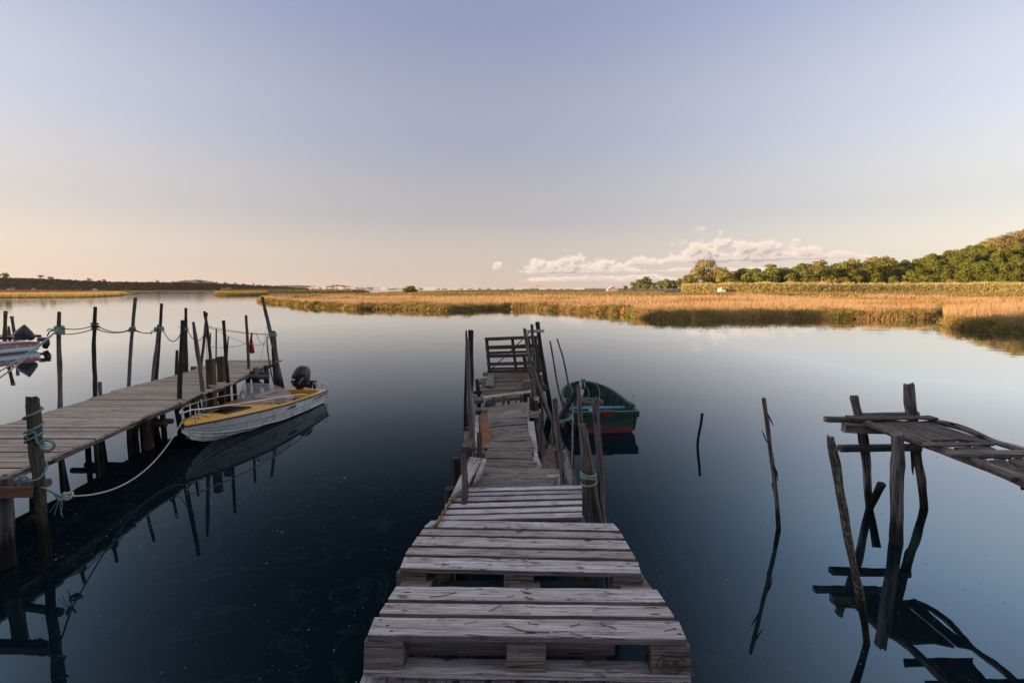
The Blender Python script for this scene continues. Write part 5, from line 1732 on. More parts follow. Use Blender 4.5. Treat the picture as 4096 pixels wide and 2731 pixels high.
# frame beams below the far zone
for (a, b, z, r) in (((322, 716), (400, 714), .80, .035), ((760, 640), (975, 690), .80, .045), ((820, 700), (960, 655), .70, .04), ((318, 760), (345, 760), .75, .03)):
    mb = MB(); pole_mb(mb, [onz(*ZD(*a), z), onz(*ZD(*b), z)], [r, r], seg=8, bump=.1, sub=4); mb.build("bearer", M_POLED, old)
for (x, y0, w, Y, m) in ((365, 785, 32, 8.6, M_POLED), (415, 785, 20, 8.3, M_OLDW), (455, 785, 60, 8.8, M_POLED), (500, 780, 34, 8.2, M_POLEL), (588, 770, 24, 8.1, M_BEAM),
                        (635, 775, 18, 9.0, M_POLED), (700, 770, 10, 9.0, M_POLED), (745, 760, 24, 8.4, M_POLEL), (795, 750, 60, 8.6, M_POLED)):
    pole("post", None, None, ZD, [(x + 6, y0 - 25, w), (x - 2, y0 + 110, w)], Y, m, parent=old)
for (x, z, y) in ((-.55, 1.0, 4.3), (.55, 1.0, 4.2), (-.62, .9, 5.4), (.48, .9, 5.6), (-.6, .85, 6.8), (.35, .85, 6.9), (-.5, .8, 9.6), (.45, .8, 9.8), (-.5, .75, 11.2), (.6, .75, 11.2), (-.3, 1.0, 3.0), (.45, 1.0, 3.0), (-.4, 1.0, 2.0), (.5, 1.0, 2.0)):
    mb = MB(); pole_mb(mb, [(x, y, z), (x, y, -.6)], [.05, .055], seg=9, bump=.08); mb.build("post", M_POLED, old)
for x0, x1 in ((-.42, -.38), (.40, .36)):
    mb = MB()
    board_mb(mb, (x0 - .04, 1.9, 1.06), (x0 + .04, 1.9, 1.06), (x1 + .04, 7.2, .90), (x1 - .04, 7.2, .90), .10, seg=6, seed=1)
    mb.build("bearer", M_POLED, old)
    mb = MB()
    board_mb(mb, (x0 * .9 - .04, 8.2, .84), (x0 * .9 + .04, 8.2, .84), (x1 + .04, 11.4, .82), (x1 - .04, 11.4, .82), .10, seg=4, seed=1)
    mb.build("bearer", M_POLED, old)
# side pieces on the left
board("side_board", ony(*ZE(372, 372), 4.45) , ony(*ZE(150, 842), 3.42), ony(*ZE(355, 700), 3.62), ony(*ZE(528, 385), 4.45), .025, M_OLDW, old, seg=8, seed=61, down=1)
board("side_board", ony(*ZE(528, 385), 4.45), ony(*ZE(430, 640), 3.82), ony(*ZE(512, 552), 4.0), ony(*ZE(572, 392), 4.42), .04, M_OLDW, old, seg=5, seed=62, down=1)
board("side_board", ony(*ZE(158, 846), 3.5), ony(*ZE(-55, 1190), 2.95), ony(*ZE(0, 1150), 2.98), ony(*ZE(190, 855), 3.5), .05, wood_material("yellow_lichen_beam", (.2, .17, .13), (.08, .065, .05), lichen=.95, lichen_col=(.30, .17, .02)), old, seg=8, seed=63, down=1, rough=.01)
board("side_board", ony(*ZE(300, 75), 5.2), ony(*ZE(295, 285), 4.7), ony(*ZE(440, 270), 4.7), ony(*ZE(440, 60), 5.2), .04, M_FARPL, old, seg=6, seed=64, down=1, rough=.012)
mb = MB(); pole_mb(mb, [ony(*ZD(255, 1215), 4.75), ony(*ZD(258, 1300), 4.7), ony(*ZD(258, 1330), 4.7) - Vector((0, 0, .9))], [.05, .05, .05], seg=8); mb.build("post", M_POLED, old)


def flat_piece(label, zf, pts, Y, th, mat, name="board", cat="board", lean=0.0, group=None, parent=None):
    """an odd-shaped board standing at distance Y; outline traced, then given its thickness"""
    ys = [p[1] for p in pts]
    y0, y1 = min(ys), max(ys)
    P = [ony(*zf(x, y), Y + lean * (1 - (y - y0) / (y1 - y0))) for x, y in pts]
    n = len(P)
    vs = P + [p + Vector((0, th, 0)) for p in P]
    fs = [tuple(range(n)), tuple(range(2 * n - 1, n - 1, -1))] + [(i, (i + 1) % n, n + (i + 1) % n, n + i)[::-1] for i in range(n)]
    uvs = []
    for f in fs:
        uvs.append([(vs[k].z + 3.1, vs[k].x + vs[k].y) for k in f])
    mb = MB(); mb.add(vs, fs, uvs)
    o = mb.build(name, mat, parent)
    if parent is None:
        tag(o, label, cat, group)
    return o


SB = "odd boards nailed upright along the centre jetty"
flat_piece("curved orange rotten board standing on the left side of the centre jetty", ZD,
           [(372, 925), (400, 905), (435, 882), (445, 925), (462, 1000), (475, 1080), (474, 1160), (455, 1235), (405, 1272), (398, 1180), (392, 1080), (375, 1000)], 5.2, .035, M_ROT, lean=1.1, group=SB)
flat_piece("narrow bleached board just left of the curved orange one", ZD, [(338, 930), (365, 915), (372, 1080), (365, 1250), (332, 1255)], 5.25, .03, M_OLDW, lean=.9, group=SB)
flat_piece("long bleached board with rusty holes on the right side", ZD, [(808, 978), (864, 978), (902, 1240), (832, 1243)], 5.35, .025, M_OLDW, lean=1.0, group=SB)
flat_piece("thin white strip beside the roped dark post", ZD, [(806, 765), (822, 762), (826, 975), (810, 975)], 6.5, .02, M_OLDW, group=SB)
flat_piece("spade shaped pale board below the long bleached one", ZD, [(868, 1243), (893, 1240), (905, 1300), (934, 1372), (928, 1395), (845, 1398), (842, 1372), (862, 1300)], 4.62, .03, M_OLDW, lean=.5, group=SB)
flat_piece("mossy triangular board on the right edge of the jetty", ZD, [(1005, 1180), (1020, 1200), (1052, 1235), (1068, 1310), (1070, 1405), (932, 1392), (950, 1320), (975, 1260)], 4.6, .04, M_RIGHT, lean=.4, group=SB)
flat_piece("small brown board wedged behind the front right post", ZD, [(1042, 1238), (1075, 1232), (1088, 1400), (1068, 1405)], 4.45, .03, M_STUMP, group=SB)
flat_piece("greenish slanting board at the outer right edge", ZD, [(1168, 1310), (1185, 1300), (1255, 1535), (1215, 1545)], 4.15, .04, M_FARPL, lean=.3, group=SB)
flat_piece("square pale board lying at the right corner by the third pallet", ZD, [(980, 1462), (1098, 1452), (1105, 1560), (992, 1570)], 4.02, .02, M_OLDW, lean=.22, group=SB)
flat_piece("pink grey stone like block in the far right corner", ZI, [(925, 1010), (960, 955), (1075, 955), (1080, 1030), (1060, 1090), (930, 1090)], 9.2, .12, plain("pink_grey_stone", (.20, .155, .145), .9, noise_amt=.6), name="stone_block", cat="block")
flat_piece("brown board lashed behind the roped dark post", ZD, [(862, 790), (903, 790), (905, 985), (872, 985)], 6.75, .04, M_STUMP, group=SB)

# posts of the centre jetty
GC = "rough posts standing along the centre jetty"
Q = [
    ("thick dark post, tallest on the left side of the centre jetty", ZD, [(298, 160, 50), (300, 350, 50), (300, 600, 46), (285, 850, 44), (265, 1110, 44)], 9.0, M_POLED),
    ("thin split post just left of the tallest left one", ZD, [(257, 165, 16), (258, 400, 22), (248, 800, 26), (243, 1110, 26)], 9.1, M_POLED),
    ("long leaning post in front of the dark pair on the left side", ZD, [(266, 236, 34), (275, 500, 38), (290, 800, 42), (302, 1050, 44), (306, 1295, 42)], 5.0, M_POLEJ),
    ("short round stub beside the curved orange board", ZD, [(375, 1080, 50), (374, 1200, 48), (374, 1300, 50)], 4.75, M_POLE),
    ("dark rounded post standing on the third pallet's left end", ZE, [(310, 350, 76), (313, 500, 82), (320, 700, 80), (315, 880, 80), (290, 1000, 84), (275, 1112, 96)], 3.42, M_POLE),
    ("grey post on the right between the triangular board and the boat", ZD, [(1052, 770, 46), (1060, 900, 46), (1075, 1050, 50), (1095, 1230, 50), (1112, 1400, 50), (1130, 1560, 54)], 4.1, M_POLEJ),
    ("thin crooked upper pole with the brace, right of the jetty", ZD, [(1262, 655, 36), (1268, 780, 38), (1278, 900, 42), (1285, 1010, 46)], 3.75, M_POLEJ),
    ("twisted thick post tied with green rope beside the third pallet", ZD, [(1290, 1000, 62), (1315, 1120, 74), (1345, 1300, 80), (1385, 1500, 76), (1435, 1830, 78)], 3.66, M_POLEJ),
    ("straight post tied behind the twisted one by green rope", ZD, [(1335, 1060, 44), (1340, 1300, 62), (1330, 1500, 66), (1326, 1830, 62)], 3.74, M_POLEJ),
    ("split square topped post, rightmost beside the third pallet", ZD, [(1412, 766, 62), (1425, 950, 66), (1440, 1150, 64), (1458, 1400, 64), (1482, 1820, 68)], 3.70, M_POLEJ),
    ("dark brown pole braced diagonally towards the green boat", ZD, [(1255, 680, 56), (1195, 780, 52), (1130, 900, 62), (1090, 1010, 56), (1020, 1130, 40), (958, 1245, 34)], 5.6, M_POLED),
    ("tall thick round post at the far right corner by the gate", ZD, [(893, 86, 40), (912, 230, 38), (935, 390, 42), (962, 560, 44), (990, 720, 46), (1015, 900, 46)], 11.0, M_POLED),
    ("lichen spotted post second from the far right corner", ZD, [(846, 106, 28), (850, 200, 32), (858, 330, 34), (872, 470, 34), (892, 620, 34)], 10.7, M_POLEL),
    ("pale lichen crusted post leaning over the gate", ZD, [(780, 142, 28), (795, 240, 32), (815, 370, 36), (828, 480, 36), (845, 600, 40), (860, 760, 44)], 10.2, M_POLEL),
    ("thin dark stick between the lichen posts", ZD, [(820, 242, 18), (835, 400, 20), (860, 560, 24), (885, 700, 26)], 10.4, M_POLED),
    ("thin dark stick right of the lichen posts", ZD, [(880, 285, 20), (890, 420, 22), (905, 560, 26), (940, 720, 26), (985, 880, 28)], 10.8, M_POLED),
    ("long grey brace slanting down from the gate to the water", ZD, [(842, 478, 30), (875, 570, 38), (910, 670, 42), (950, 790, 44), (1015, 950, 44)], 9.4, M_POLEJ),
    ("grey post with rope turns behind the white strip", ZD, [(862, 617, 32), (868, 700, 36), (878, 800, 36)], 7.4, M_POLE),
    ("dark roped post with a pale strip, right side of the jetty", ZD, [(840, 764, 50), (842, 880, 48), (845, 985, 46)], 6.8, M_POLED),
    ("grey post right of the long bleached board", ZD, [(922, 897, 34), (920, 1050, 40), (925, 1200, 44), (932, 1345, 38)], 5.1, M_POLEJ),
    ("thin mossy post behind the grey front right post", ZD, [(1030, 915, 20), (1036, 1050, 24), (1030, 1180, 28)], 5.2, M_FARPL),
    ("short split post with an orange core on the right edge", ZD, [(1140, 1238, 38), (1152, 1330, 44), (1170, 1440, 56), (1185, 1560, 60)], 4.2, M_OLDW),
    ("short dark post in the water beside the jetty", ZD, [(1210, 1145, 36), (1208, 1300, 34), (1204, 1440, 32)], 7.5, M_POLED),
    ("thin pale plank post below the crooked brace pole", ZD, [(1208, 812, 12), (1212, 900, 14), (1210, 1010, 14)], 6.6, M_OLDW),
    ("short knobbly post at the far left corner", ZD, [(352, 598, 32), (358, 650, 34), (368, 720, 34), (370, 800, 34)], 9.0, M_POLED),
    ("greenish short post right of the gate's foot", ZI, [(1235, 862, 50), (1238, 960, 54), (1240, 1100, 50)], 10.4, M_FARPL),
]
for i, (lab, zf, pts, Y, m) in enumerate(Q):
    pole("post", lab, "post", zf, pts, Y, m, group=GC, seed=400 + i, bump=.13, seg=12, jag=.012)
pole("stick", "left one of two thin curved sticks rising from the water", "stick", ZD, [(1007, 255, 15), (1025, 350, 15), (1045, 470, 16), (1068, 610, 16), (1100, 760, 15), (1128, 872, 14)], 9.6, M_POLE, seg=7)
pole("stick", "right one of two thin curved sticks beside the green boat", "stick", ZD, [(1072, 235, 15), (1095, 310, 15), (1122, 390, 15), (1148, 510, 16), (1172, 640, 17), (1195, 760, 17), (1208, 870, 17)], 9.3, M_POLE, seg=7)

# rope lashings of the centre jetty
def lash(zf, x, y, Y, rx, ry, n, pitch, mat, label, rt=.009, tilt=0.0):
    mb = MB()
    c = ony(*zf(x, y), Y)
    pts = []
    for i in range(n * 14 + 1):
        a = 2 * PI * i / 14
        pts.append(c + Vector((rx * math.cos(a), ry * math.sin(a), -pitch * i / 14 + tilt * math.cos(a) + .004 * math.sin(a * 2.3))))
    tube_mb(mb, pts, rt, 7)
    return tag(mb.build("rope_lashing", mat), label, "rope")


lash(ZD, 1354, 1425, 3.68, .058, .06, 3, .014, M_ROPE_PALE, "green rope wound three times round the two tied posts", rt=.0065)
lash(ZD, 1358, 1515, 3.68, .062, .06, 1, .01, M_ROPE_PALE, "single lower loop of green rope round the tied posts", rt=.0065, tilt=.014)
lash(ZD, 868, 768, 7.1, .06, .06, 3, .02, M_ROPE_WHITE, "cream rope turns at the top of the roped dark post", rt=.009, tilt=.01)
lash(ZD, 866, 870, 6.8, .088, .06, 5, .018, M_ROPE_WHITE, "five turns of cream rope round the dark post and brown board", rt=.008)
lash(ZI, 1145, 160, 10.85, .18, .09, 2, .018, M_ROPE_WHITE, "white cloth band tied between the two far corner posts", rt=.014)
lash(ZI, 1025, 388, 10.3, .17, .09, 2, .015, M_BLACK, "black strap round the lichen posts", rt=.014)
mb = MB()
g0 = ony(*ZI(1070, 175), 10.8); g1 = ony(*ZI(385, 820), 11.3)
tube_mb(mb, sag(g0, g1, .02, 12), .012, 6)
tag(mb.build("rope", M_ROPE_DARK), "thin green rope running diagonally behind the gate", "rope")
lash(ZD, 1125, 938, 5.55, .10, .07, 2, .02, M_ROPE_TEAL, "teal rope round the dark diagonal brace", rt=.010, tilt=.03)
mb = MB()
tube_mb(mb, catmull([ony(*ZI(200, 1465), 6.3), ony(*ZI(260, 1430), 6.2), ony(*ZI(330, 1420), 6.1), ony(*ZI(405, 1415), 6.0)], 5), .008, 6)
tube_mb(mb, catmull([ony(*ZI(200, 1460), 6.3), ony(*ZI(255, 1415), 6.2), ony(*ZI(320, 1445), 6.1), ony(*ZI(385, 1440), 6.0)], 5), .008, 6)
tag(mb.build("rope", M_ROPE_DARK), "dark green rope lying beside the top of the curved board", "rope")

# gate made of a pallet at the far end
gate = empty("pallet_gate", (0.3, 11.35, .85), "brown slatted pallet standing upright as a gate at the far end", "gate")
YG = 11.3
tl, tr, bl, br = (346, 275), (1165, 242), (395, 835), (1250, 820)
def gp(u, v, dy=0.0):
    x = (tl[0] * (1 - u) + tr[0] * u) * (1 - v) + (bl[0] * (1 - u) + br[0] * u) * v
    y = (tl[1] * (1 - u) + tr[1] * u) * (1 - v) + (bl[1] * (1 - u) + br[1] * u) * v
    return ony(*ZI(x, y), YG + dy)
M_GATE = wood_material("brown_gate_slat", (0.17, 0.12, 0.09), (0.085, 0.058, 0.045), crack=.5, vary=.25, bump=.4)
for (v0, v1) in ((0, .095), (.235, .335), (.475, .572), (.70, .79), (.905, 1.0)):
    board("slat", gp(0, v1), gp(1, v1), gp(1, v0), gp(0, v0), .022, M_GATE, gate, seg=4, seed=int(v0 * 100), down=1)
for (u0, u1) in ((.005, .065), (.50, .555), (.93, .995)):
    board("upright", gp(u0, .02, .03), gp(u0, .98, .03), gp(u1, .98, .03), gp(u1, .02, .03), .02, M_GATE, gate, seg=4, seed=int(u0 * 90), down=1)
for (v0, v1) in ((.43, .465), (.875, .90)):
    board("back_slat", gp(.05, v1, .13), gp(.98, v1, .13), gp(.98, v0 - .03, .13), gp(.05, v0 - .03, .13), .02, M_GATE, gate, seg=4, seed=3, down=1)
pole("post", "broken dark post standing in the water behind the gate", "post", ZI, [(965, 565, 60), (985, 660, 62), (990, 800, 60)], 12.0, M_POLED, group=GC)
tag(board("loose_plank", onz(*ZI(945, 905), .95), onz(*ZI(1060, 955), .95), onz(*ZI(1050, 850), .95), onz(*ZI(950, 870), .95), .05, M_FARPL, None, seg=3, seed=77), "short mossy plank lying at the gate's right foot", "plank")

# =================================================================== right: broken platform
plat = empty("broken_platform", (4.6, 5.5, 0), "collapsing dark plank platform on three crooked posts at right", "jetty")
ZP = 1.16
def pz(x, y, z=ZP):
    return onz(*ZG(x, y), z)
RB = [
    [(470, 425), (905, 585), (985, 572), (590, 423)],
    [(592, 423), (988, 572), (1150, 566), (745, 428)],
    [(748, 428), (1155, 566), (1290, 575), (862, 430)],
    [(866, 430), (1300, 578), (1420, 588), (960, 430)],
    [(1140, 628), (1260, 690), (1420, 690), (1270, 622)],
    [(1280, 622), (1430, 690), (1560, 690), (1400, 612)],
    [(1400, 720), (1653, 860), (1760, 880), (1520, 715)],
    [(1220, 700), (1560, 850), (1640, 852), (1380, 715)],
    [(1540, 715), (1790, 850), (1860, 840), (1640, 700)],
]
for k, q in enumerate(RB):
    a, b, c, d = [pz(x, y, ZP + .004 * (k % 3)) for x, y in q]
    board("plank", a, b, c, d, .028, M_RIGHT, plat, seg=6, rough=.004, seed=500 + k, warp=-.002, ends=.02)
board("plank", pz(915, 612, ZP + .035), pz(1440, 600, ZP + .035), pz(1440, 584, ZP + .035), pz(900, 586, ZP + .035), .02, M_RIGHT, plat, seg=8, seed=520, rough=.006)
board("plank", pz(1112, 676, ZP + .05), pz(1900, 676, ZP + .05), pz(1900, 640, ZP + .05), pz(1075, 645, ZP + .05), .035, M_OLD, plat, seg=8, seed=521, rough=.006)
board("plank", pz(395, 412, ZP + .05), pz(1014, 410, ZP + .05), pz(965, 388, ZP + .05), pz(322, 386, ZP + .05), .022, M_RIGHT, plat, seg=10, seed=522, rough=.01, ends=.03)
board("plank", pz(440, 385, ZP + .03), pz(885, 378, ZP + .03), pz(880, 360, ZP + .03), pz(440, 370, ZP + .03), .03, M_RIGHT, plat, seg=6, seed=523, rough=.006)
mb = MB(); pole_mb(mb, [pz(445, 425, ZP), pz(560, 470, ZP - .01), pz(690, 525, ZP - .01), pz(900, 590, ZP - .03), pz(1100, 660, ZP - .02), pz(1400, 775, ZP - .02), pz(1640, 870, ZP - .03), pz(1900, 990, ZP - .03)], [.028, .035, .04, .045, .045, .045, .05, .05], seg=10, bump=.06, sub=4); mb.build("side_rail", M_POLEJ, plat)
mb = MB(); pole_mb(mb, [pz(955, 425, ZP), pz(1100, 455, ZP), pz(1250, 500, ZP), pz(1440, 590, ZP), pz(1653, 645, ZP), pz(2000, 780, ZP)], [.028, .035, .035, .03, .035, .04], seg=10, bump=.06, sub=4); mb.build("side_rail", M_POLEJ, plat)
for (a, b, Y, h, d, m) in (((203, 406), (700, 415), 6.14, 38, .08, M_OLD), ((343, 456), (720, 468), 5.88, 66, .09, M_OLD), ((307, 620), (905, 612), 6.0, 44, .09, M_RIGHT)):
    p, q = ony(*ZG(*a), Y), ony(*ZG(*b), Y - .02)
    th = h * .542 / FPX * Y
    board("cross_beam", p, q, q + Vector((0, d, 0)), p + Vector((0, d, 0)), th, m, plat, seg=5, seed=int(a[0]), rough=.004)
for lab, pts, Y in (("near", [(724, 528, 84), (722, 680, 84), (718, 755, 94), (715, 850, 84), (714, 1000, 84), (711, 1335, 86)], 5.24),
                    ("back", [(402, 256, 60), (415, 330, 58), (440, 430, 60), (470, 560, 66), (488, 720, 62), (498, 880, 50), (508, 1075, 48)], 6.10),
                    ("right", [(800, 160, 74), (812, 280, 76), (828, 400, 70), (845, 560, 62), (870, 720, 60), (900, 880, 58), (915, 1075, 54)], 6.10)):
    pole("post", None, None, ZG, pts, Y, M_POLEJ, parent=plat, bump=.10, seg=14, jag=.02, seed=len(lab))
flat_piece(None, ZG, [(815, 600), (850, 600), (846, 700), (838, 830), (828, 800)], 6.0, .012, M_POLED, name="bark_strip", parent=plat)
flat_piece(None, ZG, [(420, 440), (440, 440), (438, 520), (446, 612), (434, 590)], 6.0, .012, M_POLED, name="bark_strip", parent=plat)
flat_piece(None, ZG, [(882, 640), (898, 640), (896, 700), (908, 800), (900, 800), (888, 720)], 6.0, .012, M_POLED, name="bark_strip", parent=plat)
board("cross_beam", ony(*ZG(1615, 875), 4.3), ony(*ZG(1900, 875), 4.3), ony(*ZG(1900, 872), 4.4), ony(*ZG(1615, 872), 4.4), .075, M_BEAM, plat, seg=2, seed=4)
for k in range(5):
    x = 4.36 + k * .15
    board("plank", (x, 4.35, ZP + .002 * k), (x + .02, 2.5, ZP), (x + .15, 2.5, ZP), (x + .13, 4.35, ZP + .002 * k), .028, M_RIGHT, plat, seg=5, rough=.006, seed=540 + k, ends=.08)
for x in (4.4, 5.05):
    mb = MB(); pole_mb(mb, [(x, 3.3, ZP - .04), (x, 3.3, -.6)], [.05, .055], seg=10, bump=.1); mb.build("post", M_POLEJ, plat)
pole("broken_log", "short dark log leaning out of the water at the platform's back post", "log", ZG, [(600, 893, 52), (560, 975, 50), (515, 1072, 50)], 6.1, M_POLED, lean=-.2, bump=.16)
pole("mooring_pole", "tall leaning pole crusted with pale green lichen at lower right", "pole", ZG, [(225, 552, 50), (240, 640, 58), (262, 760, 62), (292, 930, 66), (318, 1080, 60), (350, 1260, 58), (385, 1440, 56), (430, 1640, 52), (495, 2070, 46)], 3.67, M_POLEL, bump=.16, seg=14, jag=.03)
mp_ = pole("mooring_pole", "lone splintered pole standing in open water right of centre", "pole", zoomf(2650, 1500, .7333), [(552, 124, 20), (562, 200, 22), (575, 300, 24), (590, 420, 24), (612, 580, 26), (628, 720, 25), (635, 835, 24)], 5.56, M_POLEJ, bump=.16, jag=.01)
for pts in ([(574, 205), (590, 235), (608, 277), (588, 250)], [(541, 300), (556, 322), (574, 372), (566, 362)], [(610, 490), (628, 530), (632, 582), (624, 545), (606, 510)], [(602, 580), (604, 628), (598, 600)]):
    flat_piece(None, zoomf(2650, 1500, .7333), pts, 5.53, .012, M_POLED, name="splinter", parent=mp_)
pole("mooring_pole", "short dark pole leaning slightly right in open water", "pole", zoomf(2650, 1500, .7333), [(217, 208, 14), (208, 270, 15), (197, 330, 15), (191, 380, 15)], 8.72, M_POLED)

# =================================================================== boats
class Hull:
    """stations along u (0 stern .. L bow): half breadth & height of gunwale and chine, keel height"""
    def __init__(self, st, L, origin, bow_xy):
        self.st, self.L = st, L
        self.o = Vector((origin[0], origin[1], 0))
        d = Vector((bow_xy[0], bow_xy[1], 0)) - self.o
        self.d = d.normalized()
        self.r = Vector((-self.d.y, self.d.x, 0))     # +v side
        self.L = L or d.length

    def at(self, u):
        t = max(0, min(1, u / self.L))
        S = self.st
        for a, b in zip(S, S[1:]):
            if t <= b[0]:
                f = (t - a[0]) / (b[0] - a[0])
                f2 = f * f * (3 - 2 * f) * .35 + f * .65
                return [a[i] + (b[i] - a[i]) * f2 for i in range(1, len(a))]
        return list(S[-1][1:])

    def P(self, u, v, z):
        return self.o + self.d * u + self.r * v + Vector((0, 0, z))

    def side_v(self, u, z):
        g, zg, c, zc = self.at(u)[:4]
        if z >= zc:
            f = (z - zc) / max(zg - zc, 1e-3)
            return c + (g - c) * (f ** .85)
        return c


def hull_mesh(Hh, n=56, rows=8, off=0.0, keel=True, zoff=0.0):
    mb = MB()
    for sgn in (1, -1):
        vs = []
        for i in range(n + 1):
            u = Hh.L * i / n
            g, zg, c, zc, zk = Hh.at(u)
            for k in range(rows + 1):
                f = k / rows
                z = zg + (zc - zg) * f
                vs.append(Hh.P(u, sgn * max(0, Hh.side_v(u, z) - off), z + zoff))
            for k in range(1, 4):
                f = k / 3
                vs.append(Hh.P(u, sgn * max(0, (c - off) * (1 - f)), zc + (zk - zc) * f + off))
        m = rows + 4
        fs, uvs = [], []
        for i in range(n):
            for k in range(m - 1):
                f = (i * m + k, i * m + k + 1, (i + 1) * m + k + 1, (i + 1) * m + k)
                fs.append(f if sgn < 0 else f[::-1])
        mb.add(vs, fs)
    return mb


def strip(Hh, pts_fn, n, name, mat, parent, r=.012, u0=0, u1=None, sgns=(1, -1), seg=6):
    u1 = Hh.L if u1 is None else u1
    for s in sgns:
        mb = MB()
        tube_mb(mb, [pts_fn(u0 + (u1 - u0) * i / n, s) for i in range(n + 1)], r, seg)
        mb.build(name, mat, parent, sm=True)


def lettering(Hh, txt, u_c, z_c, size, mat, parent, flip=1, shear=0.0, off=.006, slope=0.0, sgn=1):
    me_ = text_mesh(txt, size, 0, bold=size * .02, shear=shear)
    for v in me_.vertices:
        u = u_c - flip * v.co.x
        z = z_c + v.co.y + slope * v.co.x
        p = Hh.P(u, sgn * (Hh.side_v(u, z) + off), z)
        v.co = p
    link_mesh("lettering", me_, mat, parent)


def paint(name, col, dirt, dirt_amt=.5, rough=.35, vertical=True, spec=.5):
    m, nt, p = new_mat(name)
    geo = N(nt, "ShaderNodeNewGeometry")
    mp = N(nt, "ShaderNodeMapping"); mp.inputs["Scale"].default_value = (9, 9, 2.2) if vertical else (6, 6, 6)
    nt.links.new(geo.outputs["Position"], mp.inputs[0])
    n = N(nt, "ShaderNodeTexNoise"); n.inputs["Scale"].default_value = 1; n.inputs["Detail"].default_value = 7; n.inputs["Roughness"].default_value = .7
    nt.links.new(mp.outputs[0], n.inputs["Vector"])
    n2 = N(nt, "ShaderNodeTexNoise"); n2.inputs["Scale"].default_value = 45; n2.inputs["Detail"].default_value = 3
    nt.links.new(geo.outputs["Position"], n2.inputs["Vector"])
    f = math_node(nt, "MULTIPLY", smooth(nt, n.outputs[0], .47, .72), dirt_amt)
    c = mix_rgb(nt, f, col, dirt)
    c = mix_rgb(nt, math_node(nt, "MULTIPLY", smooth(nt, n2.outputs[0], .55, .75), dirt_amt * .5), c, dirt)
    nt.links.new(c, p.inputs["Base Color"]); p.inputs["Roughness"].default_value = rough; p.inputs["Specular IOR Level"].default_value = spec
    return m


M_HULLW = paint("dirty_white_gelcoat", (.74, .72, .68), (.17, .15, .09), .75)
M_YELLOW = paint("faded_yellow_gelcoat", (.74, .38, .015), (.42, .22, .03), .4, vertical=False)
M_BLUE = paint("blue_cockpit_paint", (.014, .05, .17), (.08, .09, .11), .7, vertical=False)
M_SEAT = paint("ochre_seat_wood", (.42, .22, .08), (.25, .13, .06), .5)
M_RUB = plain("black_rubber", (.025, .025, .028), .6)
M_CHROME = plain("polished_steel", (.65, .65, .66), .12, metal=1.0)
M_MOTOR = plain("black_cowling", (.012, .013, .015), .28)
M_LINE = plain("dark_lettering", (.02, .02, .022), .7)
M_PLEX = bpy.data.materials.new("scratched_plexiglass"); M_PLEX.use_nodes = True
_p = M_PLEX.node_tree.nodes["Principled BSDF"]
_p.inputs["Base Color"].default_value = (.36, .36, .37, 1); _p.inputs["Transmission Weight"].default_value = 0.0
_p.inputs["Alpha"].default_value = .46; _p.inputs["Roughness"].default_value = .08

# ---------------------------------------------------------------- yellow speedboat
SBH = Hull([(0, .67, .30, .58, .03, -.12), (.22, .70, .325, .60, .04, -.14), (.45, .68, .365, .54, .05, -.14), (.62, .60, .405, .42, .09, -.12), (.76, .47, .43, .28, .14, -.05),
            (.87, .33, .45, .15, .22, .06), (.95, .18, .46, .06, .31, .18), (1.0, .035, .462, .005, .40, .36)], None, (-5.13, 12.1), (-5.50, 8.22))
sb = empty("speedboat", (-5.3, 10.2, 0), "small yellow and white speedboat moored beside the left boardwalk", "boat")
L = SBH.L
o = hull_mesh(SBH).build("hull", M_HULLW, sb, sm=True)
o.data.update()
# transom
g, zg, c, zc, zk = SBH.at(0)
mb = MB(); mb.add([SBH.P(0, -g, zg), SBH.P(0, g, zg), SBH.P(0, c, zc), SBH.P(0, 0, zk), SBH.P(0, -c, zc)], [(0, 1, 2, 3, 4)]); mb.build("transom", M_HULLW, sb)
# spray rails (fine raised lines along the bottom and side)
strip(SBH, lambda u, s: SBH.P(u, s * (SBH.side_v(u, SBH.at(u)[1] * .45 + SBH.at(u)[3] * .55) + .002), SBH.at(u)[1] * .45 + SBH.at(u)[3] * .55), 26, "moulding_line", M_LINE, sb, r=.0035, u1=L * .97)
strip(SBH, lambda u, s: SBH.P(u, s * (SBH.at(u)[2] + .004), SBH.at(u)[3]), 26, "chine_strake", M_HULLW, sb, r=.011, u1=L * .97)
strip(SBH, lambda u, s: SBH.P(u, s * (SBH.at(u)[2] * .62 + .004), SBH.at(u)[3] * .62 + SBH.at(u)[4] * .38), 22, "chine_strake", M_HULLW, sb, r=.010, u0=L * .5, u1=L * .97)
strip(SBH, lambda u, s: SBH.P(u, s * (SBH.at(u)[0] + .006), SBH.at(u)[1] + .004), 30, "rub_rail", M_RUB, sb, r=.016)
# deck with openings: built from strips across the beam
def deck_z(u, v):
    g, zg = SBH.at(u)[:2]
    crown_ = .055 * (u / L) + .01
    return zg + .01 + crown_ * (1 - (v / max(g, .02)) ** 2)


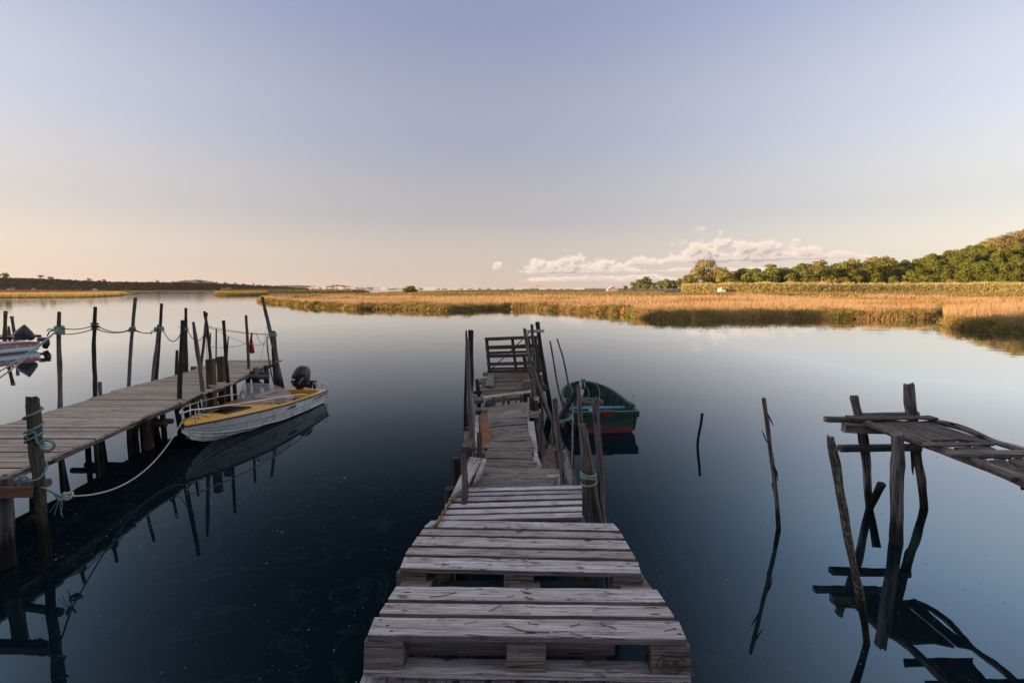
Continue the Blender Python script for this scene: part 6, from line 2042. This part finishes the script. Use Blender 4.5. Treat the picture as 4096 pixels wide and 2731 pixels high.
def deck_piece(u0, u1, f0, f1, n=10, m=4, mat=M_YELLOW, name="deck", thick=.03, zadd=0.0):
    """deck between stations u0,u1 and breadth fractions f0(u)..f1(u)"""
    mb = MB(); vs = []
    for i in range(n + 1):
        u = u0 + (u1 - u0) * i / n
        g = SBH.at(u)[0]
        a, b = f0(u) * g, f1(u) * g
        for k in range(m + 1):
            v = a + (b - a) * k / m
            vs.append(SBH.P(u, v, deck_z(u, v) + zadd))
        for k in range(m, -1, -1):
            v = a + (b - a) * k / m
            vs.append(SBH.P(u, v, deck_z(u, v) + zadd - thick))
    w = 2 * (m + 1)
    fs = [(i * w + k, i * w + (k + 1) % w, (i + 1) * w + (k + 1) % w, (i + 1) * w + k) for i in range(n) for k in range(w)]
    fs += [tuple(range(w))[::-1], tuple(n * w + k for k in range(w))]
    mb.add(vs, fs)
    return mb.build(name, mat, sb)


UW = L - 2.2          # windscreen foot (front)
UC = L - 2.0         # cockpit front
H0, H1 = L - 1.42, L - .80      # hatch opening
deck_piece(H1, L - .02, lambda u: -.97, lambda u: .97, 12, 8)
deck_piece(H0, H1, lambda u: -.97, lambda u: -.58)
deck_piece(H0, H1, lambda u: .50, lambda u: .97)
deck_piece(UC, H0, lambda u: -.97, lambda u: .97, 8, 8)
deck_piece(0, UC, lambda u: .80, lambda u: .98, 14, 2, name="side_deck")
deck_piece(0, UC, lambda u: -.98, lambda u: -.80, 14, 2, name="side_deck")
deck_piece(0, .16, lambda u: -.8, lambda u: .8, 2, 6, name="aft_deck")
# raised frame of the hatch
mb = MB()
hp = []
for (u, f) in ((H0, -.58), (H1, -.58), (H1, .50), (H0, .50)):
    g = SBH.at(u)[0]; hp.append(SBH.P(u, f * g, deck_z(u, f * g) + .012))
for a, b in zip(hp, hp[1:] + hp[:1]):
    tube_mb(mb, [a, b], .02, 5)
mb.build("hatch_frame", M_RUB, sb)
# inside: floor, sides, benches
mb = MB(); vs = []
for i in range(15):
    u = .05 + (H1 - .1) * i / 14
    g, zg, c, zc, zk = SBH.at(u)
    w = min(.8 * g, c + .02)
    vs += [SBH.P(u, -.8 * g, zg - .02), SBH.P(u, -w * .9, max(zc, .02) + .05), SBH.P(u, w * .9, max(zc, .02) + .05), SBH.P(u, .8 * g, zg - .02)]
mb.add(vs, [(i * 4 + k, i * 4 + k + 1, (i + 1) * 4 + k + 1, (i + 1) * 4 + k) for i in range(14) for k in range(3)])
mb.build("cockpit_liner", M_BLUE, sb)
for (u0, u1, v0, v1, z0, z1, nm, mt) in ((.35, .62, -.50, .50, .10, .26, "bench", M_SEAT), (1.15, 1.30, -.48, -.05, .18, .40, "seat_back", M_SEAT), (1.18, 1.32, .06, .50, .18, .40, "seat_back", M_SEAT), (1.30, 1.62, -.46, .48, .12, .22, "bench", M_SEAT), (.12, .17, -.5, .5, .1, .335, "motor_well_wall", M_YELLOW), (1.80, 1.95, -.42, .42, .37, .45, "dashboard", M_SEAT)):
    mb = MB(); board_mb(mb, SBH.P(u0, v0, z1), SBH.P(u1, v0, z1), SBH.P(u1, v1, z1), SBH.P(u0, v1, z1), z1 - z0, seg=2, rough=0, bevel=.01); mb.build(nm, mt, sb)
# windscreen: bowed sheet leaning back
mb = MB(); vs = []
nW = 18
for i in range(nW + 1):
    f = -1 + 2 * i / nW
    u = UC - .42 + .68 * (1 - abs(f) ** 3.2)
    v = f * SBH.at(u)[0] * .84
    zb = deck_z(u, v) + .004
    hgt = .37 * (1 - abs(f) ** 5 * .70)
    vs += [SBH.P(u, v, zb), SBH.P(u - hgt * .75, v * .93, zb + hgt)]
mb.add(vs, [(2 * i, 2 * i + 2, 2 * i + 3, 2 * i + 1) for i in range(nW)])
ws = mb.build("windscreen", M_PLEX, sb, sm=True)
mb = MB(); tube_mb(mb, [Vector(v) for v in vs[1::2]], .006, 5); mb.build("windscreen_edge", plain("clear_edge", (.45, .45, .44), .3), sb)
mb = MB(); tube_mb(mb, [Vector(v) for v in vs[0::2]], .011, 5); mb.build("windscreen_base", M_SEAT, sb)
# steering wheel
mb = MB(); wc = SBH.P(UC - .17, -.26, .50)
ex, ez = SBH.r, (Vector((0, 0, 1)) + SBH.d * .5).normalized()
ring = [wc + ex * .15 * math.cos(a) + ez * .15 * math.sin(a) for a in np.linspace(0, 2 * PI, 21)[:-1]]
tube_mb(mb, ring, .013, 6, closed=True)
for a in (0, 2.1, 4.2):
    tube_mb(mb, [wc, wc + ex * .15 * math.cos(a) + ez * .15 * math.sin(a)], .01, 5)
tube_mb(mb, [wc, SBH.P(UC + .02, -.26, .42)], .018, 6)
mb.build("steering_wheel", M_RUB, sb)
# bow rail
def rail_pt(u, s, h):
    g = SBH.at(min(u, L))[0]
    v = s * max(g - .035, .0)
    return SBH.P(u, v, deck_z(min(u, L), abs(v)) + h)
near = [rail_pt(.82, 1, .012), rail_pt(1.15, 1, .10), rail_pt(1.5, 1, .14), rail_pt(2.2, 1, .18), rail_pt(3.0, 1, .21), rail_pt(3.6, 1, .22), rail_pt(L - .12, 1, .22)]
tipp = SBH.P(L + .01, 0, .462 + .23)
far_ = [rail_pt(L - .12, -1, .22), rail_pt(3.4, -1, .22), rail_pt(2.8, -1, .20), rail_pt(2.1, -1, .17), rail_pt(1.55, -1, .13), rail_pt(1.3, -1, .012)]
mb = MB(); tube_mb(mb, catmull(near + [tipp] + far_, 6), .0125, 8); mb.build("bow_rail", M_CHROME, sb, sm=True)
for u, s in ((1.75, 1), (L - .16, 1), (L - .16, -1), (2.75, -1)):
    mb = MB(); tube_mb(mb, [rail_pt(u, s, 0), rail_pt(u, s, .15 if u < 2 else .215)], .011, 7); mb.build("rail_post", M_CHROME, sb)
# cleat, anchor bits at the bow
mb = MB(); c0 = SBH.P(L - .30, .04, deck_z(L - .3, .04) + .03)
tube_mb(mb, [c0 - SBH.r * .08, c0 + SBH.r * .08], .013, 6); tube_mb(mb, [c0 - SBH.r * .03, c0 - SBH.r * .03 - Vector((0, 0, .035))], .012, 6); tube_mb(mb, [c0 + SBH.r * .03, c0 + SBH.r * .03 - Vector((0, 0, .035))], .012, 6)
mb.build("cleat", M_CHROME, sb)
mb = MB(); c0 = SBH.P(L - .48, .02, deck_z(L - .5, .04) + .03); tube_mb(mb, [c0 - SBH.d * .03 - SBH.r * .13, c0 + SBH.r * .10, c0 + SBH.r * .15 + SBH.d * .06], .015, 6); mb.build("rope_fairlead", plain("white_plastic", (.6, .6, .6), .5), sb)
mb = MB(); c0 = SBH.P(L - .10, .0, .25); tube_mb(mb, [c0 + Vector((.03 * math.cos(a), .01, .035 * math.sin(a))) for a in np.linspace(0, 2 * PI, 13)[:-1]], .006, 5, closed=True); mb.build("towing_eye", M_CHROME, sb)
mb = MB(); q = SBH.P(1.38, .56, deck_z(1.38, .56)); vs = [q + SBH.d * .05, q - SBH.d * .05 + SBH.r * .03, q - SBH.d * .05 - SBH.r * .03, q - SBH.d * .06 + Vector((0, 0, .07))]; mb.add(vs, [(0, 1, 3), (1, 2, 3), (2, 0, 3), (0, 2, 1)]); mb.build("deck_vent", M_RUB, sb)
# stern grab rails
for v in (.34, .60):
    mb = MB(); b0 = SBH.P(.02, v - .045, .31); b1 = SBH.P(.02, v + .045, .31)
    tube_mb(mb, catmull([b0, b0 + Vector((0, 0, .13)), (b0 + b1) / 2 + Vector((0, 0, .175)), b1 + Vector((0, 0, .13)), b1], 5), .011, 7); mb.build("grab_rail", M_CHROME, sb, sm=True)
for zz, le in ((.06, .12), (-.02, .16)):
    mb = MB(); tube_mb(mb, [SBH.P(-.01, .60, .25), SBH.P(-.10, .60, .06), SBH.P(-.10, .66, .05)], .008, 5); mb.build("stern_ladder", M_CHROME, sb) if zz > 0 else None
lettering(SBH, "1070SM5", L * .42, .265, .088, M_LINE, sb, flip=1, shear=.25)
lettering(SBH, "J ROSA TERRA E MAR", .40, .235, .082, M_LINE, sb, flip=1, shear=.2)

# outboard motor on the transom
mot = empty("outboard_motor", tuple(SBH.P(-.12, -.05, .3)), "black outboard motor with a rounded cowling on the yellow boat's stern", "outboard motor")
mc = SBH.P(-.10, -.10, .36)
ax_up = Vector((.16, .10, .98)).normalized()
ax_r = Vector((1, .0, -.16)).normalized()
ax_f = ax_up.cross(ax_r).normalized()
prof = [(0.0, .115, .15, 0), (.03, .15, .185, 0), (.12, .185, .215, 0), (.25, .19, .22, .0), (.36, .175, .205, .01), (.45, .145, .175, .02), (.505, .10, .125, .03), (.525, .05, .06, .03)]
vs, fs = [], []
nS = 20
for h, wr, wf, sh in prof:
    for k in range(nS):
        a = 2 * PI * k / nS
        ca, sa = math.cos(a), math.sin(a)
        sq = 1 / (abs(ca) ** 3.2 + abs(sa) ** 3.2) ** (1 / 3.2)
        vs.append(mc + ax_up * h + ax_r * (wr * ca * sq + sh) + ax_f * (wf * sa * sq))
for i in range(len(prof) - 1):
    for k in range(nS):
        fs.append((i * nS + k, i * nS + (k + 1) % nS, (i + 1) * nS + (k + 1) % nS, (i + 1) * nS + k))
fs += [tuple(range(nS))[::-1], tuple((len(prof) - 1) * nS + k for k in range(nS))]
mb = MB(); mb.add(vs, fs); cow = mb.build("cowling", M_MOTOR, mot, sm=True)
mb = MB(); tube_mb(mb, [mc + ax_up * .10 + ax_r * (.195 * math.cos(a) / (abs(math.cos(a)) ** 3.2 + abs(math.sin(a)) ** 3.2) ** .3125) + ax_f * (.225 * math.sin(a) / (abs(math.cos(a)) ** 3.2 + abs(math.sin(a)) ** 3.2) ** .3125) for a in np.linspace(0, 2 * PI, 33)[:-1]], .007, 5, closed=True); mb.build("cowling_seam", M_RUB, mot)
mb = MB(); pole_mb(mb, [mc + ax_up * .02, mc - ax_up * .25 + ax_r * .05, mc - ax_up * .7 + ax_r * .1 + Vector((0, .12, 0))], [.10, .07, .05], seg=10, bump=0); mb.build("leg", M_MOTOR, mot)
mb = MB(); board_mb(mb, mc + Vector((.12, -.10, .12)), mc + Vector((.42, -.06, .05)), mc + Vector((.42, .08, .05)), mc + Vector((.12, .08, .12)), .10, seg=2, rough=0, bevel=.01); mb.build("bracket", M_MOTOR, mot)
mb = MB(); board_mb(mb, mc + Vector((.30, -.12, .17)), mc + Vector((.42, -.12, .17)), mc + Vector((.42, .02, .17)), mc + Vector((.30, .02, .17)), .12, seg=1, rough=0, bevel=.01); mb.build("bracket", M_MOTOR, mot)
def on_cowl(txt, size, h, ro, mat, rot=1.0):
    me_ = text_mesh(txt, size, 0, bold=size * .02)
    for v in me_.vertices:
        x, y = v.co.x, v.co.y
        X = x * math.cos(rot) - y * math.sin(rot); Y = x * math.sin(rot) + y * math.cos(rot)
        v.co = mc + ax_up * (h + Y) + ax_r * (ro + X) - ax_f * 0
        rel = v.co
    # press onto the rounded shell, side that faces the moorings' outer water
    for v in me_.vertices:
        d = v.co - mc
        hh = d.dot(ax_up); xx = d.dot(ax_r)
        wr = np.interp(hh, [p[0] for p in prof], [p[1] for p in prof]); wf = np.interp(hh, [p[0] for p in prof], [p[2] for p in prof])
        t = min(abs(xx) / wr, .985)
        yy_ = wf * (1 - t ** 3.2) ** (1 / 3.2)
        v.co = mc + ax_up * hh + ax_r * xx + SIGN * ax_f * (yy_ + .004)
    link_mesh("lettering", me_, mat, mot)
SIGN = 1 if (ax_f.y < 0) else -1
on_cowl("TOHATSU", .045, .17, .085, plain("white_print", (.6, .6, .62), .5), 1.1)
on_cowl("30", .09, .38, .115, plain("red_outline_print", (.45, .10, .06), .5), 1.15)
me_ = MB(); me_.add([mc + ax_up * z + ax_r * x + SIGN * ax_f * (.222) for x, z in ((-.13, .16), (-.05, .16), (-.05, .20), (-.13, .20))], [(0, 1, 2, 3)]); me_.build("sticker", plain("white_sticker", (.6, .6, .6), .6), mot)

# ---------------------------------------------------------------- white boat at the left edge
WBH = Hull([(0, .80, .42, .72, .06, -.15), (.3, .85, .47, .76, .08, -.18), (.6, .78, .58, .6, .12, -.18), (.85, .45, .70, .25, .25, -.02), (1, .04, .78, .01, .6, .5)], 5.2, (-21.75, 22.45), (-22.9, 17.4))
wb = empty("white_motorboat", (-21.8, 21, 0), "white boat with a red sheer stripe cut by the left edge", "boat")
M_WB = paint("white_boat_paint", (.66, .66, .66), (.35, .33, .30), .35)
M_REDS = plain("red_stripe", (.42, .09, .05), .5)
M_NAVY = plain("navy_lettering", (.02, .035, .12), .6)
hull_mesh(WBH).build("hull", M_WB, wb, sm=True)
g, zg, c, zc, zk = WBH.at(0)
mb = MB(); mb.add([WBH.P(0, -g, zg), WBH.P(0, g, zg), WBH.P(0, c, zc), WBH.P(0, 0, zk), WBH.P(0, -c, zc)], [(0, 1, 2, 3, 4)]); mb.build("transom", M_WB, wb)
for s in (1, -1):
    mb = MB(); vs = []
    for i in range(25):
        u = WBH.L * i / 24; zg = WBH.at(u)[1]
        for dz, o_ in ((.0, .012), (-.09, .012)):
            vs.append(WBH.P(u, s * (WBH.side_v(u, zg + dz) + o_), zg + dz))
        vs.append(WBH.P(u, s * (WBH.side_v(u, zg) - .05), zg + .012))
    mb.add(vs, [f for i in range(24) for f in ((i * 3, i * 3 + 1, i * 3 + 4, i * 3 + 3), (i * 3 + 2, i * 3, i * 3 + 3, i * 3 + 5))])
    mb.build("sheer_stripe", M_REDS, wb)
mb = MB(); vs = []
for i in range(20):
    u = WBH.L * i / 19; g, zg, c, zc, zk = WBH.at(u)
    vs += [WBH.P(u, -(g - .06), zg), WBH.P(u, -c * .8, zc + .12), WBH.P(u, c * .8, zc + .12), WBH.P(u, g - .06, zg)]
mb.add(vs, [(i * 4 + k, i * 4 + k + 1, (i + 1) * 4 + k + 1, (i + 1) * 4 + k) for i in range(19) for k in range(3)])
mb.build("liner", M_WB, wb)
strip(WBH, lambda u, s: WBH.P(u, s * (WBH.at(u)[2] + .015), WBH.at(u)[3] + .1), 22, "moulding_line", plain("tan_line", (.3, .22, .13), .7), wb, r=.008, u1=WBH.L * .9)
lettering(WBH, "POSSIDONIO-125345-5PT", .95, .29, .155, M_NAVY, wb, off=.016)
# motor tilted up at its stern
tm = empty("outboard_motor", tuple(WBH.P(-.2, .1, .2)), "dark tilted outboard motor behind the white boat's stern", "outboard motor")
q = ony(162, 1356, 22.7)
mb = MB(); pole_mb(mb, [ony(195, 1351, 22.9), ony(175, 1356, 22.8), ony(152, 1359, 22.6)], [.03, .09, .10], seg=8, bump=.02); mb.build("shaft", M_MOTOR, tm)
mb = MB(); pole_mb(mb, [ony(188, 1357, 22.8), ony(186, 1375, 22.8), ony(180, 1392, 22.8)], [.09, .11, .08], seg=8, bump=.2); mb.build("propeller_housing", M_MOTOR, tm)
mb = MB(); mb.add([ony(182, 1366, 22.8), ony(196, 1378, 22.8), ony(192, 1386, 22.8), ony(180, 1388, 22.85)], [(0, 1, 2, 3)]); oo = mb.build("propeller_blade", M_MOTOR, tm); md = oo.modifiers.new("t", "SOLIDIFY"); md.thickness = .02
# bin bags heaped in the stern
def bag(cx, w, h, Y, lean, seed, label):
    bm = bmesh.new(); bmesh.ops.create_icosphere(bm, subdivisions=3, radius=1)
    R = Vector((seed, seed * 2.3, 0))
    for v in bm.verts:
        p = v.co.copy()
        t = (p.z + 1) / 2
        taper = 1 - .75 * max(0, t - .35) / .65 if t > .35 else 1
        k = 1 + .12 * noise.noise(p * 2.2 + R) + .07 * noise.noise(Vector((math.atan2(p.y, p.x) * 3, p.z * 2, 0)) + R)
        v.co = Vector((p.x * w / 2 * taper * k + lean * t * t * w, p.y * w * .42 * taper * k, (t) * h))
    me_ = bpy.data.meshes.new("bin_bag"); bm.to_mesh(me_); bm.free()
    o_ = link_mesh("bin_bag", me_, M_BAG, None, True)
    b = ony(cx, 1362, Y)
    o_.location = b
    tag(o_, label, "bag", "black bags heaped in the white boat's stern")
M_BAG = plain("black_plastic", (.012, .013, .014), .3)
bag(94, .78, .72, 22.3, .14, 1.0, "taller pointed black bag in the white boat's stern")
bag(122, .42, .50, 22.3, -.1, 5.0, "smaller black bag right of the pointed one")
bag(78, .50, .36, 22.2, .1, 9.0, "low black bag bulge at the left of the heap")
# the next jetty behind it
nj = empty("far_jetty", (-24, 24, 0), "end of a plank jetty behind the white boat at the left edge", "jetty")
for k in range(9):
    p = ony(70 - 12 * k, 1342, 24.0)
    board("plank", (p.x - .13, 23.4, p.z), (p.x, 23.4, p.z), (p.x, 24.9, p.z), (p.x - .13, 24.9, p.z), .05, M_DECK, nj, seg=2, seed=k)
p = ony(70, 1348, 23.5)
board("bearer", (p.x - 1.6, 23.5, p.z), (p.x, 23.5, p.z), (p.x, 23.6, p.z), (p.x - 1.6, 23.6, p.z), .12, M_POLED, nj, seg=2, seed=2)
board("bearer", (p.x - 1.6, 24.6, p.z), (p.x, 24.6, p.z), (p.x, 24.7, p.z), (p.x - 1.6, 24.7, p.z), .12, M_POLED, nj, seg=2, seed=2)
pole("mooring_pole", "tall brown pole with a teal band behind the white boat", "pole", ZH, [(96, 60, 54), (88, 300, 52), (84, 530, 62)], 23.2, M_STUMP, group="poles by the white boat")
pole("mooring_pole", "short brown pole between the two banded ones", "pole", ZH, [(145, 316, 34), (158, 450, 40)], 23.9, M_STUMP, group="poles by the white boat")
pole("mooring_pole", "leaning brown pole with a teal band at its top", "pole", ZH, [(198, 145, 40), (215, 260, 44), (245, 450, 54)], 24.2, M_STUMP, group="poles by the white boat")
lash(ZH, 96, 88, 23.2, .075, .075, 2, .02, M_ROPE_TEAL, "teal band round the tall brown pole", rt=.014)
lash(ZH, 200, 155, 24.2, .07, .07, 3, .02, M_ROPE_TEAL, "teal band round the leaning brown pole", rt=.014)

# ---------------------------------------------------------------- green dinghy
GBH = Hull([(0, .62, .40, .56, .05, -.06), (.2, .66, .39, .60, .04, -.10), (.45, .66, .41, .60, .05, -.12), (.7, .60, .45, .50, .08, -.10), (.86, .48, .50, .36, .12, -.06), (.95, .30, .54, .20, .18, .0), (1, .10, .57, .06, .28, .14)], None, (1.80, 9.45), (1.66, 11.75))
gb = empty("rowing_boat", (1.75, 10.4, 0), "small weathered green rowing boat with red bottom beside the centre jetty", "boat")


def green_paint():
    m, nt, p = new_mat("flaking_green_paint")
    geo = N(nt, "ShaderNodeNewGeometry")
    sp = N(nt, "ShaderNodeSeparateXYZ"); nt.links.new(geo.outputs["Position"], sp.inputs[0])
    n = N(nt, "ShaderNodeTexNoise"); n.inputs["Scale"].default_value = 9; n.inputs["Detail"].default_value = 8; n.inputs["Roughness"].default_value = .75
    nt.links.new(geo.outputs["Position"], n.inputs["Vector"])
    n2 = N(nt, "ShaderNodeTexNoise"); n2.inputs["Scale"].default_value = 16; n2.inputs["Detail"].default_value = 5
    nt.links.new(geo.outputs["Position"], n2.inputs["Vector"])
    c = mix_rgb(nt, smooth(nt, n.outputs[0], .4, .6), (.008, .042, .034), (.016, .068, .054))
    c = mix_rgb(nt, smooth(nt, n2.outputs[0], .69, .71), c, (.25, .38, .42))
    c = mix_rgb(nt, smooth(nt, n2.outputs[0], .30, .285), c, (.03, .14, .40))
    red = mix_rgb(nt, smooth(nt, n.outputs[0], .4, .6), (.12, .028, .025), (.17, .045, .038))
    hgt = math_node(nt, "ADD", sp.outputs[2], math_node(nt, "MULTIPLY", math_node(nt, "SUBTRACT", n.outputs[0], .5), .03))
    c = mix_rgb(nt, smooth(nt, hgt, .135, .125), c, red)
    nt.links.new(c, p.inputs["Base Color"]); p.inputs["Roughness"].default_value = .55
    bp = N(nt, "ShaderNodeBump"); bp.inputs["Strength"].default_value = .3; bp.inputs["Distance"].default_value = .01
    nt.links.new(n.outputs[0], bp.inputs["Height"]); nt.links.new(bp.outputs[0], p.inputs["Normal"])
    return m


M_GREEN = green_paint()
M_GREEND = plain("dark_green_paint", (.009, .034, .027), .6, noise_amt=.5, nscale=9)
M_BLUEP = wood_material("chipped_blue_paint", (.05, .30, .48), (.02, .12, .22), crack=.2, lichen=.75, lichen_col=(.25, .38, .45), vary=.1)
hull_mesh(GBH).build("hull", M_GREEN, gb, sm=True)
hull_mesh(GBH, off=.028).build("inner_planking", M_GREEND, gb, sm=True)
g, zg, c, zc, zk = GBH.at(0)
for u_, mt in ((0, M_GREEN), (.03, M_GREEND)):
    mb = MB(); mb.add([GBH.P(u_, -g, zg), GBH.P(u_, g, zg), GBH.P(u_, c + .03, (zg + zc) / 2), GBH.P(u_, c * .92, zc - .02), GBH.P(u_, c * .5, zk + .02), GBH.P(u_, -c * .5, zk + .02), GBH.P(u_, -c * .92, zc - .02), GBH.P(u_, -c - .03, (zg + zc) / 2)], [tuple(range(8))]); mb.build("transom", mt, gb)
mb = MB(); board_mb(mb, GBH.P(-.03, -g - .02, zg + .02), GBH.P(-.03, g + .02, zg + .02), GBH.P(.06, g + .02, zg + .02), GBH.P(.06, -g - .02, zg + .02), .07, seg=6, rough=.004); mb.build("transom_cap", M_GREEN, gb)
mb = MB(); board_mb(mb, GBH.P(-.045, -.14, zg + .03), GBH.P(-.045, .07, zg + .03), GBH.P(.075, .07, zg + .03), GBH.P(.075, -.14, zg + .03), .11, seg=2, rough=.003); mb.build("rusty_pad", plain("rusty_red", (.13, .03, .015), .9), gb)
for s in (1, -1):
    for nm, dz, wv, th in (("gunwale", .022, .055, .03), ("rubbing_strake", -.05, .02, .05)):
        mb = MB(); vs = []
        nG = 26
        for i in range(nG + 1):
            u = GBH.L * i / nG; g_, z_ = GBH.at(u)[:2]
            o_ = .022
            a0, a1 = (g_ - wv + o_, g_ + o_) if nm == "gunwale" else (g_ - .005, g_ + .028)
            a0 = max(a0, 0)
            for vv, zz in ((a0, z_ + dz), (a1, z_ + dz), (a1, z_ + dz - th), (a0, z_ + dz - th)):
                vs.append(GBH.P(u, s * vv, zz))
        fs = [(i * 4 + k, i * 4 + (k + 1) % 4, (i + 1) * 4 + (k + 1) % 4, (i + 1) * 4 + k) for i in range(nG) for k in range(4)]
        fs += [(0, 1, 2, 3), (nG * 4 + 3, nG * 4 + 2, nG * 4 + 1, nG * 4)]
        mb.add(vs, fs); mb.build(nm, M_GREEN, gb)
for u, w in ((.78, .17),):
    g_ = GBH.at(u)[0]
    board("thwart", GBH.P(u, -g_ + .03, .30), GBH.P(u, g_ - .03, .30), GBH.P(u + w, g_ - .03, .30), GBH.P(u + w, -g_ + .03, .30), .035, M_BLUEP, gb, seg=6)
for u in (.45, .8, 1.15, 1.5, 1.8):
    g_, z_, c_, zc_, zk_ = GBH.at(u)
    mb = MB(); tube_mb(mb, catmull([GBH.P(u, -g_ + .04, z_ - .03), GBH.P(u, -c_ + .05, zc_ + .03), GBH.P(u, 0, zk_ + .05), GBH.P(u, c_ - .05, zc_ + .03), GBH.P(u, g_ - .04, z_ - .03)], 4), .014, 5); mb.build("rib", M_GREEND, gb)
mb = MB(); pole_mb(mb, [GBH.P(2.24, 0, .60), GBH.P(2.2, 0, .40)], [.03, .03], seg=7); mb.build("stem_post", M_GREEN, gb)
mb = MB(); pp = ony(2533, 1600, 10.1); tube_mb(mb, [pp + Vector((0, 0, .12)), pp + Vector((0, 0, -.06))], .012, 6); mb.build("thole_pin", plain("bleached_peg", (.5, .48, .42), .8), gb)
mb = MB(); board_mb(mb, GBH.P(.40, -GBH.at(.5)[0] - .03, .445), GBH.P(.72, -GBH.at(.5)[0] - .03, .445), GBH.P(.72, -GBH.at(.5)[0] + .05, .445), GBH.P(.40, -GBH.at(.5)[0] + .05, .445), .03, seg=2); mb.build("oarlock_pad", M_GREEND, gb)
# gear in the boat
Rg = random.Random(4)
mb = MB()
c0 = GBH.P(1.45, -.02, .20)
for k in range(14):
    rr0, ph, zz = Rg.uniform(.10, .22), Rg.uniform(0, 6), Rg.uniform(0, .12)
    tube_mb(mb, [c0 + Vector((rr0 * 1.3 * math.cos(a) + .02 * math.sin(3 * a + ph), rr0 * math.sin(a), zz + .025 * math.sin(2 * a + ph))) for a in np.linspace(0, 2 * PI, 16)], .009, 5)
tag(mb.build("rope_coil", plain("tan_rope", (.26, .20, .14), .9)), "heap of tan rope coiled in the bow of the green boat", "rope")
mb = MB()
b0 = GBH.P(2.22, 0, .60)
for pts in ([b0, b0 + Vector((-.10, -.25, -.20)), b0 + Vector((-.02, -.5, -.36)), b0 + Vector((.10, -.3, -.22)), b0],
            [b0, b0 + Vector((.30, -.2, -.06)), b0 + Vector((.28, -.55, -.30)), b0 + Vector((-.05, -.75, -.46)), b0 + Vector((-.22, -1.0, -.4))],
            [b0 + Vector((-.35, -.1, -.02)), b0 + Vector((-.30, -.4, -.12)), b0 + Vector((-.33, -.55, -.22))],
            [b0, b0 + Vector((-.12, -.15, -.05)), b0 + Vector((-.2, -.55, -.3)), b0 + Vector((-.25, -.8, -.42))]):
    tube_mb(mb, catmull(pts, 6), .008, 5)
for k in range(4):
    tube_mb(mb, [b0 + Vector((.045 * math.cos(a + k), .03 * math.sin(a), .012 * k + .02 * math.sin(a * 2))) for a in np.linspace(0, 2 * PI, 12)], .010, 5)
tag(mb.build("rope", M_ROPE_TEAL), "thin teal rope looping from the green boat's stem", "rope")
mb = MB(); tube_mb(mb, catmull([GBH.P(.9, -(-GBH.at(.9)[0] - .02), .40), ony(*ZF(230, 500), 10.6), ony(*ZF(190, 520), 10.4), ony(*ZF(125, 620), 9.7)], 6), .009, 5); tag(mb.build("rope", M_ROPE_TEAL), "teal rope from the green boat's left side to the sticks", "rope")
mb = MB(); q0, q1 = GBH.P(.75, .16, .27), GBH.P(.30, -.02, .16); pole_mb(mb, [q0, q1], [.035, .055], seg=9, bump=.05); tag(mb.build("bottle", plain("cloudy_plastic", (.38, .36, .36), .5, noise_amt=.5, nscale=20)), "grey tapered plastic float lying behind the blue thwart", "float")
tag(board("paddle", GBH.P(.35, .48, .14), GBH.P(.35, .22, .14), GBH.P(.48, .22, .14), GBH.P(.48, .48, .14), .02, M_OLDW, None, seg=2), "pale board end lying on the green boat's floor", "board")

# ------------------------------------------------------------------ specks and scum drifting on the water
def specks():
    V, F = [], []
    n = 2600
    R = np.random.default_rng(9)
    s = R.uniform(-1.05, 1.05, n); y = 2.2 * (13 / 2.2) ** R.uniform(0, 1, n) ** 1.0
    x = s * y
    m = (noise2(x, y, .8, 2.0) + R.normal(0, .5, n)) > -.2
    x, y = x[m], y[m]
    # denser drift line beside the left boardwalk
    k = 260
    t = R.uniform(0, 1, k)
    x = np.concatenate([x, -4.9 + t * 1.2 + R.normal(0, .22, k)]); y = np.concatenate([y, 4.6 + t * 2.2 + R.normal(0, .2, k)])
    n = len(x)
    r = .0024 * np.exp(R.normal(0, .45, n)) * (y / 4) ** .5
    a = np.linspace(0, 2 * np.pi, 6)[:-1]
    el = R.uniform(1, 2.2, n); th = R.uniform(0, np.pi, n)
    cx, sx = np.cos(th)[:, None], np.sin(th)[:, None]
    ux = r[:, None] * el[:, None] * np.cos(a)[None]; uy = r[:, None] * np.sin(a)[None]
    v = np.stack([x[:, None] + ux * cx - uy * sx, y[:, None] + ux * sx + uy * cx, np.full((n, 5), .004)], -1).reshape(-1, 3)
    fast_mesh("floating_specks", v, np.arange(5 * n).reshape(n, 5), plain("pale_scum", (.24, .235, .22), .8), "stuff")


specks()

# ------------------------------------------------------------------ evening air
mb = MB()
X0, X1, Y0, Y1, Z0, Z1 = -5800, 5800, -280, 5200, -1.5, 75
mb.add([(X0, Y0, Z0), (X1, Y0, Z0), (X1, Y1, Z0), (X0, Y1, Z0), (X0, Y0, Z1), (X1, Y0, Z1), (X1, Y1, Z1), (X0, Y1, Z1)],
       [(3, 2, 1, 0), (4, 5, 6, 7), (0, 1, 5, 4), (1, 2, 6, 5), (2, 3, 7, 6), (3, 0, 4, 7)])
m = bpy.data.materials.new("evening_haze"); m.use_nodes = True
nt = m.node_tree; nt.nodes.clear()
out = N(nt, "ShaderNodeOutputMaterial"); pv = N(nt, "ShaderNodeVolumePrincipled")
pv.inputs["Color"].default_value = (.86, .84, .88, 1); pv.inputs["Density"].default_value = 5e-5; pv.inputs["Anisotropy"].default_value = 0.2
nt.links.new(pv.outputs[0], out.inputs["Volume"])
o = mb.build("haze", m); o["kind"] = "stuff"
